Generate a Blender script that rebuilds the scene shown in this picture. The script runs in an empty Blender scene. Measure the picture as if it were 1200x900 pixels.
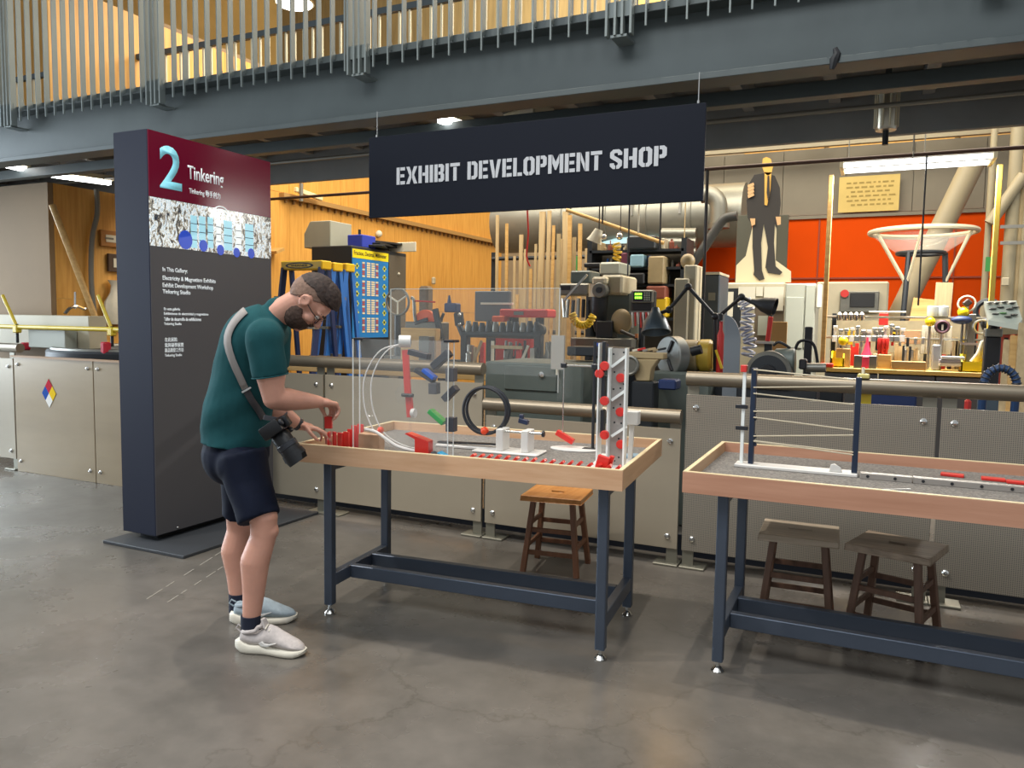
import bpy, bmesh, math, random
from math import sin, cos, tan, radians, pi, hypot, atan2
from mathutils import Vector, Matrix, Euler
from mathutils.bvhtree import BVHTree
random.seed(7)
SC = bpy.context.scene
COL = SC.collection
# ------------------------------------------------------------------ camera
F, YAW, PIT, ROL, CH = 905.0, radians(25.2), radians(4.63), radians(.89), 1.45
_f = Vector((-sin(YAW)*cos(PIT), cos(YAW)*cos(PIT), -sin(PIT)))
_r0 = Vector((cos(YAW), sin(YAW), 0)); _u0 = _r0.cross(_f)
_r = _r0*cos(ROL)+_u0*sin(ROL); _u = -_r0*sin(ROL)+_u0*cos(ROL)
CAMP = Vector((0, 0, CH))
cd = bpy.data.cameras.new('camera'); cam = bpy.data.objects.new('camera', cd); COL.objects.link(cam)
cd.sensor_width = 36; cd.lens = F*36/1200; cd.clip_start = .05; cd.clip_end = 200
cam.matrix_world = Matrix(((_r.x, _u.x, -_f.x, 0), (_r.y, _u.y, -_f.y, 0), (_r.z, _u.z, -_f.z, CH), (0, 0, 0, 1)))
SC.camera = cam
# ------------------------------------------------------------------ world, lamps, exposure
w = bpy.data.worlds.new('world'); SC.world = w; w.use_nodes = True
w.node_tree.nodes['Background'].inputs[0].default_value = (.90, .95, 1, 1)
w.node_tree.nodes['Background'].inputs[1].default_value = .46
vs = SC.view_settings; vs.view_transform = 'Standard'; vs.look = 'None'; vs.gamma = 1; vs.exposure = .30
vs.use_curve_mapping = False
def area(name, loc, sx, sy, power, col=(1, 1, 1), target=None, spread=None):
    l = bpy.data.lights.new(name, 'AREA'); l.shape = 'RECTANGLE'; l.size = sx; l.size_y = sy; l.energy = power; l.color = col
    if spread: l.spread = spread
    o = bpy.data.objects.new(name, l); COL.objects.link(o); o.location = loc
    if target: o.rotation_euler = (Vector(target)-Vector(loc)).to_track_quat('-Z', 'Y').to_euler()
    return o
def spot(name, loc, target, power, col, size=60, blend=.6, rad=.1):
    l = bpy.data.lights.new(name, 'SPOT'); l.energy = power; l.color = col; l.spot_size = radians(size); l.spot_blend = blend; l.shadow_soft_size = rad
    o = bpy.data.objects.new(name, l); COL.objects.link(o); o.location = loc
    o.rotation_euler = (Vector(target)-Vector(loc)).to_track_quat('-Z', 'Y').to_euler()
    return o
# gallery lamps over the visitor aisle
spot('gallery_spot_lamp', (-3.05, 3.75, 6.4), (-1.8, 3.35, 0), 400, (1, .93, .83), 70, .8, .07)
spot('gallery_spot_lamp', (-.75, 3.85, 6.4), (.1, 3.5, 0), 350, (1, .93, .83), 70, .8, .07)
spot('gallery_spot_lamp', (-5.0, .9, 6.0), (-2.0, 2.9, .2), 480, (1, .93, .84), 60, .8, .08)
area('gallery_ceiling_lamp', (-2.0, -.6, 6.6), 6, 2.5, 250, (.93, .97, 1), (-2., 2., 0))
area('gallery_window', (-12.6, 2.6, 2.2), 5.0, 3.6, 380, (.78, .90, 1), (-3.0, 1.6, -.6), radians(130))
# shop lamps high in the hall behind the barrier
area('shop_ceiling_lamp', (-4.5, 8.5, 6.0), 5, 3, 420, (1, .90, .74))
area('shop_ceiling_lamp', (.4, 9.4, 6.0), 5, 3, 280, (1, .90, .74))
area('hall_ceiling_lamp', (-3.0, 13.0, 10.5), 9, 3, 1500, (1, .86, .62), (-3.0, 17.8, 8.0))
# ------------------------------------------------------------------ pixel helpers (photo is 1200 x 900)
def ray(x, y): return _r*(x-600)-_u*(y-450)+_f*F
def PZ(x, y, z=0.): d = ray(x, y); return CAMP+d*((z-CH)/d.z)
def PY(x, y, Y): d = ray(x, y); return CAMP+d*(Y/d.y)
def PX(x, y, X): d = ray(x, y); return CAMP+d*(X/d.x)
# ------------------------------------------------------------------ materials
def lin(h):
    if isinstance(h, str):
        h = h.lstrip('#'); c = [int(h[i:i+2], 16)/255 for i in (0, 2, 4)]
    else: c = list(h)
    return tuple((v/12.92 if v <= .04045 else ((v+.055)/1.055)**2.4) for v in c)+(1,)
MATS = {}
def mat(name, col, rough=.5, metal=0., var=0., scale=6., bump=0., stretch=None, col2=None, emit=0., alpha=1., trans=0., coat=0., ior=None, spec=None):
    if name in MATS: return MATS[name]
    m = bpy.data.materials.new(name); m.use_nodes = True; nt = m.node_tree; N = nt.nodes; L = nt.links
    b = N['Principled BSDF']; c = lin(col)
    b.inputs['Base Color'].default_value = c; b.inputs['Roughness'].default_value = rough; b.inputs['Metallic'].default_value = metal
    b.inputs['Alpha'].default_value = alpha; b.inputs['Transmission Weight'].default_value = trans; b.inputs['Coat Weight'].default_value = coat
    if spec is not None: b.inputs['Specular IOR Level'].default_value = spec
    if ior: b.inputs['IOR'].default_value = ior
    if emit:
        b.inputs['Emission Color'].default_value = c; b.inputs['Emission Strength'].default_value = emit
    if var or bump or col2:
        tc = N.new('ShaderNodeTexCoord'); mp = N.new('ShaderNodeMapping'); L.new(tc.outputs['Object'], mp.inputs[0])
        mp.inputs['Scale'].default_value = stretch or (1, 1, 1)
        ns = N.new('ShaderNodeTexNoise'); ns.inputs['Scale'].default_value = scale; ns.inputs['Detail'].default_value = 5; ns.inputs['Roughness'].default_value = .6
        L.new(mp.outputs[0], ns.inputs['Vector'])
        rp = N.new('ShaderNodeValToRGB'); rp.color_ramp.elements[0].position = .3; rp.color_ramp.elements[1].position = .7
        d = lin(col2) if col2 else tuple(min(1, v*(1+var)) for v in c[:3])+(1,)
        a = c if col2 else tuple(v*(1-var) for v in c[:3])+(1,)
        rp.color_ramp.elements[0].color = a; rp.color_ramp.elements[1].color = d
        L.new(ns.outputs[0], rp.inputs[0]); L.new(rp.outputs[0], b.inputs['Base Color'])
        if bump:
            bp = N.new('ShaderNodeBump'); bp.inputs['Strength'].default_value = bump; bp.inputs['Distance'].default_value = .01
            L.new(ns.outputs[0], bp.inputs['Height']); L.new(bp.outputs[0], b.inputs['Normal'])
    MATS[name] = m; return m
def wood(name, c1, c2, rough=.5, axis='x', fine=28.):
    st = {'x': (.6, 9, 9), 'y': (9, .6, 9), 'z': (9, 9, .6)}[axis]
    return mat(name, c1, rough, col2=c2, scale=fine/9, stretch=st, bump=.08)
def concrete():
    m = bpy.data.materials.new('polished_concrete'); m.use_nodes = True; nt = m.node_tree; N = nt.nodes; L = nt.links; b = N['Principled BSDF']
    tc = N.new('ShaderNodeTexCoord')
    def noise(sc, det): 
        n = N.new('ShaderNodeTexNoise'); n.inputs['Scale'].default_value = sc; n.inputs['Detail'].default_value = det; n.inputs['Roughness'].default_value = .62
        L.new(tc.outputs['Object'], n.inputs['Vector']); return n
    def ramp(n, p0, c0, p1, c1):
        r = N.new('ShaderNodeValToRGB'); e = r.color_ramp.elements; e[0].position = p0; e[1].position = p1; e[0].color = c0; e[1].color = c1
        L.new(n.outputs[0], r.inputs[0]); return r
    r1 = ramp(noise(.55, 6), .35, lin('#5d5953'), .66, lin('#767069')); r2 = ramp(noise(5, 7), .35, (.80, .80, .79, 1), .65, (1.06, 1.05, 1.04, 1))
    vo = N.new('ShaderNodeTexVoronoi'); vo.feature = 'DISTANCE_TO_EDGE'; vo.inputs['Scale'].default_value = .45
    nz = noise(1.6, 6); ad = N.new('ShaderNodeVectorMath'); ad.operation = 'MULTIPLY_ADD'; ad.inputs[1].default_value = (.9, .9, .9)
    L.new(nz.outputs[1], ad.inputs[0]); L.new(tc.outputs['Object'], ad.inputs[2]); L.new(ad.outputs[0], vo.inputs['Vector'])
    cr = ramp(vo, .0, (.80, .80, .78, 1), .006, (1, 1, 1, 1))
    mx = N.new('ShaderNodeMixRGB'); mx.blend_type = 'MULTIPLY'; mx.inputs[0].default_value = 1; L.new(r1.outputs[0], mx.inputs[1]); L.new(r2.outputs[0], mx.inputs[2])
    m2 = N.new('ShaderNodeMixRGB'); m2.blend_type = 'MULTIPLY'; m2.inputs[0].default_value = 1; L.new(mx.outputs[0], m2.inputs[1]); L.new(cr.outputs[0], m2.inputs[2])
    L.new(m2.outputs[0], b.inputs['Base Color'])
    rr = ramp(noise(1.3, 5), .3, (.22, .22, .22, 1), .7, (.36, .36, .36, 1)); L.new(rr.outputs[0], b.inputs['Roughness'])
    b.inputs['Specular IOR Level'].default_value = .6
    bp = N.new('ShaderNodeBump'); bp.inputs['Strength'].default_value = .04; bp.inputs['Distance'].default_value = .01
    L.new(noise(9, 5).outputs[0], bp.inputs['Height']); L.new(bp.outputs[0], b.inputs['Normal'])
    return m
def perforated(name, c, hole, scale=110., alpha=False):
    m = bpy.data.materials.new(name); m.use_nodes = True; nt = m.node_tree; N = nt.nodes; L = nt.links; b = N['Principled BSDF']
    tc = N.new('ShaderNodeTexCoord'); sp = N.new('ShaderNodeSeparateXYZ'); L.new(tc.outputs['Object'], sp.inputs[0])
    def mth(op, a, bb=None, v=None):
        n = N.new('ShaderNodeMath'); n.operation = op
        if hasattr(a, 'links'): L.new(a, n.inputs[0])
        else: n.inputs[0].default_value = a
        if bb is not None:
            if hasattr(bb, 'links'): L.new(bb, n.inputs[1])
            else: n.inputs[1].default_value = bb
        return n.outputs[0]
    def wv(o): return mth('ABSOLUTE', mth('SUBTRACT', mth('FRACT', mth('MULTIPLY', o, scale)), .5))
    d = mth('SQRT', mth('ADD', mth('POWER', wv(sp.outputs[0]), 2.), mth('POWER', wv(sp.outputs[2]), 2.)))
    fac = mth('LESS_THAN', d, .3)
    ns = N.new('ShaderNodeTexNoise'); ns.inputs['Scale'].default_value = 2.2; ns.inputs['Detail'].default_value = 3; L.new(tc.outputs['Object'], ns.inputs['Vector'])
    rp = N.new('ShaderNodeValToRGB'); rp.color_ramp.elements[0].color = tuple(v*.88 for v in lin(c)[:3])+(1,); rp.color_ramp.elements[1].color = lin(c)
    L.new(ns.outputs[0], rp.inputs[0])
    mx = N.new('ShaderNodeMixRGB'); L.new(fac, mx.inputs[0]); L.new(rp.outputs[0], mx.inputs[1]); mx.inputs[2].default_value = lin(hole)
    L.new(mx.outputs[0], b.inputs['Base Color']); b.inputs['Metallic'].default_value = .35; b.inputs['Roughness'].default_value = .42
    return m
def picture_mat():
    # the lit photograph on the kiosk: pale spires and lattice against brown, drawn procedurally
    m = bpy.data.materials.new('kiosk_picture'); m.use_nodes = True; nt = m.node_tree; N = nt.nodes; L = nt.links; b = N['Principled BSDF']
    tc = N.new('ShaderNodeTexCoord'); mp = N.new('ShaderNodeMapping'); L.new(tc.outputs['Object'], mp.inputs[0]); mp.inputs['Scale'].default_value = (1, 5, 2.4)
    n1 = N.new('ShaderNodeTexNoise'); n1.inputs['Scale'].default_value = 5.5; n1.inputs['Detail'].default_value = 8; n1.inputs['Roughness'].default_value = .75; n1.inputs['Distortion'].default_value = 1.2
    L.new(mp.outputs[0], n1.inputs['Vector'])
    r = N.new('ShaderNodeValToRGB'); r.color_ramp.interpolation = 'CONSTANT'; e = r.color_ramp.elements
    e[0].position = 0; e[0].color = lin('#31373f'); e[1].position = .42; e[1].color = lin('#6d675c')
    for p, c in ((.47, '#b3ad9c'), (.51, '#e3ecf0'), (.56, '#8fa0aa'), (.60, '#d5dde0'), (.65, '#5f7d98')):
        q = e.new(p); q.color = lin(c)
    L.new(n1.outputs[0], r.inputs[0])
    L.new(r.outputs[0], b.inputs['Base Color']); L.new(r.outputs[0], b.inputs['Emission Color']); b.inputs['Emission Strength'].default_value = .55; b.inputs['Roughness'].default_value = .15
    return m
# ------------------------------------------------------------------ mesh builder
class B:
    def __init__(s, M=None): s.bm = bmesh.new(); s.M = M
    def _add(s, verts, faces, M=None):
        vs_ = [s.bm.verts.new((M @ Vector(v)) if M is not None else Vector(v)) for v in verts]
        for f in faces:
            try: s.bm.faces.new([vs_[i] for i in f])
            except ValueError: pass
        return s
    def bx(s, x0, x1, y0, y1, z0, z1, M=None):
        v = [(x, y, z) for z in (z0, z1) for y in (y0, y1) for x in (x0, x1)]
        return s._add(v, [(0, 2, 3, 1), (4, 5, 7, 6), (0, 1, 5, 4), (2, 6, 7, 3), (0, 4, 6, 2), (1, 3, 7, 5)], M)
    def box(s, c, d, rot=(0, 0, 0)):
        M = Matrix.Translation(Vector(c)) @ Euler(rot).to_matrix().to_4x4()
        return s.bx(-d[0]/2, d[0]/2, -d[1]/2, d[1]/2, -d[2]/2, d[2]/2, M)
    def bar(s, a, b, wd, th, up=(0, 0, 1)):     # a box from a to b, wd across, th along up
        a = Vector(a); b = Vector(b); z = (b-a); l = z.length; z.normalize(); x = Vector(up).cross(z)
        if x.length < 1e-4: x = Vector((1, 0, 0)).cross(z)
        x.normalize(); y = z.cross(x)
        M = Matrix(((x.x, y.x, z.x, a.x), (x.y, y.y, z.y, a.y), (x.z, y.z, z.z, a.z), (0, 0, 0, 1)))
        return s.bx(-wd/2, wd/2, -th/2, th/2, 0, l, M)
    def cyl(s, a, b, r0, r1=None, n=16):
        return s.tube([a, b], [r0, r0 if r1 is None else r1], n)
    def tube(s, pts, r, n=8, closed=False, cap=True):
        P = [Vector(p) for p in pts]; k = len(P); R = r if isinstance(r, (list, tuple)) else [r]*k
        rings = []; px_ = None
        for i, p in enumerate(P):
            if closed: t = P[(i+1) % k]-P[i-1]
            else: t = P[min(i+1, k-1)]-P[max(i-1, 0)]
            t.normalize()
            if px_ is None:
                x = t.cross(Vector((0, 0, 1))); x = x if x.length > .05 else t.cross(Vector((1, 0, 0)))
            else: x = px_-t*px_.dot(t)
            x.normalize(); y = t.cross(x); px_ = x
            rings.append([s.bm.verts.new(p+(x*cos(2*pi*j/n)+y*sin(2*pi*j/n))*R[i]) for j in range(n)])
        m = k if closed else k-1
        for i in range(m):
            a, b = rings[i], rings[(i+1) % k]
            for j in range(n): s.bm.faces.new((a[j], a[(j+1) % n], b[(j+1) % n], b[j]))
        if not closed and cap:
            s.bm.faces.new(rings[0][::-1]); s.bm.faces.new(rings[-1])
        return s
    def lathe(s, prof, n=24, M=None, caps=True):
        M = M if M is not None else Matrix(); R = []
        for r_, z in prof: R.append([s.bm.verts.new(M @ Vector((r_*cos(2*pi*j/n), r_*sin(2*pi*j/n), z))) for j in range(n)])
        for a, b in zip(R, R[1:]):
            for j in range(n): s.bm.faces.new((a[j], a[(j+1) % n], b[(j+1) % n], b[j]))
        if caps: s.bm.faces.new(R[0][::-1]); s.bm.faces.new(R[-1])
        return s
    def sph(s, c, r, n=16, m=10, M=None):
        r = r if isinstance(r, (list, tuple)) else (r, r, r)
        T = Matrix.Translation(Vector(c)) @ (M.to_4x4() if M is not None else Matrix()) @ Matrix.Diagonal((*r, 1))
        return s.lathe([(max(1e-3, sin(pi*i/m)), -cos(pi*i/m)) for i in range(m+1)], n, T)
    def prism(s, poly, z0, z1, M=None):       # polygon in local xy, extruded along local z
        k = len(poly); v = [(x, y, z0) for x, y in poly]+[(x, y, z1) for x, y in poly]
        f = [tuple(range(k))[::-1], tuple(range(k, 2*k))]+[(i, (i+1) % k, k+(i+1) % k, k+i) for i in range(k)]
        return s._add(v, f, M)
    def loft(s, rings, cap=True, closed=False):
        R = [[s.bm.verts.new(Vector(p)) for p in ring] for ring in rings]; n = len(R[0])
        for a, b in zip(R, R[1:]):
            for j in range(n if not closed else n): s.bm.faces.new((a[j], a[(j+1) % n], b[(j+1) % n], b[j]))
        if cap: s.bm.faces.new(R[0][::-1]); s.bm.faces.new(R[-1])
        return s
    def torus(s, c, R, r, M=None, n=32, k=8, a0=0, a1=2*pi):
        full = abs(a1-a0-2*pi) < 1e-4; q = n if full else n+1
        pts = [Vector((R*cos(a0+(a1-a0)*i/n), R*sin(a0+(a1-a0)*i/n), 0)) for i in range(q)]
        T = Matrix.Translation(Vector(c)) @ (M.to_4x4() if M is not None else Matrix())
        return s.tube([T @ p for p in pts], r, k, closed=full)
    def done(s, name, material, parent=None, bev=0., smooth=35, seg=1, kind=None):
        bm = s.bm
        if bev:
            bm.normal_update()
            ed = [e for e in bm.edges if len(e.link_faces) == 2 and e.calc_face_angle(0) > .6]
            bmesh.ops.bevel(bm, geom=ed, offset=bev, segments=seg, affect='EDGES', profile=.5, clamp_overlap=True)
        bmesh.ops.recalc_face_normals(bm, faces=bm.faces[:])
        if s.M is not None: bmesh.ops.transform(bm, matrix=s.M, verts=bm.verts[:])
        lo = Vector((min(v.co[i] for v in bm.verts) for i in range(3))); hi = Vector((max(v.co[i] for v in bm.verts) for i in range(3)))
        c = Vector(((lo.x+hi.x)/2, (lo.y+hi.y)/2, lo.z))
        bmesh.ops.translate(bm, verts=bm.verts[:], vec=-c)
        me = bpy.data.meshes.new(name); bm.to_mesh(me); bm.free()
        return link(name, me, material, parent, c, smooth, kind)
WM = {}
def link(name, me, material, parent, c, smooth=35, kind=None):
    o = bpy.data.objects.new(name, me); COL.objects.link(o); o.location = c
    if material: me.materials.append(material)
    if smooth:
        for p in me.polygons: p.use_smooth = True
        me.set_sharp_from_angle(angle=radians(smooth))
    M = Matrix.Translation(c)
    if parent is not None:
        o.parent = parent; o.matrix_parent_inverse = WM[parent.name].inverted()
    WM[o.name] = M
    if kind: o['kind'] = kind
    return o
def thing(name, label, cat, loc=(0, 0, 0), rz=0., group=None):
    o = bpy.data.objects.new(name, None); COL.objects.link(o); o.location = loc; o.rotation_euler = (0, 0, rz); o.empty_display_size = .1
    WM[o.name] = Matrix.Translation(Vector(loc)) @ Matrix.Rotation(rz, 4, 'Z')
    return tag(o, label, cat, group)
def setloc(o, loc): o.location = loc; WM[o.name] = Matrix.Translation(Vector(loc)); return o
ORD = 'first second third fourth fifth sixth seventh eighth ninth tenth eleventh twelfth thirteenth fourteenth fifteenth sixteenth seventeenth eighteenth nineteenth twentieth twenty-first twenty-second'.split()
def tag(o, label, cat, group=None):
    o['label'] = label; o['category'] = cat
    if group: o['group'] = group
    return o
def struct(o): o['kind'] = 'structure'; return o
def dup(root, loc, rz, label=None, group=None):
    r = root.copy(); COL.objects.link(r); r.location = loc; r.rotation_euler = (0, 0, rz)
    if label: r['label'] = label
    if group: r['group'] = group
    WM[r.name] = Matrix.Translation(Vector(loc)) @ Matrix.Rotation(rz, 4, 'Z')
    for ch in list(root.children):
        c = ch.copy(); COL.objects.link(c); c.parent = r; c.matrix_parent_inverse = ch.matrix_parent_inverse.copy()
        for g in list(ch.children):
            d = g.copy(); COL.objects.link(d); d.parent = c; d.matrix_parent_inverse = g.matrix_parent_inverse.copy()
    return r
def again(o, d):         # one more copy of a part, moved by d
    c = o.copy(); COL.objects.link(c)
    if o.parent: c.parent = o.parent; c.matrix_parent_inverse = o.matrix_parent_inverse.copy()
    c.location = o.location+Vector(d); return c
def frame(o, xd, up):      # matrix whose x is xd, y is up, z the normal
    x = Vector(xd).normalized(); z = x.cross(Vector(up)).normalized(); y = z.cross(x)
    return Matrix(((x.x, y.x, z.x, o[0]), (x.y, y.y, z.y, o[1]), (x.z, y.z, z.z, o[2]), (0, 0, 0, 1)))
def glyphs(s, bold=0.):
    cu = bpy.data.curves.new('t', 'FONT'); cu.body = s; cu.size = 1; cu.offset = bold; cu.resolution_u = 4
    o = bpy.data.objects.new('t', cu); COL.objects.link(o)
    dg = bpy.context.evaluated_depsgraph_get(); dg.update(); me = bpy.data.meshes.new_from_object(o.evaluated_get(dg))
    bpy.data.objects.remove(o); bpy.data.curves.remove(cu); return me
def text(name, s, M, width, height, material, parent, bold=.0, depth=.002):
    me = glyphs(s, bold)
    xs = [v.co.x for v in me.vertices]; ys = [v.co.y for v in me.vertices]; x0, y0 = min(xs), min(ys); w_ = max(xs)-x0; h_ = max(ys)-y0
    sx = width/w_; sy = (height/h_) if height else sx
    bm = bmesh.new(); bm.from_mesh(me); bpy.data.meshes.remove(me)
    for v in bm.verts: v.co = Vector(((v.co.x-x0)*sx, (v.co.y-y0)*sy, 0))
    r = bmesh.ops.extrude_face_region(bm, geom=bm.faces[:]); 
    for v in [g for g in r['geom'] if isinstance(g, bmesh.types.BMVert)]: v.co.z += depth
    for v in bm.verts: v.co = M @ v.co
    b = B(); b.bm.free(); b.bm = bm
    return b.done(name, material, parent, smooth=0)
# ================================================================== the setting
RY = 4.53
m_ply = wood('plywood_sheet', '#c98f3e', '#e0ab56', .5, 'z', 30)
m_steel = mat('painted_beam_steel', '#4b5353', .5, .15, var=.10, scale=2.5)
m_steeldk = mat('dark_soffit_paint', '#7a7b79', .6, var=.12, scale=2)
m_grey = mat('grey_canvas_wall', '#8a7355', .75, var=.06, scale=1.5)
m_orange = mat('orange_painted_wall', '#cf4700', .85, spec=.15, var=.05, scale=1.2)
m_corr = mat('grey_metal_cladding', '#7a7465', .6, .2, var=.06, scale=2)
m_tan = mat('tan_hall_wall', '#c9a869', .8, var=.12, scale=1.2)
m_black = mat('black_matt', '#131519', .5)
m_chrome = mat('bright_chrome', '#d8d8d4', .18, 1.)
m_bar = mat('zinc_bar', '#767e7c', .5, .2, var=.08, scale=3)
m_pale = mat('pale_baluster_paint', '#cdc3a4', .5)
m_tube = mat('lit_tube', '#ffffff', .4, emit=9.)
m_glow = mat('lit_hall_lamp', '#fff6e6', .4, emit=8.)
fl = struct(B().bx(-16, 9, -7, 19, -.1, 0).done('floor', concrete(), smooth=0))
m_seam = mat('filled_floor_seam', '#8f8a80', .45)
for a, b_, n in (((172, 702), (268, 641), 5), ((196, 706), (280, 652), 6)):
    A_ = PZ(*a); E_ = PZ(*b_)
    for i in range(n):
        t0 = i/n; t1 = t0+(.8, .45, .6)[i % 3]/n
        B().bar(A_.lerp(E_, t0)+Vector((0, 0, .0005)), A_.lerp(E_, t1)+Vector((0, 0, .0005)), .008, .001).done('floor_seam', m_seam, fl, smooth=0)
# plywood wall of the shop, sheet by sheet
wl = struct(B().bx(-8.14, -8.02, 6.70, 16.4, 0, 5.0).done('wall_left', m_grey, smooth=0))
for i in range(9):
    for j, (z0, z1) in enumerate(((.0, 1.62), (1.625, 3.28), (3.285, 4.94)) if i else ((.0, 1.62), (1.625, 2.84), (3.40, 4.94))):
        y0 = 5.46+i*1.22; d = random.uniform(0, .006)
        B().bx(-8.018, -7.994+d, y0, y0+1.213, z0, z1).done('plywood_sheet', m_ply, wl, smooth=0)
tr = struct(B().bx(-7.99, -7.90, 8.9, 16.3, 3.20, 3.27).done('trim_1', mat('ledge_wood', '#a9844e', .6), smooth=0))
for i in range(44): B().bx(-7.99, -7.955, 9.0+i*.165, 9.03+i*.165, 3.14, 3.20).done('peg', mat('peg_wood', '#8a6a3e', .6), tr, smooth=0)
struct(B().bx(-16, -8.0, 5.40, 5.46, 0, 2.84).done('wall_grey_front', m_grey, smooth=0))
struct(B().bx(-8.0, -2.6, 16.3, 16.4, 0, 6.2).done('wall_back', mat('back_wall_taupe', '#8b7f6b', .7, var=.15, scale=2), smooth=0))
wo = struct(B().bx(-3.0, 7.5, 13.0, 13.1, 0, 3.12).done('wall_right', m_orange, smooth=0))
mcl = mat('wall_rail_red', '#8e3a1a', .5)
B().bx(-3, 7.5, 12.975, 13.0, 2.18, 2.205).done('wall_conduit', mcl, wo, smooth=0)
B().bx(-3, 7.5, 12.96, 13.0, 3.11, 3.16).done('capping', m_corr, wo, smooth=0)
for x in (-.9, .95, 2.4): B().bx(x, x+.02, 12.985, 13.0, .3, 3.1).done('panel_joint', mcl, wo, smooth=0)
wu = struct(B().bx(-3.3, 7.5, 13.1, 13.2, 3.12, 4.2).done('wall_upper', m_corr, smooth=0))
for i in range(7): B().bx(-3.3+i*.92, -2.39+i*.92, 13.07, 13.1, 3.18, 4.18).done('cladding_sheet', m_corr, wu, smooth=0)
struct(B().bx(-16, 8, 18.2, 18.3, 0, 14).done('wall_hall', m_tan, smooth=0))
struct(B().bx(-16.1, -16, 5.5, 18.3, 0, 13.8).done('wall_far_left', m_tan, smooth=0))
struct(B().bx(-16, 8, 4.9, 18.3, 13.8, 13.9).done('ceiling', mat('hall_ceiling', '#8b7a5a', .8, var=.1, scale=1), smooth=0))
tt = thing('roof_truss', 'pale steel lattice truss above the grey cladding at the far right', 'truss', (1.5, 12.6, 4.1))
m_cream = mat('cream_steel', '#9f957a', .5)
B().bx(-3.4, 6, 12.55, 12.65, 4.12, 4.2).done('bottom_chord', m_cream, tt); B().bx(-3.4, 6, 12.55, 12.65, 4.62, 4.7).done('top_chord', m_cream, tt)
for i in range(9):
    x = -3.2+i*1.0
    B().bar((x, 12.6, 4.2), (x, 12.6, 4.62), .07, .05).done('upright', m_cream, tt)
    B().bar((x+.05, 12.6, 4.2), (x+.6, 12.6, 4.62), .06, .05).done('diagonal', m_cream, tt)
# upper hall seen between the railing bars
for q, (x0, x1, hexc) in enumerate(((-16, -5.6, '#8c7a55'), (-5.5, -3.4, '#caa25c'), (-3.3, -1.2, '#b98f4a'), (-1.1, 1.2, '#c79d55'), (1.3, 4, '#b08a4c'))):
    struct(B().bx(x0, x1, 17.9-q*.05, 18.15, 4.3, 13.6).done('wall_panel_%d' % (q+1), mat('hall_panel%d' % q, hexc, .7, var=.18, scale=2.4, stretch=(6, 6, .4)), smooth=0))
p = PY(345, 4, 11.)
hl = thing('hall_pendant_lamp', 'round white glowing lamp seen through the upper railing bars', 'lamp', p)
B().lathe([(.05, .30), (.12, .22), (.33, .04), (.34, 0), (.30, 0)], 24, Matrix.Translation(p)).done('lamp_shade', m_pale, hl)
B().lathe([(.30, -.02), (.31, 0), (.28, .02)], 24, Matrix.Translation(p)).done('diffuser', m_glow, hl)
B().cyl(p+Vector((0, 0, .3)), (p.x, p.y, 13.8), .01, n=6).done('cord', m_black, hl)
# ------------------------------------------------------------------ mezzanine walkway
X0, X1 = -12.5, 3.2
mz = thing('mezzanine_walkway', 'grey steel mezzanine walkway crossing over the shop entrance', 'walkway', (-4, 5.4, 2.86))
mb = B().bx(X0, X1, 4.72, 4.75, 2.90, 3.32).bx(X0, X1, 4.62, 4.82, 2.865, 2.903)
mb.done('front_beam', m_steel, mz, bev=.003)
B().bx(X0, X1, 4.60, 4.72, 3.285, 3.335).done('deck_edge_channel', m_steel, mz, bev=.003)
B().bx(X0, X1, 4.76, 6.62, 3.30, 3.35).done('deck_plate', m_steeldk, mz)
B().bx(X0, X1, 6.48, 6.54, 2.87, 3.07).bx(X0, X1, 6.40, 6.62, 3.07, 3.30).done('rear_beam', m_steeldk, mz, bev=.003)
B().bx(X0, X1, 5.20, 5.30, 2.86, 2.95).done('middle_beam', m_steel, mz, bev=.004)
x = X0+.35
while x < X1:
    B().bx(x-.04, x+.04, 4.75, 6.48, 3.12, 3.30).done('cross_joist', m_steeldk, mz)
    B().bar((x, 4.80, 2.92), (x+.32, 5.22, 3.10), .05, .035).done('knee_brace', m_steel, mz)
    x += .62
m_cond = mat('grey_conduit', '#7d7b72', .5, .4)
for y, z in ((5.7, 3.03), (6.05, 2.98)):
    B().cyl((X0, y, z), (X1, y, z), .018, n=8).done('service_conduit', m_cond, mz)
# railing: each flat bar bends onto the deck edge
rl = thing('mezzanine_railing', 'upper railing of upright grey flat bars along the mezzanine edge', 'railing', (-4, 4.57, 3.19))
def flatbar(x, w=.010, y0=4.548, z1=4.42):
    poly = [(y0+.002, 3.19), (y0+.016, 3.19), (y0+.018, 3.285), (y0+.052, 3.30), (y0+.052, 3.335), (y0+.045, 3.36), (y0+.045, z1), (y0, z1), (y0, 3.335)]
    M = Matrix(((0, 0, 1, x-w/2), (1, 0, 0, 0), (0, 1, 0, 0), (0, 0, 0, 1)))
    return B().prism(poly, 0, w, M)
posts = [-7.29-1.96*2, -7.29-1.96, -7.29, -5.39, -3.38, -1.48, .45, 2.4]
proto = None; x = X0+.1
while x < 1.6:
    if min(abs(x-q) for q in posts) > .10:
        if proto is None: proto = flatbar(x).done('bar', m_bar, rl); px0 = x
        else:
            again(proto, (x-px0, 0, 0))
    x += .1205
for q in posts:
    po = B()
    for dx in (-.075, -.022, .022, .075): po.prism([(4.545, 3.16), (4.60, 3.16), (4.60, 4.42), (4.545, 4.42)], 0, .014, Matrix(((0, 0, 1, q+dx-.007), (1, 0, 0, 0), (0, 1, 0, 0), (0, 0, 0, 1))))
    po.bx(q-.085, q+.085, 4.57, 4.59, 3.27, 3.36).bx(q-.05, q+.05, 4.56, 4.73, 3.15, 3.165)
    po.done('post', m_bar, rl)
B().bx(X0, 2.4, 4.545, 4.60, 4.42, 4.45).done('top_rail', m_bar, rl)
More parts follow.
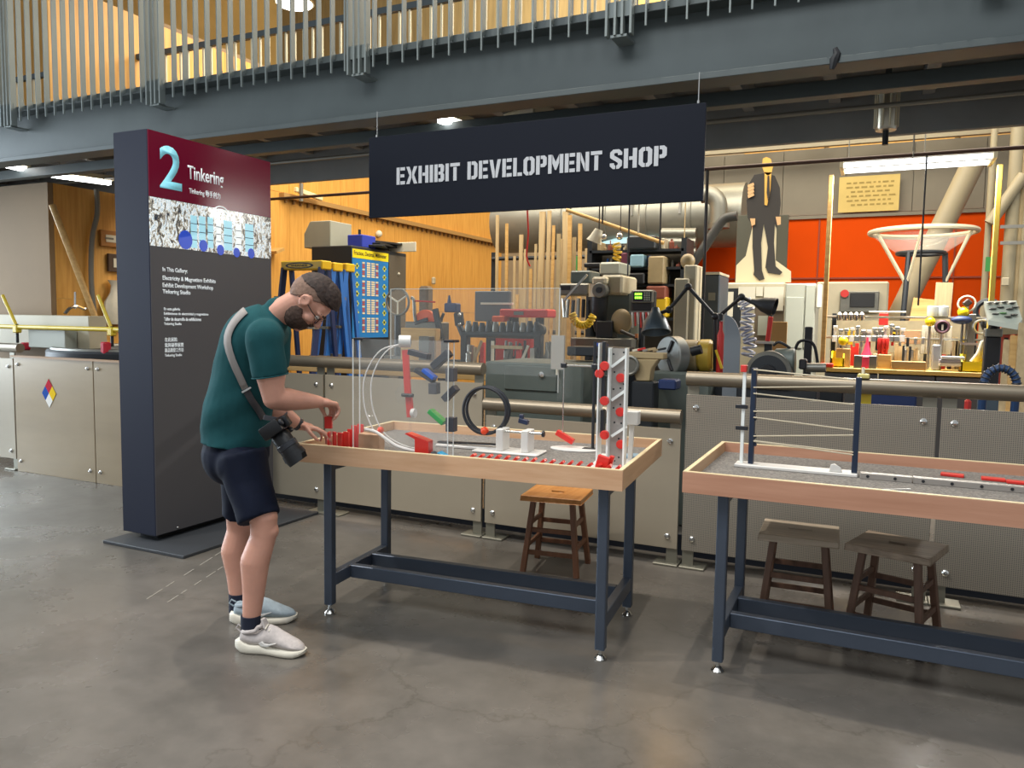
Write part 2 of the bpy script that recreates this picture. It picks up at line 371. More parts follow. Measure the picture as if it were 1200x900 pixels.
# far railing on the other side of the walkway
zr = (PY(48, 83, 6.55).z+PY(400, 30, 6.55).z)/2
rf = thing('rear_walkway_railing', 'dark handrail with pale balusters on the far side of the upper walkway', 'railing', (-4, 6.55, 3.35))
B().bx(X0, X1, 6.52, 6.57, zr-.03, zr+.03).done('handrail', mat('dark_handrail', '#3a4448', .5), rf)
B().bx(X0, X1, 6.53, 6.56, 3.42, 3.45).done('lower_rail', m_pale, rf)
pb = B().bx(X0, X0+.02, 6.535, 6.555, 3.35, zr-.03).done('baluster', m_pale, rf)
for i in range(1, 130): again(pb, (i*.118, 0, 0))
# tube lights under the walkway
for k, (a, b_, lab) in enumerate((((0, 192), (31, 199), 'bright tube light under the walkway at the far left edge'), ((58, 205), (132, 215), 'long bright tube light under the walkway left of the tall kiosk'), ((514, 139), (548, 151), 'short bright tube light above the left end of the hanging sign'))):
    A_ = PZ(*a, 2.95); E_ = PZ(*b_, 2.95)
    t = thing('tube_light', lab, 'lamp', (A_+E_)/2, group='tube lights under the walkway')
    d = (E_-A_).normalized()
    B().bar(A_+Vector((0, 0, .05)), E_+Vector((0, 0, .05)), .12, .05).done('housing', m_pale, t)
    B().bar(A_+d*.03, E_-d*.03, .07, .04).done('tube', m_tube, t)
    for s_ in (.15, .85): B().cyl(A_.lerp(E_, s_)+Vector((0, 0, .07)), A_.lerp(E_, s_)+Vector((0, 0, .26)), .008, n=6).done('hanger', m_cond, t)
a = PY(612, 131, 5.6); b_ = PY(628, 141, 5.3)
tag(B().box((a+b_)/2, (.34, .22, .08), (.1, 0, -.4)).done('junction_box', m_pale, bev=.01), 'pale junction box under the walkway behind the hanging sign', 'junction box')
# canister lamp hanging at the right
p = PY(1038, 153, 6.2); q = PY(1037, 106, 6.2)
cl = thing('canister_lamp', 'ribbed metal canister lamp hanging under the walkway at the right', 'lamp', p)
rc = .075
B().lathe([(rc*.9, 0), (rc, .02), (rc, (q-p).z), (rc*.8, (q-p).z+.01)], 20, Matrix.Translation(p)).done('can', mat('ribbed_can', '#b9b2a0', .3, .7), cl)
for i in range(10): B().cyl(p+Vector((cos(i*.628)*rc, sin(i*.628)*rc, .02)), p+Vector((cos(i*.628)*rc, sin(i*.628)*rc, (q-p).z-.02)), .008, n=6).done('rib', m_pale, cl)
B().cyl(p+Vector((0, 0, -.10)), p, .02, n=8).done('socket', m_black, cl)
B().cyl((p.x, p.y, q.z), (p.x, p.y, 3.3), .02, n=8).bx(p.x-.08, p.x+.08, p.y-.05, p.y+.05, q.z+.02, q.z+.07).done('mount', m_steel, cl)
# long dark pipe crossing the shop
a = PY(826, 198, 7.4); b_ = PY(1200, 173, 7.4); zp = (a.z+b_.z)/2
pp = thing('sprinkler_pipe', 'long thin dark sprinkler pipe running level across the shop', 'pipe', (-3, 7.4, zp))
B().cyl((-10.5, 7.4, zp), (2.6, 7.4, zp), .017, n=10).done('pipe', mat('dark_pipe', '#46312a', .5, .3), pp)
for x in (-7.4, -4.9, -1.9, .2):
    B().cyl((x, 7.4, zp), (x, 7.4, 3.9), .008, n=6).torus((x, 7.4, zp), .026, .006, Matrix.Rotation(pi/2, 3, 'Y'), 12, 6).done('pipe_hanger', m_cond, pp)
# ------------------------------------------------------------------ barrier
m_perf = perforated('perforated_grey_sheet', '#a59c8d', '#6a665e', 105)
m_sheet = mat('translucent_grey_sheet', '#a59a86', .35, .15, var=.06, scale=1.2)
m_rail = mat('brushed_rail_tube', '#857b6a', .38, .55, var=.06, scale=3)
m_post = mat('barrier_post_steel', '#8a8779', .4, .5)
m_dark = mat('dark_gap', '#1d2023', .6)
def bolt(x, y, z, par): B().lathe([(.017, 0), (.017, .006), (.010, .012), (.009, .018), (.002, .019)], 12, Matrix.Translation((x, y, z)) @ Matrix.Rotation(pi/2, 4, 'X')).done('bolt', m_chrome, par)
def barrier(label, edges, ztop, ptop, perf, tube=(0, 0), y=RY):
    t = thing('barrier_section', label, 'barrier', ((edges[0]+edges[-1])/2, y, 0), group='barrier sections along the shop')
    for x0, x1 in zip(edges, edges[1:]):
        pn = B().bx(x0+.010, x1-.010, y-.006, y+.006, .105, ptop).done('panel', m_perf if perf else m_sheet, t, bev=.002)
        for bx_ in (x0+.07, x1-.07):
            for bz in (.18, ptop-.075): bolt(bx_, y-.006, bz, pn)
    for k, x in enumerate(edges):
        for s_ in ((1,) if k == 0 else (-1,) if k == len(edges)-1 else (-1, 1)):
            B().bx(x+s_*.012, x+s_*.078, y+.012, y+.022, .012, ztop-.05).done('post', m_post, t)
            B().bx(x+s_*.001, x+s_*.15, y-.03, y+.10, 0, .014).done('foot_plate', m_post, t, bev=.003)
    r = .042
    B().cyl((edges[0]+tube[0], y, ztop-r), (edges[-1]+tube[1], y, ztop-r), r, n=20).done('top_rail', m_rail, t)
    return t
barrier('grey sheet barrier section with tall rail behind the man and kiosk', [-4.98, -3.655, -2.335], 1.175, 1.04, False, (-.02, -.006))
barrier('low barrier section behind the near marble table, its rail set lower', [-2.327, -1.012], .945, .83, False, (0, -.01))
barrier('perforated metal barrier section with tall rail behind the right-hand table', [-1.005, .31, 1.63, 2.95], 1.175, 1.04, True, (.01, 0))
# rounded barrier left of the kiosk
t = thing('machine_enclosure', 'beige sheet enclosure around the dark machine at far left', 'barrier', (-6.6, 4.45, 0))
m_bsheet = mat('beige_enclosure_sheet', '#9d8b6f', .3, .1, var=.10, scale=1.3, stretch=(.5, 1, 2.5))
for k, (x0, x1, yy) in enumerate(((-7.13, -6.06, 4.44), (-6.05, -5.0, 4.44))):
    pn = B().bx(x0, x1, yy, yy+.012, .0 if k == 0 else 0, 1.055).done('panel', m_bsheet, t, bev=.002)
    for bx_ in (x0+.06, x1-.06):
        for bz in (.10, .99): bolt(bx_, yy, bz, pn)
B().bx(-7.15, -5.0, 4.42, 4.47, 1.055, 1.072).done('top_edge', mat('edge_wood', '#a98560', .5), t)
B().bx(-6.14, -5.98, 4.46, 4.49, 0, 1.04).done('post', m_post, t)
t = barrier('barrier section with round rail end at the extreme left edge', [-9.8, -8.48, -7.16], 1.18, 1.04, False, (0, .1), 4.46)
struct(B().bx(-4.98, 3, 4.76, 4.78, 0, .13).done('baseboard_shop', mat('navy_plinth', '#1a2230', .5), smooth=0))
# hazard diamond stuck on the enclosure
p = PY(57.5, 461, 4.438)
hz = thing('hazard_diamond', 'small four-colour hazard diamond sticker on the beige enclosure', 'sticker', p)
s_ = .066
for dx, dz, hx in ((0, 1, '#c01f36'), (-1, 0, '#1f4fa8'), (1, 0, '#f0c81a'), (0, -1, '#f0ede6')):
    c = p+Vector((dx*s_*.72, 0, dz*s_*.98))
    B().prism([(-s_*.72, 0), (0, -s_*.98), (s_*.72, 0), (0, s_*.98)], 0, .002, frame(c, (1, 0, 0), (0, 0, 1))).done('diamond_field', mat('hz'+hx, hx, .8, spec=.15), hz, smooth=0)
# ------------------------------------------------------------------ kiosk
KX = -4.07
ks = thing('information_kiosk', 'tall dark grey freestanding kiosk with red numbered header', 'kiosk', (-4.2, 3.9, 0))
m_kio = mat('kiosk_charcoal', '#242837', .55, spec=.2); m_kio2 = mat('kiosk_face', '#555355', .4, spec=.3)
B().bx(-4.40, -3.69, 3.26, 4.50, 0, .02).done('base_plate', mat('kiosk_base', '#45484c', .45, .3), ks, bev=.003)
B().bx(-4.30, -4.14, 3.46, 4.38, .02, .06).done('plinth', m_black, ks)
B().bx(-4.375, KX-.004, 3.388, 4.445, .055, 2.585).done('body', m_kio, ks, bev=.004)
fp = B().bx(KX-.004, KX, 3.392, 4.441, .06, 1.880).done('face_panel', m_kio2, ks)
hd = B().bx(KX-.004, KX+.001, 3.392, 4.441, 2.182, 2.582).done('header_panel', mat('crimson_header', '#78102f', .22), ks)
sn = B().bx(KX-.004, KX+.001, 3.392, 4.441, 1.882, 2.180).done('picture_panel', picture_mat(), ks)
m_cyan = mat('pale_cyan_print', '#86d2e4', .4, emit=.25); m_white = mat('white_print', '#eef4f6', .4, emit=.25)
def ktext(s, x0, y0, x1, h, m, par, bold=.0, name='lettering', fit=None):
    a_ = PX(x0, y0, KX); b2 = PX(x1, y0, KX); wd = abs(b2.y-a_.y)
    return text(name, s, frame((KX+.0012, a_.y, a_.z), (0, 1, 0), (0, 0, 1)), wd, h, m, par, bold, .001)
def kh(x, y0, y1): return PX(x, y0, KX).z-PX(x, y1, KX).z
ktext('2', 187.3, 219.5, 213, kh(187, 168, 219), m_cyan, hd, .02)
ktext('Tinkering', 220, 214, 262, kh(220, 199, 214)+.03, m_white, hd, .015)
ktext('Tinkering 動手創力', 221.5, 228, 258, kh(222, 221, 230), m_white, hd, .01)
y = 330.5
for s, x1, yy, hh in (('In This Gallery:', 219.5, 319.5, 6.6), ('Electricity & Magnetism Exhibits', 252.5, 329.5, 6.6), ('Exhibit Development Workshop', 249.5, 338, 6.6), ('Tinkering Studio', 223, 345.5, 6.6)):
    ktext(s, 190.5, yy, x1, kh(190.5, yy-hh, yy), m_white, fp, .012)
for s, x1, yy in (('En esta galería:', 211, 364.5), ('Exhibiciones de electricidad y magnetismo', 244, 370), ('Taller de desarrollo de exhibiciones', 235.5, 376), ('Tinkering Studio', 212.5, 382)):
    ktext(s, 192, yy, x1, kh(192, yy-4.2, yy), m_white, fp, .012)
for s, x1, yy, hh in (('在此展館:', 208, 400.5, 5), ('電與磁學展覽', 215, 407, 5), ('展品開發工作坊', 215, 413, 5), ('Tinkering Studio', 213, 419, 4.2)):
    ktext(s, 193, yy, x1, kh(193, yy-hh, yy), m_white, fp, .0)
# shapes in the lit picture: pale towers, dome, blue discs
m_pc = mat('picture_pale_blue', '#9fd3e2', .3, emit=.45); m_pw = mat('picture_white', '#e8efef', .3, emit=.45); m_pb = mat('picture_blue', '#2348b8', .3, emit=.4)
def kp(x, y, d=.0014): q_ = PX(x, y, KX); return Vector((KX+d, q_.y, q_.z))
for x0, x1, y0, y1, mm in ((223, 231, 252, 291, m_pc), (233, 241, 253, 292, m_pc), (243, 250, 254, 291, m_pc), (253, 259, 257, 292, m_pw), (262, 272, 258, 294, m_pc), (276, 283, 262, 295, m_pw), (287, 297, 262, 296, m_pc)):
    a_ = kp(x0, y0); b2 = kp(x1, y1); B().bx(KX+.0012, KX+.002, a_.y, b2.y, min(a_.z, b2.z), max(a_.z, b2.z)).done('picture_tower', mm, sn, smooth=0)
    for f_ in (.25, .5, .75): B().bx(KX+.002, KX+.0026, a_.y, b2.y, a_.z*f_+b2.z*(1-f_)-.002, a_.z*f_+b2.z*(1-f_)+.002).done('picture_lattice', m_kio, sn, smooth=0)
c = kp(259, 253)
for k in range(5): B().torus(c+Vector((0, 0, -.03)), .02+.018*k, .0035, frame((0, 0, 0), (0, 1, 0), (0, 0, 1)).to_3x3(), 14, 4, 0, pi).done('picture_dome_ring', m_pw, sn)
for x, y, r_ in ((217, 281, .055), (238, 288, .035), (258, 293, .032), (277, 296, .03), (294, 297, .032)):
    B().prism([(r_*cos(i*pi/10), r_*1.1*sin(i*pi/10)) for i in range(20)], 0, .001, frame(kp(x, y, .003), (0, 1, 0), (0, 0, 1))).done('picture_disc', m_pb, sn, smooth=0)
B().sph((KX+.003, PX(208, 618, KX).y, PX(208, 618, KX).z), .008, 8, 6).done('key_lock', m_chrome, ks)
# ------------------------------------------------------------------ hanging sign
sg = thing('hanging_sign', 'wide black hanging sign reading EXHIBIT DEVELOPMENT SHOP', 'sign', (-2.13, 4.6, 2.165))
B().bx(-3.302, -.953, 4.588, 4.608, 2.165, 2.723).done('board', mat('sign_black', '#161a24', .6, spec=.12), sg, bev=.002)
m_let = mat('sign_grey_letter', '#b9bcc0', .45)
def bxp(x0, y0, x1, y1): return [(x0, y0), (x1, y0), (x1, y1), (x0, y1)]
t_, g_ = .20, .05; q_ = t_+g_
def mir(p, w_): return [(w_-x, y) for x, y in p][::-1]
OH = [(.29, 1), (.15, 1), (0, .85), (0, .15), (.15, 0), (.29, 0), (.29, .19), (.24, .19), (.2, .25), (.2, .75), (.24, .81), (.29, .81)]
XH = [(0, 1), (.21, 1), (.325, .66), (.325, .34), (.21, 0), (0, 0), (.20, .5)]; VH = [(0, 1), (.2, 1), (.315, .34), (.315, 0), (.20, 0)]
GL = {'E': (.54, [bxp(0, 0, t_, 1), bxp(q_, .81, .54, 1), bxp(q_, .41, .50, .59), bxp(q_, 0, .54, .19)]), 'X': (.70, [XH, mir(XH, .70)]), 'H': (.62, [bxp(0, 0, t_, 1), [(.42, 0), (.62, 0), (.62, 1), (.42, 1), (.42, .59), (q_, .59), (q_, .41), (.42, .41)]]),
      'I': (t_, [bxp(0, 0, t_, 1)]), 'B': (.60, [bxp(0, 0, t_, 1), [(q_, 1), (.48, 1), (.59, .9), (.59, .6), (.53, .5), (.6, .4), (.6, .1), (.49, 0), (q_, 0), (q_, .18), (.39, .18), (.39, .41), (q_, .41), (q_, .58), (.38, .58), (.38, .82), (q_, .82)]]),
      'T': (.58, [bxp(0, .81, .58, 1), bxp(.19, 0, .39, .77)]), 'D': (.60, [bxp(0, 0, t_, 1), [(q_, 1), (.46, 1), (.6, .85), (.6, .15), (.46, 0), (q_, 0), (q_, .19), (.36, .19), (.40, .25), (.40, .75), (.36, .81), (q_, .81)]]),
      'V': (.67, [VH, mir(VH, .67)]), 'L': (.50, [bxp(0, 0, t_, 1), bxp(q_, 0, .50, .19)]), 'O': (.62, [OH, mir(OH, .62)]),
      'P': (.58, [bxp(0, 0, t_, 1), [(q_, 1), (.46, 1), (.58, .88), (.58, .50), (.46, .38), (q_, .38), (q_, .56), (.34, .56), (.38, .60), (.38, .78), (.34, .82), (q_, .82)]]),
      'M': (.82, [bxp(0, 0, .19, 1), bxp(.63, 0, .82, 1), [(.225, 1), (.41, .60), (.595, 1), (.595, .55), (.45, .18), (.37, .18), (.225, .55)]]), 'N': (.66, [bxp(0, 0, .19, 1), bxp(.47, 0, .66, 1), [(.22, 1), (.44, .40), (.44, 0), (.22, .60)]]),
      'S': (.58, [[(.58, .70), (.38, .70), (.38, .78), (.34, .82), (.24, .82), (.2, .78), (.2, .69), (.56, .44), (.58, .37), (.58, .15), (.43, 0), (.31, 0), (.31, .18), (.34, .18), (.38, .22), (.38, .31), (.02, .57), (0, .64), (0, .85), (.15, 1), (.43, 1), (.58, .85)], [(.26, 0), (.15, 0), (0, .15), (0, .30), (.2, .30), (.2, .22), (.24, .18), (.26, .18)]])}
def stencil(word, x0, x1, z0, z1):      # heavy stencil capitals, letter by letter
    gap = .085; tot = sum(GL[c][0] for c in word)+gap*(len(word)-1); sx = (x1-x0)/tot; x = x0
    for c in word:
        b = B(frame((x, 4.588, z0), (1, 0, 0), (0, 0, 1)))
        for poly in GL[c][1]: b.prism([(px_*sx, py_*(z1-z0)) for px_, py_ in poly], -.001, .003)
        b.done('letter', m_let, sg, smooth=0); x += (GL[c][0]+gap)*sx
def sx_(x, y): return PY(x, y, 4.588).x
zb, zt = PY(465, 216.7, 4.588).z, PY(465, 196.7, 4.588).z
stencil('EXHIBIT', sx_(465, 210), sx_(539, 200), zb, zt); stencil('DEVELOPMENT', sx_(548, 200), sx_(705.5, 190), zb, zt); stencil('SHOP', sx_(715, 185), sx_(781.5, 180), zb, zt)
for x in (-3.24, -1.0):
    B().cyl((x, 4.6, 2.64), (x, 4.6, 2.90), .003, n=6).done('wire', m_chrome, sg)
    B().cyl((x, 4.598, 2.70), (x, 4.598, 2.74), .008, n=8).done('wire_clip', m_chrome, sg)
p = PY(978, 70, 4.62); tag(B().tube([p+Vector((0, 0, .06)), p+Vector((.012, 0, .03)), p, p+Vector((-.012, 0, -.05))], [.012, .02, .026, .012], 8).done('flange_hook', m_black), 'small black hook gripping the walkway beam flange at the right', 'hook')
# ================================================================== tables
m_maple = wood('maple_apron', '#cda07a', '#ddb590', .45, 'x', 30)
m_maple2 = wood('maple_apron_pinkish', '#b58368', '#c7957a', .45, 'x', 30)
m_mapley = wood('maple_side', '#c39a72', '#d4ae85', .45, 'y', 30)
m_rim = mat('pale_ply_edge', '#e2cfa6', .5)
m_bed = mat('grey_fleck_felt', '#56534f', .95, col2='#8f8a83', scale=95, bump=.2)
m_leg = mat('blue_grey_steel', '#4f5866', .38, .5, var=.08, scale=4)
m_red = mat('red_acrylic', '#d8342c', .3, coat=.3); m_wht = mat('white_plastic', '#d9d7d2', .4); m_blk = mat('black_plastic', '#24272d', .4)
m_clear = mat('clear_acrylic', '#e8eeee', .05, alpha=.04)
m_edge = mat('acrylic_polished_edge', '#e6ebe8', .25, emit=.05)
def table(label, P0, ang, L, D, legs_u, legs_v, apron, group):
    M = Matrix.Translation((P0[0], P0[1], 0)) @ Matrix.Rotation(ang, 4, 'Z')
    t = thing('exhibit_table', label, 'table', M @ Vector((L/2, D/2, 0)), ang, group)
    zt, zb = .85, .762; th = .02
    for nm, x0, x1, y0, y1, mm in (('front_apron', 0, L, 0, th, apron), ('rear_apron', 0, L, D-th, D, apron), ('side_apron', 0, th, th, D-th, m_mapley), ('side_apron', L-th, L, th, D-th, m_mapley)):
        a = B(M).bx(x0, x1, y0, y1, zb, zt-.003).done(nm, mm, t)
        B(M).bx(x0+.001, x1-.001, y0+.001, y1-.001, zt-.003, zt).done('rim_edge', m_rim, a)
    B(M).bx(th, L-th, th, D-th, .775, .80).done('bed', m_bed, t)
    h = .022
    for u in legs_u:
        for v in legs_v:
            g = B(M).bx(u-h, u+h, v-h, v+h, .045, zb).done('leg', m_leg, t, bev=.004)
            B(M).lathe([(.026, 0), (.028, .006), (.018, .018), (.009, .024), (.009, .05)], 14, Matrix.Translation((u, v, 0))).done('levelling_foot', m_chrome, g)
        B(M).bx(u-.02, u+.02, legs_v[0]+h, legs_v[1]-h, .135, .20).done('end_stretcher', m_leg, t, bev=.003)
        B(M).bx(u-.02, u+.02, legs_v[0]+h, legs_v[1]-h, .715, .762).done('top_rail', m_leg, t, bev=.003)
    for v in (.26, .47):
        B(M).bx(legs_u[0]+.02, legs_u[1]-.02, v-.02, v+.02, .135, .20).done('long_stretcher', m_leg, t, bev=.003)
    return t, M
t1, M1 = table('maple-rimmed marble-run table the man leans over', (-2.508, 2.886), radians(4.7), 1.60, .95, (.137, 1.505), (.088, .635), m_maple, 'exhibit tables')
t2, M2 = table('pinkish maple-rimmed table at the right with black posts and rubber bands', (-.693, 3.128), radians(.4), 1.62, .92, (.155, 1.47), (.085, .64), m_maple2, 'exhibit tables')
def PV(x, y, v, M=M1):      # pixel onto the vertical plane at depth v of a table
    Mi = M.inverted(); o = Mi @ CAMP; d = Mi.to_3x3() @ ray(x, y); k = (v-o.y)/d.y; return M @ (o+d*k)
def LV(x, y, v, M=M1): return M.inverted() @ PV(x, y, v, M)
# ------------------------------------------------------------------ stools
def stool(label, c, ang, seat_m, leg_m, slot=(.075, .028)):
    M = Matrix.Translation((c[0], c[1], 0)) @ Matrix.Rotation(ang, 4, 'Z')
    t = thing('wooden_stool', label, 'stool', (c[0], c[1], 0), ang, 'wooden stools under the tables')
    sx, sy, z0, z1 = .178, .16, .425, .455; a, b_ = slot[0]/2, slot[1]/2
    o = B(M); bm = o.bm
    out = [(-sx, -sy), (sx, -sy), (sx, sy), (-sx, sy)]; inn = [(-a, -b_), (a, -b_), (a, b_), (-a, b_)]
    V = {}
    for k, z in ((0, z0), (1, z1)):
        V[k] = ([bm.verts.new((x, y, z)) for x, y in out], [bm.verts.new((x, y, z)) for x, y in inn])
        for i in range(4): bm.faces.new((V[k][0][i], V[k][0][(i+1) % 4], V[k][1][(i+1) % 4], V[k][1][i]))
    for r in (0, 1):
        for i in range(4): bm.faces.new((V[0][r][i], V[0][r][(i+1) % 4], V[1][r][(i+1) % 4], V[1][r][i]))
    st0 = o.done('seat', seat_m, t, bev=.003)
    B(M).bx(-a, a, -b_, b_, z0+.004, z0+.008).done('slot_shade', m_black, st0, smooth=0)  # black sheet inside the open slot, standing in for the shade beneath
    tp = lambda i, j, z: Vector((i*(.115+.045*(1-z/.425)), j*(.10+.05*(1-z/.425)), z))
    for i in (-1, 1):
        for j in (-1, 1): B(M).bar(tp(i, j, 0), tp(i, j, .425), .030, .036, (0, 1, 0)).done('leg', leg_m, t, bev=.003)
    for z, zz in ((.12, .155), (.25, .285)):
        for j in (-1, 1): B(M).bar(tp(-1, j, z), tp(1, j, z), .016, .026).done('rung', leg_m, t, bev=.002)
        for i in (-1, 1): B(M).bar(tp(i, -1, zz), tp(i, 1, zz), .016, .026).done('rung', leg_m, t, bev=.002)
    return t
m_s1 = wood('honey_oak_seat', '#b8742f', '#d39350', .4, 'y', 34); m_s1l = wood('brown_oak_leg', '#6f4a33', '#86593d', .5, 'z', 30)
m_s2 = wood('weathered_oak_seat', '#b3a28c', '#cfbea8', .5, 'x', 34); m_s3 = wood('dark_oak_seat', '#8d7c6b', '#baa58e', .5, 'x', 40); m_s3l = wood('dark_oak_leg', '#5f4636', '#7a5a48', .5, 'z', 30)
stool('honey-coloured wooden stool behind the man\'s marble table', (-1.655, 4.17), radians(7), m_s1, m_s1l)
stool('weathered brown stool with a long slot, left of two under the right table', (-.296, 3.966), radians(2), m_s2, m_s3l, (.11, .016))
stool('dark-grained stool turned askew, right of two under the right table', (.13, 3.925), radians(-17), m_s3, m_s3l)
# ================================================================== things on the near table
def lv(u, v, z): return M1 @ Vector((u, v, z))
# clear wall with ramps
a = LV(414, 397, .13); b_ = LV(526, 400, .13); uL, uR, zT = a.x, b_.x, a.z
aw = thing('acrylic_ramp_wall', 'clear upright acrylic wall carrying small dark ramps', 'marble run', lv((uL+uR)/2, .16, .80))
for v in (.125, .185):
    s_ = B(M1).bx(uL, uR, v, v+.005, .80, zT).done('clear_sheet', m_clear, aw, smooth=0)
    for u in (uL, uR): B(M1).bx(u-.0014, u+.0014, v-.001, v+.006, .80, zT).done('polished_edge', m_edge, s_, smooth=0)
B(M1).bx(uL-.002, uR+.002, .125, .19, .80, .812).done('foot', m_clear, aw, smooth=0)
for x in (uL+.03, uR+.0): B(M1).box((x, .157, zT), (.05, .07, .012)).done('top_clip', m_blk, aw, bev=.002)
m_ramp = mat('charcoal_ramp', '#3b3d44', .5); m_bramp = mat('blue_ramp', '#2a5fc0', .35); m_gramp = mat('green_ramp', '#2f9a4a', .35); m_rampg = mat('grey_block', '#56565a', .5)
def slab(x0, y0, x1, y1, th, mm, v=.155, nm='ramp', dep=.045):
    p = LV(x0, y0, v); q = LV(x1, y1, v); k = th/265
    return B(M1).bar(p, q, dep, k, (0, 0, 1) if abs(p.x-q.x) > .003 else (1, 0, 0)).done(nm, mm, aw, bev=.002)
slab(480, 412, 503, 418, 7, m_ramp); slab(508, 430, 527, 413, 9, m_ramp); slab(488, 433, 509, 446, 6, m_ramp); slab(521, 468, 535, 454, 8, m_ramp)
slab(509, 448.5, 509, 461.5, 11, m_rampg, nm='block'); slab(529, 431, 529, 447, 11, m_rampg, nm='block'); slab(529, 489, 529, 505.5, 11, m_ramp, nm='block')
slab(497, 433, 510, 443.5, 5, m_bramp, .15, 'blue_ramp'); slab(504, 481, 521, 496, 6, m_gramp, .15, 'green_ramp')
# curved marble track: clear strip with white edges
def bez(pts, n=40):
    P = [Vector(p) for p in pts]; out = []
    for i in range(len(P)-1):
        p0 = P[max(i-1, 0)]; p1 = P[i]; p2 = P[i+1]; p3 = P[min(i+2, len(P)-1)]
        k = max(2, n//(len(P)-1))
        for j in range(k):
            t = j/k; out.append(.5*((2*p1)+(p2-p0)*t+(2*p0-5*p1+4*p2-p3)*t*t+(3*p1-p0-3*p2+p3)*t**3))
    out.append(P[-1]); return out
trk = thing('curved_track', 'white-edged clear curved track looping down beside the red arm', 'marble run', lv(.45, .27, .80))
o1 = [(467, 404), (447, 410), (433, 428), (426, 450), (427, 475), (432, 492), (440, 507), (452, 517), (470, 525), (492, 528)]
r1 = bez([PV(x, y, .29) for x, y in o1]); r2 = bez([PV(x+9, y-1, .355) for x, y in o1])
for k, r_ in enumerate((r1, r2)): B().tube(r_, .0035, 8).done('white_edge', m_wht, trk)
st = B(); n = len(r1)
st._add([tuple(p) for p in r1]+[tuple(p) for p in r2], [(i, i+1, n+i+1, n+i) for i in range(n-1)]); st.done('clear_strip', m_clear, trk)
# ramp set at the lower left: curved white channels on pale wooden blocks
wr = thing('white_channel_ramp', 'pair of white curved channel ramps beside the red dominoes', 'marble run', lv(.37, .20, .80))
for dv in (0, .05):
    pts = bez([PV(x, y, .10+dv) for x, y in ((428, 503), (440, 506), (452, 514), (466, 523), (484, 528), (500, 530))], 24)
    B().tube(pts, .008, 8).done('channel', m_wht, wr)
tag(B(M1).bx(LV(421, 520, .14).x, LV(446, 520, .14).x, .13, .18, .80, LV(430, 508, .14).z).done('wood_block', m_maple, bev=.003), 'pale wooden block under the start of the white ramp', 'block')
# red arm with the tape roll
ra = thing('red_pivot_arm', 'tall red slotted arm topped by a white tape roll', 'marble run', lv(.50, .3, .80))
v = .22
B(M1).bar(LV(475, 410, v), LV(478, 462, v), .012, .034, (1, 0, 0)).done('upper_arm', m_red, ra, bev=.002)
B(M1).bar(LV(479, 462, v+.004), LV(481, 489, v+.004), .012, .036, (1, 0, 0)).done('lower_arm', m_red, ra, bev=.002)
c = LV(475, 400, v); B(M1).cyl(c+Vector((-.03, -.01, 0)), c+Vector((.022, .015, 0)), .029, n=24).done('tape_roll', m_wht, ra, bev=.002)
c2 = c+Vector((.022, .015, 0)); B(M1).cyl(c2, c2+Vector((.002, .0012, 0)), .014, n=16).done('roll_core', m_rampg, ra)
c = LV(479, 463, v); B(M1).cyl(c+Vector((-.03, -.012, 0)), c+Vector((.03, -.012, 0)), .009, n=12).done('pivot_bolt', m_blk, ra)
c = LV(471, 463, v); B(M1).cyl(c+Vector((0, .01, 0)), c+Vector((0, .014, 0)), .045, n=28).done('clear_disc', m_clear, ra)
c = LV(484, 484, v); B(M1).cyl(c+Vector((-.006, 0, 0)), c+Vector((.012, 0, 0)), .022, n=20).done('roller', m_wht, ra)
B(M1).bar(LV(481, 488, v+.02), (LV(481, 488, v+.02).x, v+.02, .80), .01, .012, (1, 0, 0)).done('clear_stem', m_clear, ra)
# wedge, blue ramp
z8 = .80
p = LV(489, 529, .09)
tag(B(M1).prism([(LV(475, 508, .1).x, LV(475, 508, .1).z), (LV(478, 507, .1).x, LV(478, 507, .1).z), (LV(503, 517, .1).x, LV(503, 517, .1).z), (LV(503, 529, .1).x, .80), (LV(487, 529, .1).x, .80), (LV(487, 517, .1).x, LV(487, 514.5, .1).z)], -.05, -.10, Matrix(((1, 0, 0, 0), (0, 0, -1, 0), (0, 1, 0, 0), (0, 0, 0, 1))) @ Matrix.Translation((0, 0, -.04))).done('red_wedge', m_red, bev=.001), 'red flag-shaped wedge at the front rim below the clear wall', 'wedge')
br = thing('blue_ramp', 'small cyan and grey tilted ramp at the table\'s front rim', 'ramp', lv(.66, .1, .80))
B(M1).bar((LV(508, 519, .13).x, .12, .84), (LV(522, 530, .13).x, .12, .808), .04, .008).done('grey_plate', m_rampg, br, bev=.002)
B(M1).bar((LV(515, 519, .1).x, .10, .845), (LV(532, 531, .1).x, .10, .808), .045, .010).done('cyan_plate', mat('cyan_plastic', '#2fa3d0', .35), br, bev=.002)
# loop the loop with launcher
lp = thing('loop_track', 'black double-rail loop-the-loop on a white base with launcher', 'marble run', lv(.95, .52, .80))
v = .50
e = [(517, 512), (560, 517), (575, 523), (635, 524), (640, 518), (620, 513), (600, 509)]
B(M1).bx(LV(513, 512, v).x, LV(585, 520, v).x, v-.03, v+.07, .80, .815).done('base', m_wht, lp, bev=.004)
B(M1).bx(LV(562, 512, v).x, LV(637, 520, v).x, v-.10, v+.06, .80, .812).done('launcher_base', m_wht, lp, bev=.004)
c = LV(569, 481, v); R_ = .117
for dv in (-.012, .03): B(M1).torus((c.x, v+dv, c.z), R_, .0085, Matrix.Rotation(pi/2, 3, 'X'), 40, 8).done('loop_rail', m_blk, lp)
B(M1).bar((LV(513, 515, v).x, v+.01, .822), (c.x+.06, v+.01, .83), .03, .008).done('feed_rail', m_blk, lp)
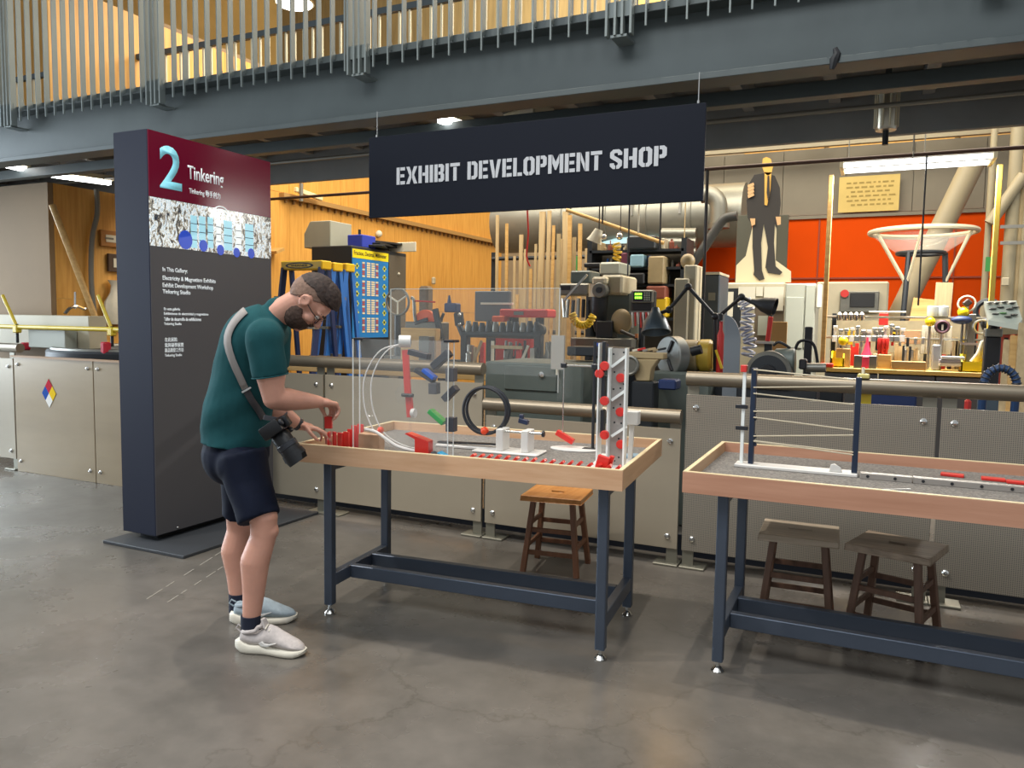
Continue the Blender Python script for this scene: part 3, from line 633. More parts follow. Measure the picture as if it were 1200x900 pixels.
for x0, x1 in ((587, 595), (616, 624)):
    B(M1).bx(LV(x0, 510, v).x, LV(x1, 510, v).x, v-.07, v+.03, .812, LV(590, 501, v).z).done('launcher_block', m_wht, lp, bev=.003)
a = LV(590, 505, v-.03); b_ = LV(636, 509, v-.03)
B(M1).cyl((a.x, v-.04, a.z), (b_.x, v-.04, a.z), .006, n=10).done('plunger_rod', m_chrome, lp)
B(M1).cyl((b_.x, v-.04, a.z), (b_.x+.012, v-.04, a.z), .016, n=16).done('plunger_knob', m_blk, lp, bev=.002)
a = LV(613, 494, v+.04)
tag(B(M1).box((a.x, v+.05, a.z), (.05, .03, .025), (0, .2, 0)).box((a.x-.012, v+.05, a.z+.02), (.02, .025, .03)).box((a.x+.008, v+.05, .835), (.02, .02, .055)).done('spring_clamp', mat('navy_clamp', '#232f4a', .4), bev=.003), 'small dark blue spring clamp behind the white launcher', 'clamp')
c = LV(568, 505, v-.01); tag(B().sph(M1 @ c, .021, 18, 12).done('ball', mat('orange_ball', '#e8481f', .4)), 'orange ball at the bottom of the black loop', 'ball')
c = LV(446, 504, .2); tag(B().sph(M1 @ Vector((c.x, .2, c.z)), .017, 16, 10).done('ball', MATS['orange_ball']), 'orange ball resting on the white curved ramp', 'ball')
# dominoes: a fallen row along the rim, a standing cluster by the man's hand
def domino(M, label, group=None): return tag(B(M).bx(-.006, .006, -.017, .017, 0, .075).done('domino', m_red, bev=.0012), label, 'domino', group)
N_ = 17
for i in range(N_):
    u = LV(543, 533, .07).x+(LV(712, 546, .07).x-LV(543, 533, .07).x)*i/(N_-1)
    domino(M1 @ Matrix.Translation((u, .075, .803+.0)) @ Matrix.Rotation(radians(46+random.uniform(-3, 3)), 4, 'Y') @ Matrix.Rotation(random.uniform(-.06, .06), 4, 'Z'), ORD[i]+' toppled red domino from the left in the row along the front rim', 'fallen dominoes along the front rim')
for k, (x, y, v, rz) in enumerate(((386, 506, .09, .3), (392, 506, .085, .9), (399, 507, .08, 1.3), (406, 506, .085, 1.45), (411, 503, .15, 1.5), (415.5, 498.5, .22, 1.4), (422.5, 497, .28, 1.55))):
    q_ = LV(x, y, v)
    o = domino(M1 @ Matrix.Translation((q_.x, v, .80)) @ Matrix.Rotation(rz, 4, 'Z') @ Matrix.Diagonal((1, 1, (q_.z-.80)/.075, 1)), '', 'standing dominoes by the man\'s hand')
    o['label'] = ('red standing domino touched by the man\'s lower hand, first of its row', 'second red standing domino in the row from the man\'s lower hand', 'third red standing domino in the row from the man\'s lower hand', 'fourth red standing domino in the row from the man\'s lower hand', 'fifth red standing domino in the row, just left of the clear wall', 'sixth red standing domino, behind the clear wall\'s left edge', 'rearmost red standing domino, behind the clear wall\'s left side')[k]
q_ = LV(703, 546, .10)
for k, (dx, lab) in enumerate(((0, 'large red block leaning in front of the holed tower'), (.022, 'red block just behind the large one at the foot of the holed tower'))):
    tag(B(M1 @ Matrix.Translation((q_.x+dx, .11+.03*k, .80)) @ Matrix.Rotation(radians(14), 4, 'Y')).bx(-.03 if k == 0 else -.008, .022 if k == 0 else .012, -.012, .012, .0, .085).done('red_block', m_red, bev=.002), lab, 'block')
# hammer stand
hs = thing('hammer_stand', 'black rod stand dangling a red hammer over a white oval board', 'stand', lv(1.30, .70, .80))
v = .72; a = LV(697, 421, v); b_ = LV(661, 428, v); f_ = LV(662, 512, v)
B(M1).cyl((a.x, v, .81), (a.x, v, LV(697, 400, v).z), .008, n=10).done('upright', m_blk, hs)
B(M1).bx(a.x-.05, a.x+.02, v-.02, v+.02, .80, .812).done('foot', m_blk, hs, bev=.002)
B(M1).cyl((a.x, v, b_.z), (b_.x, v, b_.z), .005, n=10).done('arm', m_chrome, hs)
for x in (a.x, b_.x): B(M1).box((x, v, b_.z), (.03, .03, .026)).done('boss', m_blk, hs, bev=.004)
B(M1).cyl((b_.x, v, b_.z), (b_.x, v, f_.z), .0035, n=8).done('pendulum_rod', m_chrome, hs)
B(M1).bar(LV(652.5, 506, v), LV(672, 518, v), .03, .03).done('red_hammer', m_red, hs, bev=.003)
c = LV(675, 521, v)
tag(B(M1).prism([(.13*cos(i*pi/12), .075*sin(i*pi/12)) for i in range(24)], 0, .008, Matrix.Translation((c.x, .70, .8005))).done('oval_board', m_wht, bev=.002), 'white oval board beneath the red hammer', 'board')
# holed tower
tw = thing('holed_tower', 'clear and grey tower of holed plates with red discs', 'marble run', lv(1.42, .3, .80))
v = .34; uL_ = LV(716, 420, v).x; uR_ = LV(735.5, 420, v).x; zt = LV(716, 408, v).z
m_plate = mat('grey_holed_plate', '#a5a09a', .35, .3, var=.05, scale=4)
B(M1).bx(uL_, uR_, v, v+.008, .80, zt).done('holed_plate', m_plate, tw, smooth=0)
for x in (uL_, uR_): B(M1).bx(x-.004, x+.004, v-.04, v+.012, .80, zt+.003).done('clear_side', m_edge, tw, smooth=0)
B(M1).bx(LV(700, 500, .30).x, LV(700, 500, .30).x+.006, .28, .36, .80, LV(700, 402, .3).z).done('clear_upright', m_edge, tw, smooth=0)
B(M1).bx(LV(712, 500, .30).x, LV(712, 500, .30).x+.006, .28, .36, .80, LV(712, 404, .3).z).done('clear_upright', m_clear, tw, smooth=0)
zz = [LV(706, y, .3).z for y in (400, 436, 440, 472, 480, 510)]
for z0, z1 in ((zz[1], zz[0]), (zz[3], zz[2]), (zz[5], zz[4])): B(M1).bx(LV(705, 450, .3).x, LV(709, 450, .3).x, .29, .33, z0, z1).done('black_strip', m_blk, tw, bev=.002)
for x, y, vv in ((708, 429, .28), (727, 443, .325), (708, 470, .28), (726.5, 483, .325), (708, 510, .28), (727, 521, .325), (702, 438, .28)):
    c = LV(x, y, vv); B(M1).cyl(c, c+Vector((0, .02, 0)), .021, n=18).done('red_disc', m_red, tw, bev=.003)
for y0, y1 in ((430, 417), (469, 457), (511, 500)):
    p = LV(717, y0, v-.012); q = LV(734, y1, v-.012); B(M1).bar(p, q, .02, .012).done('slanted_strip', m_edge, tw)
for i, (x, y) in enumerate(((719, 415), (731, 413), (720, 436), (732, 434), (719, 456), (727, 455), (731, 450), (719, 478), (727, 474), (720, 495), (728, 496), (733, 510), (725, 514), (720, 540), (725, 536))):
    c = LV(x, y, v-.001); B(M1).cyl(c, c+Vector((0, .003, 0)), .0045, n=10).done('hole', m_blk, tw)
tag(B(M1).prism([(LV(692, 543, .2).x, .06), (min(1.55, LV(745, 545, .06).x), .06), (1.56, .30), (1.56, .62), (1.36, .62)], .80, .806).done('base_sheet', m_wht), 'white base sheet under the holed tower in the table corner', 'board')
sc = thing('white_scoop', 'white plastic scoop on a post right of the holed tower', 'scoop', lv(1.47, .5, .80))
a = LV(735, 481, .50); b_ = LV(749, 498, .50)
B(M1).bx(a.x, b_.x, .47, .53, b_.z, a.z).done('cup', m_wht, sc, bev=.004)
B(M1).bar((a.x+.02, .5, .80), (a.x+.025, .5, b_.z), .022, .014, (0, 1, 0)).done('post', m_wht, sc, bev=.002)
c = LV(743, 520, .55); tag(B(M1).cyl((c.x, .56, .806), (c.x, .56, .822), .047, n=28).done('blue_dish', mat('blue_grey_disc', '#7f9fb5', .4), bev=.004), 'flat blue-grey disc on the white sheet behind the tower', 'disc')
# ================================================================== things on the right table
def l2(x, y, v): return LV(x, y, v, M2)
bf = thing('rubber_band_rig', 'two black posts strung with rubber bands on a white base', 'frame', M2 @ Vector((.4, .55, .80)))
v = .53; a = l2(877, 541, v); b_ = l2(1001, 554, v); m_navy = mat('navy_post', '#1c2a40', .4)
B(M2).bx(l2(862, 543, v).x, l2(1005, 556, v).x, v-.05, v+.05, .80, .815).done('base', m_wht, bf, bev=.003)
zl = l2(879, 431, v).z; zr_ = l2(1003, 442, v).z
B(M2).bx(a.x, a.x+.022, v-.02, v+.02, .815, zl).done('post', m_navy, bf, bev=.002); B(M2).bx(b_.x-.012, b_.x+.012, v-.02, v+.02, .815, zr_).done('post', m_navy, bf, bev=.002)
c = l2(870.5, 500, v); B(M2).bx(c.x-.007, c.x+.007, v-.012, v+.012, .815, zl-.002).done('clear_post', m_edge, bf)
c = l2(872, 432, v); B(M2).bx(c.x-.012, c.x+.014, v-.025, v+.02, zl-.02, zl+.012).done('red_cap', m_red, bf, bev=.002)
for y in (476, 501): c = l2(869, y, v); B(M2).bx(c.x-.024, c.x+.03, v-.024, v-.004, c.z-.009, c.z+.009).done('black_arm', m_blk, bf, bev=.002)
c = l2(880, 535, v); 
m_band = mat('tan_rubber_band', '#c9bda2', .6)
for y0, y1 in ((433, 445), (454, 453), (461, 474), (482, 482), (489, 504), (511, 510), (517, 533), (516.5, 530)):
    B(M2).cyl(l2(883, y0, v-.022), l2(1000, y1, v-.022), .0035, n=6).done('rubber_band', m_band, bf)
for x, ys in ((885, (436, 453, 462, 482, 490, 511, 520)), (1006, (452,))):
    for y in ys: c = l2(x, y, v); B(M2).box((c.x, v, c.z), (.012, .03, .02)).done('peg', m_navy, bf, bev=.002)
a = l2(979, 549, .50); tag(B(M2).prism([(-.025, 0), (.028, 0), (.022, .02), (-.005, .035), (-.02, .03)], -.01, .01, Matrix.Translation((a.x, .50, .8155)) @ Matrix.Rotation(pi/2, 4, 'X')).done('plastic_wedge', m_wht, bev=.002), 'small white plastic wedge on the white base of the band frame', 'wedge')
ch = thing('channel_rail', 'grey holed channel rail along the right table', 'rail', M2 @ Vector((1.05, .5, .80)))
a = l2(1008, 556, .50); rz = -.02
B(M2).bx(a.x, a.x+.20, .47, .51, .80, .826).done('rail_length', m_plate, ch, bev=.002); B(M2).bx(a.x+.203, 1.58, .47, .51, .80, .826).done('rail_length', m_plate, ch, bev=.002)
x = a.x+.03
while x < 1.56: B(M2).cyl((x, .468, .813), (x, .472, .813), .0065, n=10).done('hole', m_blk, ch); x += .105
for k, (x, y, lab) in enumerate(((1116, 557, 'leftmost of three red strips lying on the right table'), (1164, 562, 'middle of three red strips lying on the right table'), (1194, 566, 'rightmost of three red strips, cut by the photo\'s edge'))):
    p = PZ(x, y, .805); tag(B(Matrix.Translation((p.x, p.y, .80)) @ Matrix.Rotation((-.12, -.05, -.1)[k], 4, 'Z')).bx(-.045, .045, -.02, .02, 0, .014).done('red_strip', m_red, bev=.003), lab, 'block')
tag(B().bar(PZ(1030, 574, .803), PZ(1067, 573, .803), .006, .004).done('paper_sliver', m_wht), 'thin white sliver lying on the grey bed of the right table', 'scrap')
# ================================================================== the man
def fuse(b, voxel, it=4, fac=.5):
    me = bpy.data.meshes.new('f'); bmesh.ops.recalc_face_normals(b.bm, faces=b.bm.faces[:]); b.bm.to_mesh(me); b.bm.free()
    o = bpy.data.objects.new('f', me); COL.objects.link(o)
    m = o.modifiers.new('r', 'REMESH'); m.mode = 'VOXEL'; m.voxel_size = voxel
    if it: s_ = o.modifiers.new('s', 'SMOOTH'); s_.iterations = it; s_.factor = fac
    dg = bpy.context.evaluated_depsgraph_get(); dg.update()
    r = bpy.data.meshes.new_from_object(o.evaluated_get(dg)); bpy.data.objects.remove(o); bpy.data.meshes.remove(me)
    bm = bmesh.new(); bm.from_mesh(r); bpy.data.meshes.remove(r); return bm
def wrap(bm): b = B(); b.bm.free(); b.bm = bm; return b
def cap(b, p, q, r0, r1, n=20):      # capsule
    p = Vector(p); q = Vector(q); b.tube([p, q], [r0, r1], n); b.sph(p, r0*.995, n, 8); b.sph(q, r1*.995, n, 8)
def chain(b, pts, rs, n=20):
    for i in range(len(pts)-1): cap(b, pts[i], pts[i+1], rs[i], rs[i+1], n)
FA = radians(28); hf = Vector((cos(FA), sin(FA), 0)); lat = Vector((-sin(FA), cos(FA), 0)); UPZ = Vector((0, 0, 1))   # hf ahead, lat his left
def axes(f, l, u): return Matrix(((f.x, l.x, u.x), (f.y, l.y, u.y), (f.z, l.z, u.z)))
J = dict(hipR=PY(283, 540, 2.56), hipL=PY(288, 536, 2.74), kneeR=PY(309, 622, 2.55), kneeL=PY(280, 616, 2.76), ankR=PY(294, 735, 2.50), ankL=PY(279, 708, 2.73),
         pel=PY(281, 522, 2.64), wst=PY(279, 488, 2.63), rib=PY(288, 445, 2.64), chest=PY(300, 405, 2.65), neck=PY(324, 368, 2.66), head=PY(361, 353, 2.70),
         shR=PY(309, 396, 2.47), elR=PY(321, 467, 2.50), wrR=PY(374, 471, 2.74), shL=PY(322, 390, 2.85), elL=PY(318, 478, 2.80), wrL=PY(351, 498, 2.93))
skin = B()
# legs
for s_, kn, an, hp in ((1, 'kneeR', 'ankR', 'hipR'), (-1, 'kneeL', 'ankL', 'hipL')):
    k = J[kn]; a = J[an]; h = J[hp]; back = -hf
    chain(skin, [h, h.lerp(k, .5)+hf*.01, k+UPZ*.06], [.076, .076, .062]); cap(skin, k+UPZ*.06, k-UPZ*.02, .060, .056)
    skin.sph(k+hf*.022, .045, 12, 8)
    ca = k.lerp(a, .32)+back*.020; cb = k.lerp(a, .62)+back*.008
    chain(skin, [k-UPZ*.02, ca, cb, a+UPZ*.01, a-UPZ*.05], [.055, .063, .048, .036, .034])
    skin.sph(k.lerp(a, .30)+back*.030, (.045, .045, .085), 12, 8)
    d_ = Vector((.96, .26, 0)) if s_ > 0 else Vector((.82, .57, 0)); cap(skin, a-UPZ*.05, a+d_*.12-UPZ*.075, .03, .028)
# torso core (under the clothes), arms, neck
chain(skin, [J['pel'], J['wst'], J['rib'], J['chest'], J['neck']], [.11, .105, .11, .115, .055])
cap(skin, J['hipR'], J['hipL'], .075, .075); cap(skin, J['shR'], J['shL'], .06, .06)
for sh, el, wr in (('shR', 'elR', 'wrR'), ('shL', 'elL', 'wrL')):
    s0, e0, w0 = J[sh], J[el], J[wr]; m1 = s0.lerp(e0, .55)
    chain(skin, [s0, m1, e0], [.064, .060, .046]); cap(skin, e0, e0.lerp(w0, .28), .047, .050); chain(skin, [e0.lerp(w0, .28), e0.lerp(w0, .7), w0], [.050, .038, .027])
# head
tilt = radians(57); HF = radians(26); hh = Vector((cos(HF), sin(HF), 0)); hn = hh*cos(tilt)-UPZ*sin(tilt); hu = hh*sin(tilt)+UPZ*cos(tilt); hl = hu.cross(hn)  # face, crown, his left
HC = J['head']; HM = axes(hn, hl, hu)
def HP(f, l, u): return HC+hn*f+hl*l+hu*u
skin.sph(HP(-.006, 0, .028), (.098, .077, .096), 24, 16, HM); skin.sph(HP(.026, 0, -.055), (.066, .060, .070), 20, 14, HM); skin.sph(HP(.062, 0, -.098), (.030, .034, .024), 14, 10, HM)
skin.sph(HP(.06, 0, .03), (.036, .060, .045), 16, 10, HM)
chain(skin, [HP(.092, 0, .012), HP(.112, 0, -.024)], [.009, .0145], 10); skin.sph(HP(.104, .009, -.030), .009, 8, 6); skin.sph(HP(.104, -.009, -.030), .009, 8, 6)
for s_ in (-1, 1):
    skin.sph(HP(.078, .036*s_, .020), (.018, .026, .008), 12, 8, HM); skin.sph(HP(.066, .045*s_, -.025), (.026, .02, .022), 12, 8, HM)
    skin.sph(HP(.004, .079*s_, .004), (.020, .009, .033), 14, 10, HM); skin.torus(HP(.002, .086*s_, .008), .020, .0055, HM @ Matrix.Rotation(pi/2, 3, 'X'), 18, 6)
cap(skin, HP(.088, -.018, -.055), HP(.088, .018, -.055), .010, .010, 8); cap(skin, HP(.085, -.016, -.068), HP(.085, .016, -.068), .010, .010, 8)
chain(skin, [J['neck']-hf*.02-UPZ*.02, J['neck'].lerp(HP(-.02, 0, -.05), .6), HP(-.02, 0, -.04)], [.066, .058, .058])
# hands
def hand(W, d, back, side, bends, thumb, s=1.):
    d = d.normalized(); back = (back-d*back.dot(d)).normalized(); side = (side-d*side.dot(d)-back*side.dot(back)).normalized()
    tips = []
    L4 = ((.044, .026, .020), (.048, .030, .021), (.044, .028, .020), (.034, .021, .018))
    for i in range(4):
        o = (1.5-i)*.021
        base = W+d*.018+side*o*.65; kn = W+d*(.088-.004*abs(i-1)**1.5)+side*o+back*.004*(1-abs(i-1.2)/2)
        cap(skin, base, kn, .0155, .0115, 10)
        p = kn; ang = 0; dd = d+side*(.10*(1.5-i)*.6); dd.normalize()
        for q in range(3):
            ang += bends[i][q]; v_ = dd*cos(ang)-back*sin(ang); n_ = p+v_*L4[i][q]*s
            cap(skin, p, n_, (.0106, .0098, .0090)[q]*(.88 if i == 3 else 1), (.0098, .0090, .0080)[q]*(.88 if i == 3 else 1), 10); p = n_
        tips.append(p)
    cap(skin, W, W+d*.05, .024, .021, 12); skin.sph(W+d*.05, (.045, .036, .014), 14, 10, axes(d, side, back))
    p = W+d*.022+side*.026; cap(skin, W+d*.01+side*.012, p+d*.012+side*.006, .017, .014, 10)
    p = p+d*.012+side*.006
    for q, (vd, ln) in enumerate(zip(thumb, (.036, .030, .024))):
        v_ = (d*vd[0]+side*vd[1]-back*vd[2]).normalized(); n_ = p+v_*ln; cap(skin, p, n_, (.0125, .0108, .0098)[q], (.0108, .0098, .0085)[q], 10); p = n_
    tips.append(p); return tips
dR = PY(389, 473, 2.82)-J['wrR']
tR = hand(J['wrR'], dR, UPZ, lat, [(.7, .95, .5), (.75, .95, .5), (.8, 1.0, .6), (.85, 1.0, .6)], [(.7, .35, .6), (.75, -.05, .8), (.6, -.2, .9)])
dL = PY(386, 507, 3.01)-J['wrL']
tL = hand(J['wrL'], dL, UPZ+lat*.1, -lat, [(.20, .35, .25), (.25, .45, .3), (.35, .6, .4), (.45, .7, .5)], [(.7, .5, .55), (.9, .1, .55), (.95, -.1, .5)])
man = thing('person', 'bearded man in dark green T-shirt and navy shorts bending over the table', 'person', (J['ankR'].x, 2.6, 0))
bm = fuse(skin, .0046, 8, .5)
m_skin = mat('skin', '#c9947f', .5, var=.10, scale=7); MATS['skin'].node_tree.nodes['Principled BSDF'].inputs['Subsurface Weight'].default_value = .08
MATS['skin'].node_tree.nodes['Principled BSDF'].inputs['Subsurface Radius'].default_value = (.01, .004, .002)
body = wrap(bm).done('body', m_skin, man, smooth=180)
# T-shirt
m_tee = mat('dark_green_jersey', '#1f4b4f', .9, spec=.15, var=.10, scale=11, bump=.35, stretch=(1.3, 1, .6))
sh = B(); LA = lambda tl: axes(hf*cos(tl)+UPZ*-sin(tl), lat, hf*sin(tl)+UPZ*cos(tl))
def spine(cs, rad, n=24):      # elliptical rings lofted along the spine
    P = bez(cs, 20); R_ = bez([(a_, b_, 0) for a_, b_ in rad], 20); out = []
    for i, p in enumerate(P):
        u_ = (P[min(i+1, len(P)-1)]-P[max(i-1, 0)]).normalized(); f_ = lat.cross(u_).normalized(); out.append([p+f_*R_[i].x*cos(2*pi*k/n)+lat*R_[i].y*sin(2*pi*k/n) for k in range(n)])
    return out
sh.loft(spine([J['pel']-UPZ*.07-hf*.014, J['wst']-UPZ*.01-hf*.008, J['rib']-hf*.004, J['chest']-hf*.018, J['chest'].lerp(J['neck'], .5)-hf*.026+UPZ*.004, J['neck']-hf*.022-UPZ*.004], [(.150, .176), (.147, .172), (.140, .180), (.134, .190), (.122, .160), (.076, .085)]))
cap(sh, J['shR']+lat*.03-hf*.005, J['shL']-lat*.03-hf*.005, .078, .078)
for s0, e0 in ((J['shR'], J['elR']), (J['shL'], J['elL'])):
    d_ = (e0-s0).normalized(); sh.sph(s0, .077, 18, 12); sh.tube([s0, s0.lerp(e0, .3), s0+d_*.165], [.078, .075, .073], 22)
cap(sh, J['neck']-hf*.012-UPZ*.02, J['neck']+UPZ*.012+hf*.004, .075, .064)
bm = fuse(sh, .009, 6, .5)
zc = J['pel'].z-.012
bmesh.ops.bisect_plane(bm, geom=bm.verts[:]+bm.edges[:]+bm.faces[:], plane_co=J['pel']+UPZ*.012, plane_no=(hf.x*.10, hf.y*.10, 1), clear_inner=True)
from mathutils import noise as mnoise
for v in bm.verts:      # cloth folds: broad diagonal creases, strongest at the waist
    k = max(0., min(1., (1.18-v.co.z)/.25)); q_ = Vector((v.co.x*5+v.co.z*4, v.co.y*5, v.co.z*11-v.co.x*5))
    v.co += v.normal*(mnoise.noise(q_)*.011*(.5+k))
tee_bvh = BVHTree.FromBMesh(bm)
tee = wrap(bm).done('t_shirt', m_tee, man, smooth=180)
sd = tee.modifiers.new('thick', 'SOLIDIFY'); sd.thickness = .004; sd.offset = -1
for s0, e0, nm in ((J['shR'], J['elR'], 1),):
    d_ = (e0-s0).normalized(); c_ = s0+d_*.160; x_ = d_.cross(UPZ).normalized(); B().torus(c_, .0735, .0028, axes(x_, d_.cross(x_), d_), 32, 6).done('sleeve_hem', m_tee, tee)
# shorts
m_short = mat('navy_shorts', '#0d1426', .8, spec=.2, var=.15, scale=10, bump=.3)
so = B(); so.sph(J['pel']-UPZ*.045-hf*.02, (.145, .178, .14), 24, 16, LA(.05)); so.tube([J['pel']-UPZ*.05-hf*.012, J['pel']+UPZ*.06-hf*.008], [.144, .141], 24)
for s_, hp, kn in ((1, 'hipR', 'kneeR'), (-1, 'hipL', 'kneeL')):
    h, k = J[hp], J[kn]; so.tube([h+UPZ*.03, h.lerp(k, .35), k+UPZ*.052-hf*(.018 if s_ > 0 else .0)], [.108, .100, .094 if s_ > 0 else .082], 24); so.sph(h-hf*.018-UPZ*.01, .100, 18, 12)
bm = fuse(so, .009, 6, .5)
for v in bm.verts:
    q_ = Vector((v.co.x*9+v.co.z*6, v.co.y*9, v.co.z*7-v.co.x*6)); v.co += v.normal*mnoise.noise(q_)*.007
sho = wrap(bm).done('shorts', m_short, man, smooth=180)
# socks and shoes
m_sock = mat('navy_sock', '#161d30', .85); m_shoe = mat('pale_grey_knit', '#b9b1ad', .8, var=.12, scale=60); m_shoe_shade = mat('shaded_grey_knit', '#9aa8b0', .8, var=.12, scale=60); m_sole = mat('cream_foam_sole', '#d9d3c3', .6, var=.05, scale=12)  # far shoe's knit has its bluish shadow put into the colour
def shoe(heel, ang, L, upper_m, side):
    M = Matrix.Translation((heel[0], heel[1], 0)) @ Matrix.Rotation(ang, 4, 'Z')
    S = [0, .04, .10, .18, .28, .38, .46, .55, .66, .78, .88, .95, 1.]
    W_ = [.016, .030, .036, .038, .037, .036, .038, .042, .047, .048, .042, .030, .012]
    TOP = [.078, .102, .106, .096, .092, .108, .124, .116, .098, .080, .066, .054, .038]
    BOT = [.034, .034, .032, .030, .028, .026, .025, .024, .023, .022, .022, .024, .026]
    off = [0, 0, 0, 0, .002, .004, .005, .005, .004, .002, 0, -.002, -.004]
    rings = []
    for s_, w_, t_, b_, o_ in zip(S, W_, TOP, BOT, off):
        rg = []
        for k in range(16):
            a_ = 2*pi*k/16; c_, n_ = cos(a_), sin(a_); hgt = (t_-b_)
            z_ = b_+hgt*(.5+.5*n_); ww = w_*(1-.42*max(0, n_)**1.4 if s_ > .05 else 1)
            rg.append(M @ Vector((s_*L, o_*side+ww*c_*(1-.15*max(0, n_)), z_)))
        rings.append(rg)
    u = B().loft(rings).done('shoe_upper', upper_m, man, smooth=60)
    sr = []
    for i, s_ in enumerate(S):
        w_ = W_[i]+.006; hz = .050 if s_ < .06 else .044 if s_ < .15 else .038 if s_ < .4 else .031; lo = .014 if s_ < .03 else (.016 if s_ > .97 else (.006 if s_ > .9 else 0))
        xs = s_*L+(-.018 if i == 0 else .006 if i == len(S)-1 else 0)
        sr.append([M @ Vector((xs, off[i]*side+w_*c_, z_)) for c_, z_ in ((-.78, lo), (-.95, lo+.003), (-1.05, lo+.012), (-1.04, lo+(hz-lo)*.6), (-.99, hz-.003), (-.90, hz), (.90, hz), (.99, hz-.003), (1.04, lo+(hz-lo)*.6), (1.05, lo+.012), (.95, lo+.003), (.78, lo))])
    B().loft(sr).done('shoe_sole', m_sole, u, smooth=75)
    ct = [M @ Vector((L*(.18+.15*cos(a_)), .029*sin(a_), .094+.010*cos(a_)+(.012 if cos(a_) > .6 else 0))) for a_ in [2*pi*i/20 for i in range(20)]]
    B().tube(ct, .009, 8, closed=True).done('collar', upper_m, u)
    for i in range(5):
        x = .42+.055*i; z_ = .118-.0085*i+.004
        B().tube([M @ Vector((L*x, -.020, z_-.012)), M @ Vector((L*(x+.012), 0, z_+.002)), M @ Vector((L*(x+.024), .020, z_-.012))], .0032, 6).done('lace', m_sole, u)
    for s2 in ((-1, 1)):     # side tick mark
        pts = [(.34, .052), (.39, .041), (.47, .040), (.63, .062), (.50, .052), (.43, .051), (.39, .060)]
        wi = lambda q: [a_+(b_-a_)*(q-s0_)/(s1_-s0_) for a_, b_, s0_, s1_ in zip(W_, W_[1:], S, S[1:]) if s0_ <= q <= s1_][0]
        b = B(); top = [M @ Vector((L*x, s2*(wi(x)+.0035+(.004 if s2*side > 0 else 0)), z)) for x, z in pts]; bot = [M @ Vector((L*x, s2*(wi(x)-.006), z)) for x, z in pts]; n = len(pts)
        b._add([tuple(v) for v in top+bot], [tuple(range(n))]+[(i, (i+1) % n, n+(i+1) % n, n+i) for i in range(n)]); b.done('tick_mark', m_wht, u, smooth=0)
    tg = [[M @ Vector((L*(.40-.05*k/3)+dx, .019*sn*(1-.1*k), .112+.012*k)) for dx, sn in ((-.004, -1), (-.004, 0), (-.004, 1), (.006, 1), (.008, 0), (.006, -1))] for k in range(4)]
    B().loft(tg).done('tongue', upper_m, u)
    B().tube([M @ Vector((-.002, 0, .080)), M @ Vector((-.022, 0, .095)), M @ Vector((-.012, 0, .112)), M @ Vector((.008, 0, .100))], .004, 6).done('heel_loop', upper_m, u)
    return u
hR = PZ(274, 764); hL = PZ(271, 731)
shoe((hR.x+.01, hR.y+.035), radians(15), .295, m_shoe, 1); shoe((hL.x+.0, hL.y+.02), radians(33), .285, m_shoe_shade, -1)
for an in ('ankR', 'ankL'):
    a = J[an]; B().tube([a-UPZ*.075+hf*.012, a-UPZ*.03, a+UPZ*.055], [.046, .043, .0425], 20).done('sock', m_sock, man)
# hair, beard, ears' glasses
m_hair = mat('short_brown_hair', '#241a15', .75, col2='#43322a', scale=70, bump=.3); m_beard = mat('brown_beard', '#33241d', .85, col2='#4c372c', scale=90, bump=.3)
def shell(name, cen, rad, test, mm, grow=1.):
    b = B(); n, m_ = 110, 80
    b.lathe([(max(1e-3, sin(pi*i/m_)), -cos(pi*i/m_)) for i in range(m_+1)], n, Matrix())
    keep = []
    for v in b.bm.verts:
        c = v.co; p = Vector((cen[0]+c.x*rad[0], c.y*rad[1], cen[2]+c.z*rad[2])); v.co = p
    dead = [f for f in b.bm.faces if not test(f.calc_center_median())]
    bmesh.ops.delete(b.bm, geom=dead, context='FACES')
    for v in b.bm.verts: p = v.co; v.co = HP(p.x, p.y, p.z)+Vector((mnoise.noise(p*90), mnoise.noise(p*90+Vector((5, 0, 0))), mnoise.noise(p*90+Vector((0, 7, 0)))))*.0018
    o = b.done(name, mm, man, smooth=180); s_ = o.modifiers.new('thick', 'SOLIDIFY'); s_.thickness = .012; s_.offset = -1; return o
def lerp_(x, tab):
    for (a, fa), (b_, fb) in zip(tab, tab[1:]):
        if x <= b_: return fa+(fb-fa)*max(0, min(1, (x-a)/(b_-a)))
    return tab[-1][1]
HT = [(-.12, -.045), (-.06, -.040), (-.03, -.005), (0, .044), (.022, .034), (.04, .050), (.07, .066), (.11, .070)]
HU = [(-.12, .040), (-.06, .050), (-.02, .066), (.03, .062), (.07, .068), (.11, .072)]
m_fade = mat('cropped_hair', '#6b5447', .8, col2='#8a6d5c', scale=80, bump=.2)
shell('cropped_sides', (-.008, 0, .030), (.1005, .0790, .1005), lambda p: p.z > lerp_(p.x, HT), m_fade)
shell('hair', (-.006, 0, .034), (.1035, .0808, .1045), lambda p: p.z > lerp_(p.x, HU), m_hair)
shell('hair_top', (.020, 0, .064), (.087, .067, .080), lambda p: p.z > .080 and p.x > -.05, m_hair)
shell('beard', (.028, 0, -.058), (.071, .0635, .077), lambda p: p.z < lerp_(p.x, [(-.05, -.2), (-.012, -.2), (-.010, .0), (.02, -.02), (.05, -.048), (.08, -.050), (.11, -.050)]) and not (p.x > .086 and abs(p.y) < .018 and -.068 < p.z < -.056), m_beard)
cbm = B(); cap(cbm, HP(.098, -.022, -.046), HP(.098, .022, -.046), .007, .007, 8); cbm.done('moustache', m_beard, man)
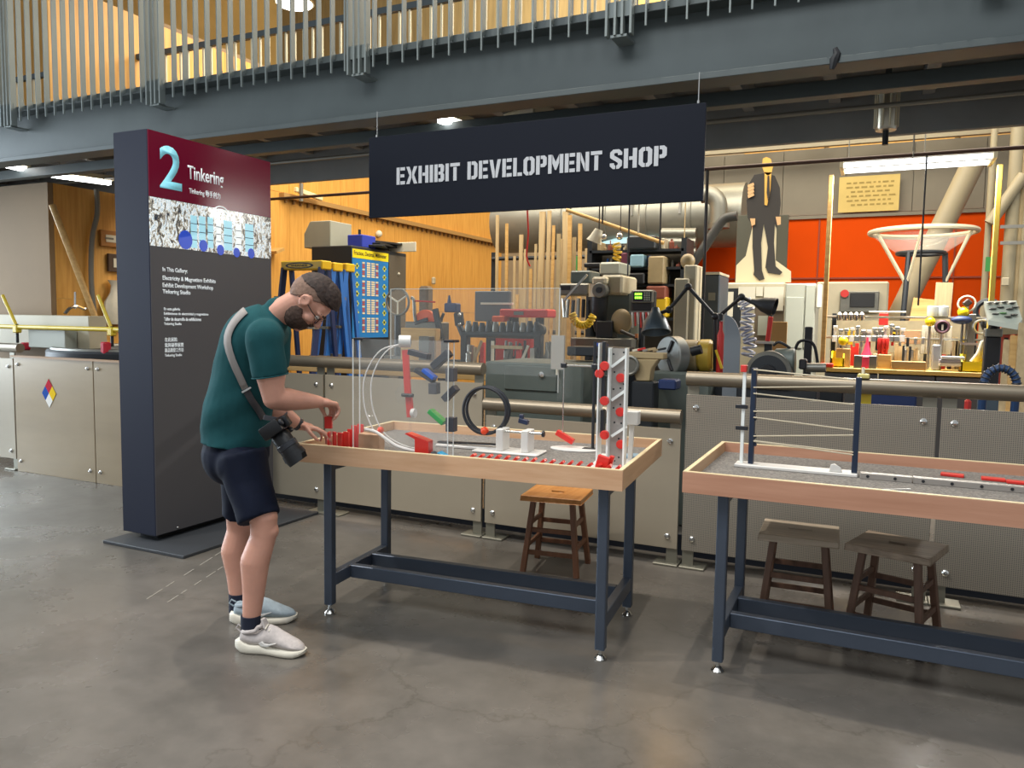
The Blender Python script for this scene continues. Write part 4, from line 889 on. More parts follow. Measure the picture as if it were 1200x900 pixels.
for s_ in (-1, 1):
    e = B(); e.sph(HP(.082, .030*s_, .001), .0115, 12, 8); eo = e.done('eye', mat('eye_white', '#e5ded6', .3), man); B().sph(HP(.0915, .031*s_, -.0005), .005, 10, 6).done('iris', m_black, eo)
    bw = B(); cap(bw, HP(.096, .014*s_, .022), HP(.084, .046*s_, .024), .005, .004, 8); bw.done('eyebrow', m_hair, man)
gl = thing('eyeglasses', 'thin black-rimmed eyeglasses worn by the man', 'glasses', HP(.1, 0, 0)); m_gl = mat('black_frame', '#15161a', .3)
for s_ in (-1, 1):
    pts = [HP(.104-.008*abs(cos(a_)), .032*s_+.024*cos(a_), -.003+.018*sin(a_)) for a_ in [2*pi*i/20 for i in range(20)]]
    B().tube(pts, .0018, 6, closed=True).done('rim', m_gl, gl)
    B().tube([HP(.098, .056*s_, .004), HP(.06, .081*s_, .005), HP(-.005, .086*s_, .010), HP(-.026, .085*s_, -.006)], .0020, 6).done('temple', m_gl, gl)
B().tube([HP(.104, -.009, .002), HP(.108, 0, .004), HP(.104, .009, .002)], .0018, 6).done('bridge', m_gl, gl)
# watch
wt = thing('wristwatch', 'black-banded wristwatch on the man\'s lower forearm', 'watch', J['wrL']); d_ = (J['wrL']-J['elL']).normalized(); x_ = d_.cross(UPZ).normalized(); y_ = d_.cross(x_)
wc = J['wrL']-d_*.012
B().tube([wc-d_*.011, wc-d_*.009, wc+d_*.009, wc+d_*.011], [.029, .0325, .0325, .029], 24).done('band', m_blk, wt)
up_ = -y_ if (-y_).z > 0 else y_
B().lathe([(.017, 0), (.017, .007), (.015, .009)], 20, Matrix.Translation(wc+up_*.030) @ frame((0, 0, 0), d_, d_.cross(up_)).to_3x3().to_4x4()).done('case', m_chrome, wt)
# block in the raised hand
pb_ = (tR[0]+tR[1]+tR[4])/3
tag(B(Matrix.Translation(pb_+Vector((0, 0, -.045))) @ Matrix.Rotation(.4, 4, 'Z')).bx(-.017, .017, -.010, .010, 0, .055).done('domino', m_red, bev=.0015), 'red domino pinched in the man\'s raised hand', 'domino')
# camera strap laid on the shirt
def on_tee(x, y, off=.006):
    d = ray(x, y).normalized(); h = tee_bvh.ray_cast(CAMP, d)
    return (h[0]+h[1]*off*(1 if h[1].dot(d) < 0 else -1)) if h[0] else None
st_ = thing('camera_strap', 'grey camera strap slung across the man\'s back', 'strap', PY(281, 441, 2.4))
def ribbon(path, wpx, nm, mm, Yf=None):
    L_, R_ = [], []
    for i, (x, y) in enumerate(path):
        x0, y0 = path[max(0, i-1)]; x1, y1 = path[min(len(path)-1, i+1)]; tx, ty = x1-x0, y1-y0; l_ = hypot(tx, ty); nx, ny = -ty/l_*wpx/2, tx/l_*wpx/2
        a = on_tee(x+nx, y+ny); b_ = on_tee(x-nx, y-ny)
        if Yf: a = PY(x+nx, y+ny, Yf(i)); b_ = PY(x-nx, y-ny, Yf(i))
        if a is None or b_ is None: continue
        L_.append(a); R_.append(b_)
    n = len(L_); b = B()._add([tuple(p) for p in L_]+[tuple(p) for p in R_], [(i, i+1, n+i+1, n+i) for i in range(n-1)])
    o = b.done(nm, mm, st_, smooth=60); s_ = o.modifiers.new('t', 'SOLIDIFY'); s_.thickness = .003; s_.offset = 1; return o
def dense(pts, n): return [(p.x, p.y) for p in bez([(x, y, 0) for x, y in pts], n)]
m_strap = mat('grey_webbing', '#8e8884', .8); m_strapd = mat('charcoal_webbing', '#4a4a4e', .8)
ribbon(dense([(311, 356.5), (300, 359), (292, 363), (285, 368), (276, 378), (270, 389), (268, 402), (273, 421), (281, 441), (287, 455)], 24), 8, 'webbing', m_strap)
ribbon(dense([(287, 455), (294, 468), (302, 480), (308, 490)], 12), 8, 'lower_webbing', m_strapd)
c = on_tee(287.5, 456.5, .012)
if c: B().bar(on_tee(283, 459, .010), on_tee(293, 453, .010), .012, .008).done('buckle', m_chrome, st_)
# camera
cm = thing('camera', 'black camera with long lens hanging at the man\'s hip', 'camera', PY(335, 515, 2.45))
c0 = PY(323, 503, 2.46); c1 = PY(349, 539, 2.50); ld = (c1-c0).normalized(); sd_ = ld.cross(UPZ).normalized(); ud = sd_.cross(ld)
CM = axes(sd_, ud, ld).to_4x4(); CM.translation = c0; m_cam = mat('camera_black', '#0b0c10', .4, bump=.05, scale=80)
bd = B(CM); bd.bx(-.066, .066, -.045, .045, -.035, .022).bx(-.066, -.035, -.045, .045, .022, .045).bx(-.022, .022, .045, .070, -.03, .02); bd.done('camera_body', m_cam, cm, bev=.008, seg=2)
ln = B(CM).lathe([(.034, .02), (.040, .03), (.041, .09), (.043, .10), (.043, .125)], 28).done('lens_barrel', m_cam, cm)
B(CM).lathe([(.0425, .07), (.0445, .072), (.0445, .092), (.0425, .094)], 28).done('zoom_ring', m_blk, ln)
hd_ = B(CM)
for i in range(28):
    a0, a1 = 2*pi*i/28, 2*pi*(i+1)/28; e0 = .165 if cos(2*a0) > -.2 else .142; e1 = .165 if cos(2*a1) > -.2 else .142
    hd_._add([(.046*cos(a0), .046*sin(a0), .115), (.046*cos(a1), .046*sin(a1), .115), (.050*cos(a1), .050*sin(a1), e1), (.050*cos(a0), .050*sin(a0), e0), (.043*cos(a0), .043*sin(a0), .115), (.043*cos(a1), .043*sin(a1), .115), (.047*cos(a1), .047*sin(a1), e1), (.047*cos(a0), .047*sin(a0), e0)], [(0, 1, 2, 3), (5, 4, 7, 6), (3, 2, 6, 7), (1, 0, 4, 5)])
bmesh.ops.remove_doubles(hd_.bm, verts=hd_.bm.verts[:], dist=1e-5); hd_.done('lens_hood', m_cam, cm)
for x, r_ in ((-.045, .011), (.045, .014)): B(CM).cyl((x, .045, -.01), (x, .056, -.01), r_, n=16).done('dial', m_blk, cm, bev=.002)
B(CM).torus((-.066, .035, -.01), .009, .002, None, 12, 6).done('strap_lug', m_chrome, cm)
a = PY(309, 489, 2.44); B().bar(a, c0+CM.to_3x3() @ Vector((-.05, .045, 0)), .020, .004, _f).done('strap_end', m_strapd, st_)
B().bar(PY(335, 484, 2.66), PY(334, 500, 2.52), .016, .004, _f).done('strap_end', m_strapd, st_)
# ================================================================== the shop behind the barrier
def D(x, y, Y): return PY(x, y, Y)
def S(Y, x=700): return (PY(x+1, 380, Y)-PY(x, 380, Y)).length          # metres per pixel
def pbx(b, x0, y0, x1, y1, Y, dep):           # box with its front face at Y covering a pixel rectangle
    p = PY(x0, (y0+y1)/2, Y); q = PY(x1, (y0+y1)/2, Y); zt = PY((x0+x1)/2, y0, Y).z; zb = PY((x0+x1)/2, y1, Y).z
    b.bx(p.x, q.x, Y, Y+dep, zb, zt); return b
def one(name, label, cat, x0, y0, x1, y1, Y, dep, m, bev=.006, group=None, zfloor=None):
    p = PY(x0, (y0+y1)/2, Y); q = PY(x1, (y0+y1)/2, Y); zt = PY((x0+x1)/2, y0, Y).z; zb = PY((x0+x1)/2, y1, Y).z if zfloor is None else zfloor
    return tag(B().bx(p.x, q.x, Y, Y+dep, zb, zt).done(name, m, bev=bev), label, cat, group)
def group_at(name, label, cat, x, y, Y, group=None, z=None):
    p = PY(x, y, Y); return thing(name, label, cat, (p.x, p.y, p.z if z is None else z), 0, group)
g_grey = mat('machine_grey_green', '#5d655f', .45, .1, var=.10, scale=5); g_dk = mat('machine_dark', '#2b2f33', .45, .2, var=.1, scale=5); g_beige = mat('machine_beige', '#b9b096', .5, var=.06, scale=3)
g_lgrey = mat('cabinet_light_grey', '#a3a597', .5, var=.05, scale=3); g_iron = mat('cast_iron', '#77766e', .4, .6, var=.15, scale=9); g_steel = mat('bright_steel', '#b5b3aa', .3, .9)
g_yel = mat('shop_yellow', '#d9b321', .45); g_red = mat('shop_red', '#c42b24', .45); g_blue = mat('ladder_blue', '#2d6fc2', .45); g_navy = mat('deep_navy', '#1c2f5a', .5); g_wood = wood('pine_strip', '#a8916a', '#c0a97f', .55, 'z', 30)
g_woodx = wood('bench_wood', '#b58c4f', '#cda768', .55, 'x', 30); g_paper = mat('paper_white', '#d8d3bf', .7); g_card = mat('cardboard', '#b98f57', .7); g_black = mat('shop_black', '#17181b', .5); g_silver = mat('galvanised_duct', '#86857b', .42, .6, var=.08, scale=3); g_tan = mat('tan_enamel', '#a3906b', .5, var=.1, scale=6)
g_green = mat('shop_green', '#3b8a43', .5); g_ltblue = mat('pale_blue_wrap', '#8fb4c4', .5)
# ---- far left, beyond the enclosure
t = thing('yellow_pipe_stand', 'yellow pipe handrail with two slanted handles at far left', 'handrail', PY(70, 384, 4.95))
a = PY(-30, 385.5, 4.95); b_ = PY(150, 382.5, 4.95); m_yp = mat('yellow_pipe', '#d8bc2c', .4); zz = (a.z+b_.z)/2
B().cyl((a.x, 4.95, zz), (-5.2, 4.95, zz), .022, n=12).done('pipe', m_yp, t)
for x0, x1 in ((3, 20), (115, 131)):
    q = PY(x1, 384, 4.95); p = PY(x0, 346, 4.95)
    B().cyl((q.x, 4.95, zz), (p.x, 4.95, p.z), .016, n=10).done('handle', m_yp, t); B().cyl((q.x, 4.95, zz-.16), (q.x, 4.95, zz+.03), .014, n=10).done('stem', g_black, t); B().box((q.x, 4.95, zz-.02), (.07, .06, .08)).done('clamp', m_yp, t, bev=.01)
t = thing('turntable_machine', 'dark round turntable machine inside the beige enclosure', 'machine', (-6.1, 5.35, 0))
c = Vector((-6.85, 5.75, 0)); B().lathe([(.98, 0), (1.0, .02), (1.0, 1.09), (.98, 1.11), (.88, 1.11), (.84, 1.07), (.10, 1.06)], 48, Matrix.Translation(c)).done('drum', g_dk, t)
B().torus(c+Vector((0, 0, 1.11)), .94, .025, None, 48, 8).done('rim_ring', g_iron, t); B().cyl(c+Vector((0, 0, 1.05)), c+Vector((0, 0, 1.13)), .09, n=20).done('hub', g_iron, t)
for x, lab in ((30, 'left red clip clamped on the dark turntable rim'), (124, 'right red clip clamped on the dark turntable rim')):
    yy = 5.02 if x < 60 else 4.88; p = PY(x, 407, yy); tag(B().bx(p.x-.03, p.x+.03, yy-.04, yy+.04, 1.08, p.z+.05).done('red_clip', mat('crimson_plastic', '#c02036', .4), bev=.012), lab, 'clip')
one('storage_box', 'long pale box behind the yellow pipe at far left', 'box', -40, 369, 104, 397, 5.12, .2, g_beige, zfloor=1.112)
one('grey_case', 'low grey case in front of the long pale box at far left', 'case', 33, 386, 76, 400, 4.98, .13, g_lgrey, zfloor=1.115)
t = thing('leaning_pole', 'long wooden pole leaning against the plywood left of the kiosk', 'pole', PX(112, 380, -7.5)); B().cyl(PX(61, 240, -7.93), min((PZ(61+(y-240)*.382, y) for y in range(420, 640, 4)), key=lambda v: abs(v.x+7.3)), .033, n=10).done('pole', g_woodx, t)
t = thing('wall_conduit_run', 'bent grey conduit running down the plywood left of the kiosk', 'conduit', PX(110, 375, -7.93)); B().tube(bez([PX(x, y, -7.93) for x, y in ((113, 222), (114, 250), (108, 280), (107, 330), (111, 372), (113, 390))], 20), .028, 8).done('conduit', m_cond, t)
for k, (x0, y0, x1, y1, lab) in enumerate(((117, 269, 152, 288, 'wide wooden-framed picture on the plywood beside the kiosk'), (126, 297, 152, 318, 'dark-framed white notice on the plywood beside the kiosk'))):
    p = PX(x0, (y0+y1)/2, -7.97); q = PX(x1, (y0+y1)/2, -7.97); zt = PX(x0, y0, -7.97).z; zb = PX(x0, y1, -7.97).z
    t = thing('picture_frame', lab, 'picture', (-7.97, p.y, zb)); B().bx(-7.985, -7.95, p.y, q.y, zb, zt).done('frame', mat('frame%d' % k, ('#a9702e', '#4a3626')[k], .5), t, bev=.004); B().bx(-7.95, -7.945, p.y+.06, q.y-.06, zb+.05, zt-.05).done('print', g_paper, t, smooth=0)
    if k == 0:
        for f_ in (.12, .55): B().bx(-7.945, -7.943, p.y+(q.y-p.y)*f_, p.y+(q.y-p.y)*(f_+.28), zb+.08, zt-.08).done('photo', g_iron, t, smooth=0)
b = B(); p = PX(138, 380, -7.92); b.loft([[p+Vector((.06*cos(a_)*k1, .16*sin(a_)*k1, z_)) for a_ in [2*pi*i/14 for i in range(14)]] for k1, z_ in ((.8, 0), (1.1, .08), (1.0, .25), (.55, .36), (.45, .44), (.7, .50))]); tag(b.done('plastic_bag', mat('milky_plastic', '#cfc7b2', .35, var=.12, scale=8)), 'crumpled milky plastic bag hanging beside the kiosk', 'bag')
t = thing('bracket_fixture', 'small chrome bracket fixture on the plywood left of the kiosk', 'bracket', PX(88, 372, -7.85))
B().tube(bez([PX(x, y, -7.85) for x, y in ((76, 368), (82, 361), (90, 359), (98, 362), (101, 361))], 16), .018, 8).done('hook', m_chrome, t); B().cyl(PX(88, 342, -7.85), PX(88, 362, -7.85), .012, n=8).done('rod', m_chrome, t)
# ---- ply wall right of the kiosk
t = thing('wall_bracket_lamp', 'pale wooden bracket lamp high on the plywood wall', 'lamp', PX(350, 226, -7.9)); B().bar(PX(346, 222, -7.8), PX(377, 233, -7.8), .06, .07).done('arm', mat('pale_lamp', '#ead9ab', .5), t, bev=.01); B().cyl(PX(353, 215, -7.75), PX(353, 236, -7.75), .03, n=8).done('stem', m_cond, t)
p = PX(444, 274, -7.95); tag(B().sph(p, .06, 12, 8).done('wall_dome', g_paper), 'small round pale dome on the plywood above the cabinet', 'fitting')
p = PX(321, 293, -7.9); tag(B().bar(PX(318, 296, -7.9), PX(327, 292, -7.9), .2, .04).done('wall_shelf', g_woodx), 'tiny pale shelf on the plywood beside the kiosk screen', 'shelf')
p = PX(508, 329, -7.9); tag(B().box(p, (.06, .10, .14)).done('wall_switch', g_beige, bev=.02), 'beige switch plate on the plywood wall above the shop bench', 'switch')
# black cabinet with poster
cy = 8.0; cl_ = PY(365, 350, cy); cr_ = PY(412, 350, cy); zt = PY(390, 288, cy).z; yb = PX(476, 350, cr_.x).y
t = thing('tall_cabinet', 'tall black cabinet with a blue chart poster on its side', 'cabinet', ((cl_.x+cr_.x)/2, (cy+yb)/2, 0))
B().bx(cl_.x, cr_.x, cy, yb, 0, zt).done('body', mat('cabinet_black', '#22292e', .5, var=.1, scale=2), t, bev=.01)
B().bx(cr_.x, cr_.x+.012, PX(455, 350, cr_.x).y, yb-.03, .2, zt-.05).done('side_door', mat('door_taupe', '#5b564c', .5), t)
p = PX(467, 321, cr_.x+.012); B().sph(p, .02, 8, 6).done('latch', g_paper, t)
po = thing('chart_poster', 'blue wall chart poster with yellow heading on the black cabinet', 'poster', PX(433, 395, cr_.x+.006)); XP = cr_.x+.013
def pp_(x, y): q_ = PX(x, y, XP); return Vector((XP, q_.y, q_.z))
yL, yR = pp_(413, 350).y, pp_(455, 350).y; zT_, zB_ = pp_(413, 291).z, pp_(413, 396).z
B().bx(XP-.012, XP, yL, yR, zB_, zT_).done('sheet', mat('poster_blue', '#1f7cc4', .45), po, smooth=0)
hz_ = zT_-(zT_-zB_)*.10; hdp = B().bx(XP, XP+.002, yL, yR, hz_, zT_).done('heading_band', mat('poster_yellow', '#f0dc1f', .45), po, smooth=0)
text('lettering', 'Fraction, Decimal, Millimeter', frame((XP+.003, yL+.03, hz_+.03), (0, 1, 0), (0, 0, 1)), (yR-yL)*.9, (zT_-hz_)*.55, g_black, hdp, .01, .001)
H_ = hz_-zB_; W_ = yR-yL; m_pk = mat('poster_cream', '#e8d8ae', .5); m_pr = mat('poster_red', '#b4553c', .5); m_pyl = mat('poster_lime', '#c8cf57', .5)
for r_ in range(4):
    z1 = hz_-H_*(.04+.235*r_); 
    for c_ in range(4):
        y0 = yL+W_*(.26+.125*c_)
        for k in range(7):
            zk = z1-H_*.028*k; B().bx(XP, XP+.002, y0, y0+W_*(.095 if c_ in (1, 2) else .07), zk-H_*.020, zk).done('table_cell', (m_pr, m_pk, m_pk, m_pr)[c_] if k % 3 else m_pk, po, smooth=0)
    for k in range(2):
        for s_ in (0, 1):
            c = Vector((XP+.001, yL+W_*(.12 if s_ == 0 else .88), z1-H_*(.05+.11*k)))
            B().bx(c.x-.001, c.x+.001, c.y-W_*.05, c.y+W_*.05, c.z-H_*.02, c.z+H_*.005).bx(c.x-.001, c.x+.001, c.y-W_*.02, c.y+W_*.02, c.z-H_*.045, c.z+H_*.028).done('diagram', m_pyl, po, smooth=0)
# things on the cabinet
one('paper_sheet', 'pale sheet standing behind the folders on the black cabinet', 'paper', 455, 284, 488, 0, 9.0, .02, g_paper, zfloor=zt)
Yc = 8.25; p = PY(362, 288, Yc); q = PY(393, 288, Yc); z0 = zt; z1 = PY(380, 260, Yc).z
B_ = B().prism([(p.x, z0), (q.x, z0), (q.x, z1), (p.x+.10, z1), (p.x, z1-.16)], 0, .45, Matrix(((1, 0, 0, 0), (0, 0, 1, Yc-.1), (0, 1, 0, 0), (0, 0, 0, 1)))); tag(B_.done('grey_hood', g_lgrey, bev=.008), 'grey sloped metal hood on top of the black cabinet', 'hood')
p = PY(407, 288, Yc); q = PY(429, 288, Yc); t = thing('blue_bin', 'blue box with a dark pin on top of the black cabinet', 'box', ((p.x+q.x)/2, Yc, z0)); B().bx(p.x, min(q.x, cr_.x-.02), Yc, Yc+.3, z0, PY(415, 275, Yc).z).done('box', mat('royal_blue', '#2f43b4', .45), t, bev=.008); B().cyl((p.x+.12, Yc+.1, PY(415, 275, Yc).z), (p.x+.12, Yc+.1, PY(415, 268, Yc).z), .018, n=8).done('pin', g_black, t)
for k, dz in enumerate((0, .035, .07)): tag(B(Matrix.Translation((cr_.x-.12, 8.65+.09*k, z0+.018+dz)) @ Matrix.Rotation((.5, .15, -.25)[k], 4, 'Z')).bx(-.17, .17, -.28, .28, 0, .028).done('black_folder', g_black, bev=.004), ('bottom', 'middle', 'top')[k]+' black folder of the messy stack on the black cabinet', 'folder', 'black folders on the cabinet')
# ladders
def ladder(label, xt, yt, w_px, Y, spread, navy, x2=None):
    c = PY(xt, yt, Y); s_ = S(Y, xt); w2 = w_px*s_/2
    t = thing('step_ladder', label, 'ladder', (c.x, Y, 0), 0, 'step ladders by the plywood wall')
    mt = g_navy if navy else g_blue
    tp = B().bx(c.x-w2, c.x+w2, Y-.08, Y+.10, c.z-.10, c.z).done('top_cap', g_yel, t, bev=.012)
    if w_px > 30: B().prism([(.20*cos(i*pi/10), .035*sin(i*pi/10)) for i in range(20)], 0, .002, frame((c.x-.02, Y-.081, c.z-.055), (1, 0, 0), (0, 0, 1))).done('oval_badge', g_black, tp, smooth=0); B().prism([(.165*cos(i*pi/10), .022*sin(i*pi/10)) for i in range(20)], 0, .002, frame((c.x-.02, Y-.083, c.z-.055), (1, 0, 0), (0, 0, 1))).done('badge_centre', g_yel, tp, smooth=0); text('lettering', 'WERNER', frame((c.x-.14, Y-.086, c.z-.068), (1, 0, 0), (0, 0, 1)), .24, .026, g_black, tp, .02, .001)
    for sx in (-1, 1):
        B().bar((c.x+sx*(w2-.03), Y-.05, c.z-.08), (c.x+sx*(w2-.03+spread), Y-.35, 0), .03, .08, (0, 1, 0)).done('front_rail', mt, t)
        B().bar((c.x+sx*(w2-.03), Y+.07, c.z-.08), (c.x+sx*(w2-.03+spread), Y+.30, 0), .03, .06, (0, 1, 0)).done('rear_rail', mt, t)
    for k in range(1, 6):
        z_ = (c.z-.1)*k/6; f_ = 1-z_/c.z; B().bx(c.x-w2-spread*f_, c.x+w2+spread*f_, Y-.08-.30*f_-.04, Y-.08-.30*f_+.05, z_, z_+.03).done('step', m_cond, t)
    return t
ladder('wide blue step ladder with yellow cap directly behind the man\'s head', 358, 306, 48, 7.0, .02, True)
ladder('narrow blue step ladder with yellow cap, left of two beside the black cabinet', 389, 308, 14, 7.3, .05, False)
ladder('narrow blue step ladder with yellow cap, right of two beside the black cabinet', 404, 309, 13, 7.6, .03, False)
# ---- clutter bench behind the clear guard
bt = thing('work_bench', 'long cluttered shop bench behind the clear guard', 'bench', (-3.7, 6.2, 0))
B().bx(-5.3, -2.35, 5.75, 6.6, .95, 1.0).done('bench_top', g_woodx, bt, bev=.005)
for x in (-5.2, -3.8, -2.45):
    for y in (5.82, 6.5): B().bx(x-.04, x+.04, y-.04, y+.04, 0, .95).done('leg', g_dk, bt)
BZ = 1.0; Y = 6.0
def on_bench(name, label, cat, x0, y0, x1, m, Y=6.0, dep=.2, bev=.008): return one(name, label, cat, x0, y0, x1, 0, Y, dep, m, bev, zfloor=BZ)
t = group_at('wire_guard_fan', 'round grey fan guard with pale spokes at the bench\'s left end', 'fan', 466, 352, Y, z=BZ)
c = PY(466, 354, Y); r_ = 13*S(Y, 466); F_ = frame((0, 0, 0), (1, 0, 0), (0, 0, 1)).to_3x3()
B().torus(c, r_, .012, F_, 28, 6).done('guard_ring', m_cond, t)
for k in range(3): a_ = pi/6+k*2*pi/3; B().cyl(c, c+Vector((r_*cos(a_), 0, r_*sin(a_))), .008, n=6).done('spoke', g_paper, t)
B().cyl((c.x, Y, BZ), (c.x, Y, c.z-r_), .03, n=10).done('stand', g_dk, t); B().bx(c.x-.12, c.x+.12, Y-.05, Y+.12, BZ, BZ+.12).done('base', g_iron, t, bev=.01)
t = group_at('arbor_saw', 'orange disc saw with dark lever arms on the bench', 'saw', 498, 378, Y, z=BZ)
c = PY(499, 377, Y); r_ = 12*S(Y, 500); B().prism([(r_*cos(pi*i/16), r_*sin(pi*i/16)) for i in range(17)], -.02, .02, frame(c, (1, 0, 0), (0, 0, 1))).done('orange_guard', mat('shop_orange', '#d8572a', .4), t, bev=.004)
B().tube(bez([PY(x, y, Y-.03) for x, y in ((482, 349), (485, 352), (486, 370), (488, 379))], 12), .016, 8).done('handle_arm', g_iron, t); B().bar(PY(487, 379, Y-.03), PY(501, 374, Y-.03), .03, .03).done('link_arm', g_dk, t)
B().bar(PY(510, 362, Y-.05), PY(517, 397, Y-.05), .03, .05).done('lever', g_dk, t); B().cyl(PY(486, 352.5, Y-.03), PY(510, 354, Y-.03), .008, n=6).done('cross_rod', g_red, t); B().bx(c.x-.2, c.x+.16, Y-.04, Y+.15, BZ, c.z).done('saw_table', g_iron, t, bev=.01)
on_bench('grey_block_stack', 'pair of pale planks stacked under the orange saw', 'planks', 470, 384.5, 512, g_woodx, 5.85, .1)
t = group_at('hand_punch', 'small dark blue punch with tall pin on the bench', 'punch', 527, 366, Y, z=BZ)
pbx(B(), 520, 355, 534, 366, Y, .1).done('head', g_navy, t, bev=.01); B().cyl(PY(526.5, 355, Y+.05), PY(526.5, 346, Y+.05), .02, .008, n=10).done('pin', g_navy, t)
B().tube(bez([PY(x, y, Y+.05) for x, y in ((520, 367), (517, 376), (518, 390), (520, 400))], 12), .014, 8).done('frame_arm', g_black, t); p = PY(527, 400, Y); B().bx(p.x-.1, p.x+.1, Y, Y+.14, BZ, BZ+.1).done('base', g_dk, t, bev=.01)
t = group_at('clamp_arm', 'black clamp arm with two chrome knobs left of the long roller', 'clamp', 541, 395, 5.9, z=BZ)
B().bar(PY(537, 366, 5.9), PY(539, 382, 5.9), .05, .08).done('bracket', g_black, t, bev=.01); B().tube(bez([PY(x, y, 5.9) for x, y in ((538, 380), (541, 388), (545, 398), (547, 410))], 10),   .03, 8).done('curved_arm', g_black, t)
for y in (369, 380): B().sph(PY(538.5, y, 5.87), .017, 10, 8).done('knob', m_chrome, t)
# long roller rack with a row of heads
t = group_at('tool_rack', 'long black bar carrying a row of dark cutter heads', 'tool rack', 590, 392, 5.85, z=BZ)
B().cyl(PY(543, 391, 5.85), PY(632, 393, 5.85), .032, n=14).done('bar', g_dk, t)
hd0 = None
for i in range(11):
    x = 549+i*8; p = PY(x, 389, 5.85); q_ = PY(x, 376+(i % 3), 5.85)
    B().lathe([(.030, 0), (.034, .02), (.028, (q_.z-p.z)*.6), (.020, q_.z-p.z)], 12, Matrix.Translation(p)).done('cutter_head', g_iron if i % 4 == 0 else g_dk, t)
for x in (545, 631): p = PY(x, 392, 5.85); B().bx(p.x-.03, p.x+.03, 5.82, 5.90, BZ, p.z+.03).done('support', g_black, t, bev=.006)
c = PY(631, 387, 5.83); B().cyl(c, c+Vector((0, .05, 0)), .05, n=20).done('end_wheel', g_black, t)
# red trays and clutter
t = group_at('red_tool_tray', 'red tool tray above the row of cutter heads', 'tray', 612, 368, 6.25, z=BZ)
pbx(B(), 585, 362, 641, 372, 6.25, .22).done('tray', g_red, t, bev=.012); pbx(B(), 576, 370, 590, 377, 6.2, .2).done('step', mat('shop_orange', '#d8572a', .4), t, bev=.01); p = PY(600, 372, 6.3); q = PY(630, 372, 6.3)
for x in (p.x, q.x): B().bx(x-.02, x+.02, 6.3, 6.4, BZ, p.z).done('leg', g_dk, t)
pbx(B(), 602, 365, 613, 369, 6.24, .01).done('badge', g_iron, t)
one('red_crate', 'red crate of small parts below the row of cutter heads', 'crate', 583, 395, 625, 0, 6.15, .3, g_red, .01, zfloor=BZ)
random.seed(11)
for k, x in enumerate(sorted(random.uniform(548, 645) for _ in range(22))):
    yy = random.uniform(399, 408); Yk = random.uniform(5.78, 5.92); p = PY(x, yy, Yk); hgt = max(.04, p.z-BZ)
    mm = random.choice((g_iron, g_steel, g_steel, g_paper, g_red, g_tan, g_dk)); r_ = random.uniform(.014, .03)
    b = B(); kind = k % 4
    if kind == 0: b.lathe([(r_, 0), (r_, hgt*.7), (r_*.5, hgt*.75), (r_*.5, hgt)], 12, Matrix.Translation((p.x, Yk, BZ)))
    elif kind == 1: b.bx(p.x-r_, p.x+r_, Yk-r_, Yk+r_, BZ, BZ+hgt)
    elif kind == 2: b.lathe([(r_*.6, 0), (r_, hgt*.3), (r_, hgt)], 6, Matrix.Translation((p.x, Yk, BZ)))
    else: b.bar((p.x-.05, Yk, BZ+.012), (p.x+.05, Yk+.02, BZ+hgt), .02, .02)
    tag(b.done('bench_fitting', mm, bev=.002 if kind in (1,) else 0), ORD[k]+' small fitting from the left on the cluttered bench, '+{0: 'round', 1: 'square', 2: 'six-sided', 3: 'slanted'}[kind]+' one', 'fitting', 'small fittings piled on the cluttered bench')
one('wood_strip', 'pale wooden strip in front of the small parts', 'strip', 575, 405, 612, 409, 5.76, .02, g_wood, .003); one('yellow_strip', 'yellow strip lying at the right end of the cluttered bench', 'strip', 625, 426, 650, 430, 5.0, .06, g_yel, .003, zfloor=PY(640, 430, 5.0).z)
t = group_at('grey_monitor', 'grey monitor tilted on the bench before the plywood', 'monitor', 575, 365, 6.4, z=BZ); pbx(B(), 556, 341, 597, 377, 6.42, .05).done('screen', mat('monitor_grey', '#565b5e', .4), t, bev=.008); p = PY(576, 377, 6.45); B().bx(p.x-.05, p.x+.05, 6.44, 6.5, BZ, p.z).done('stand', g_dk, t)
one('white_ruler', 'white straightedge lying across the grey monitor', 'ruler', 563, 354.5, 601, 357, 6.40, .02, g_paper, .002)
one('dark_can', 'brown ribbed canister against the plywood behind the saw', 'canister', 491, 335, 502, 0, 6.5, .12, mat('brown_ribbed', '#6b5a45', .6, var=.2, scale=20), .02, zfloor=BZ)
one('grey_instrument', 'small grey instrument with dark face on the bench', 'instrument', 491.5, 394, 504, 0, 5.72, .1, g_iron, .006, zfloor=BZ)
# clear guard standing on the rail
t = thing('clear_guard', 'large clear acrylic guard standing on the barrier rail', 'guard', (-2.45, 4.53, 1.17)); a = PY(453.5, 338, RY); b_ = PY(653, 338, RY)
m_guard = mat('guard_acrylic', '#d5dcdc', .06, alpha=.055)
B().bx(a.x, b_.x, RY+.045, RY+.051, 1.10, a.z).done('front_sheet', m_guard, t, smooth=0)
B().bx(b_.x-.006, b_.x, RY+.051, RY+.35, .95, a.z-.06).done('side_sheet', m_guard, t, smooth=0)
for x0, x1, z0, z1 in ((a.x, b_.x, a.z-.004, a.z), (a.x-.002, a.x+.003, 1.10, a.z), (b_.x-.003, b_.x+.003, 1.0, a.z)): B().bx(x0, x1, RY+.043, RY+.053, z0, z1).done('bright_edge', mat('guard_edge', '#cfd4d0', .3, alpha=.6), t, smooth=0)
t = group_at('paper_holder', 'clear paper holder with grey sheets on the guard\'s corner', 'holder', 655, 430, RY, z=1.1); p = PY(647, 393, RY+.03); q = PY(661, 433, RY+.03); B().bx(p.x, q.x, RY+.02, RY+.04, q.z, p.z).done('sheets', mat('grey_sheets', '#9d9a92', .6), t); B().bx(p.x-.004, q.x+.004, RY+.012, RY+.018, q.z-.004, p.z+.004).done('sleeve', m_guard, t)
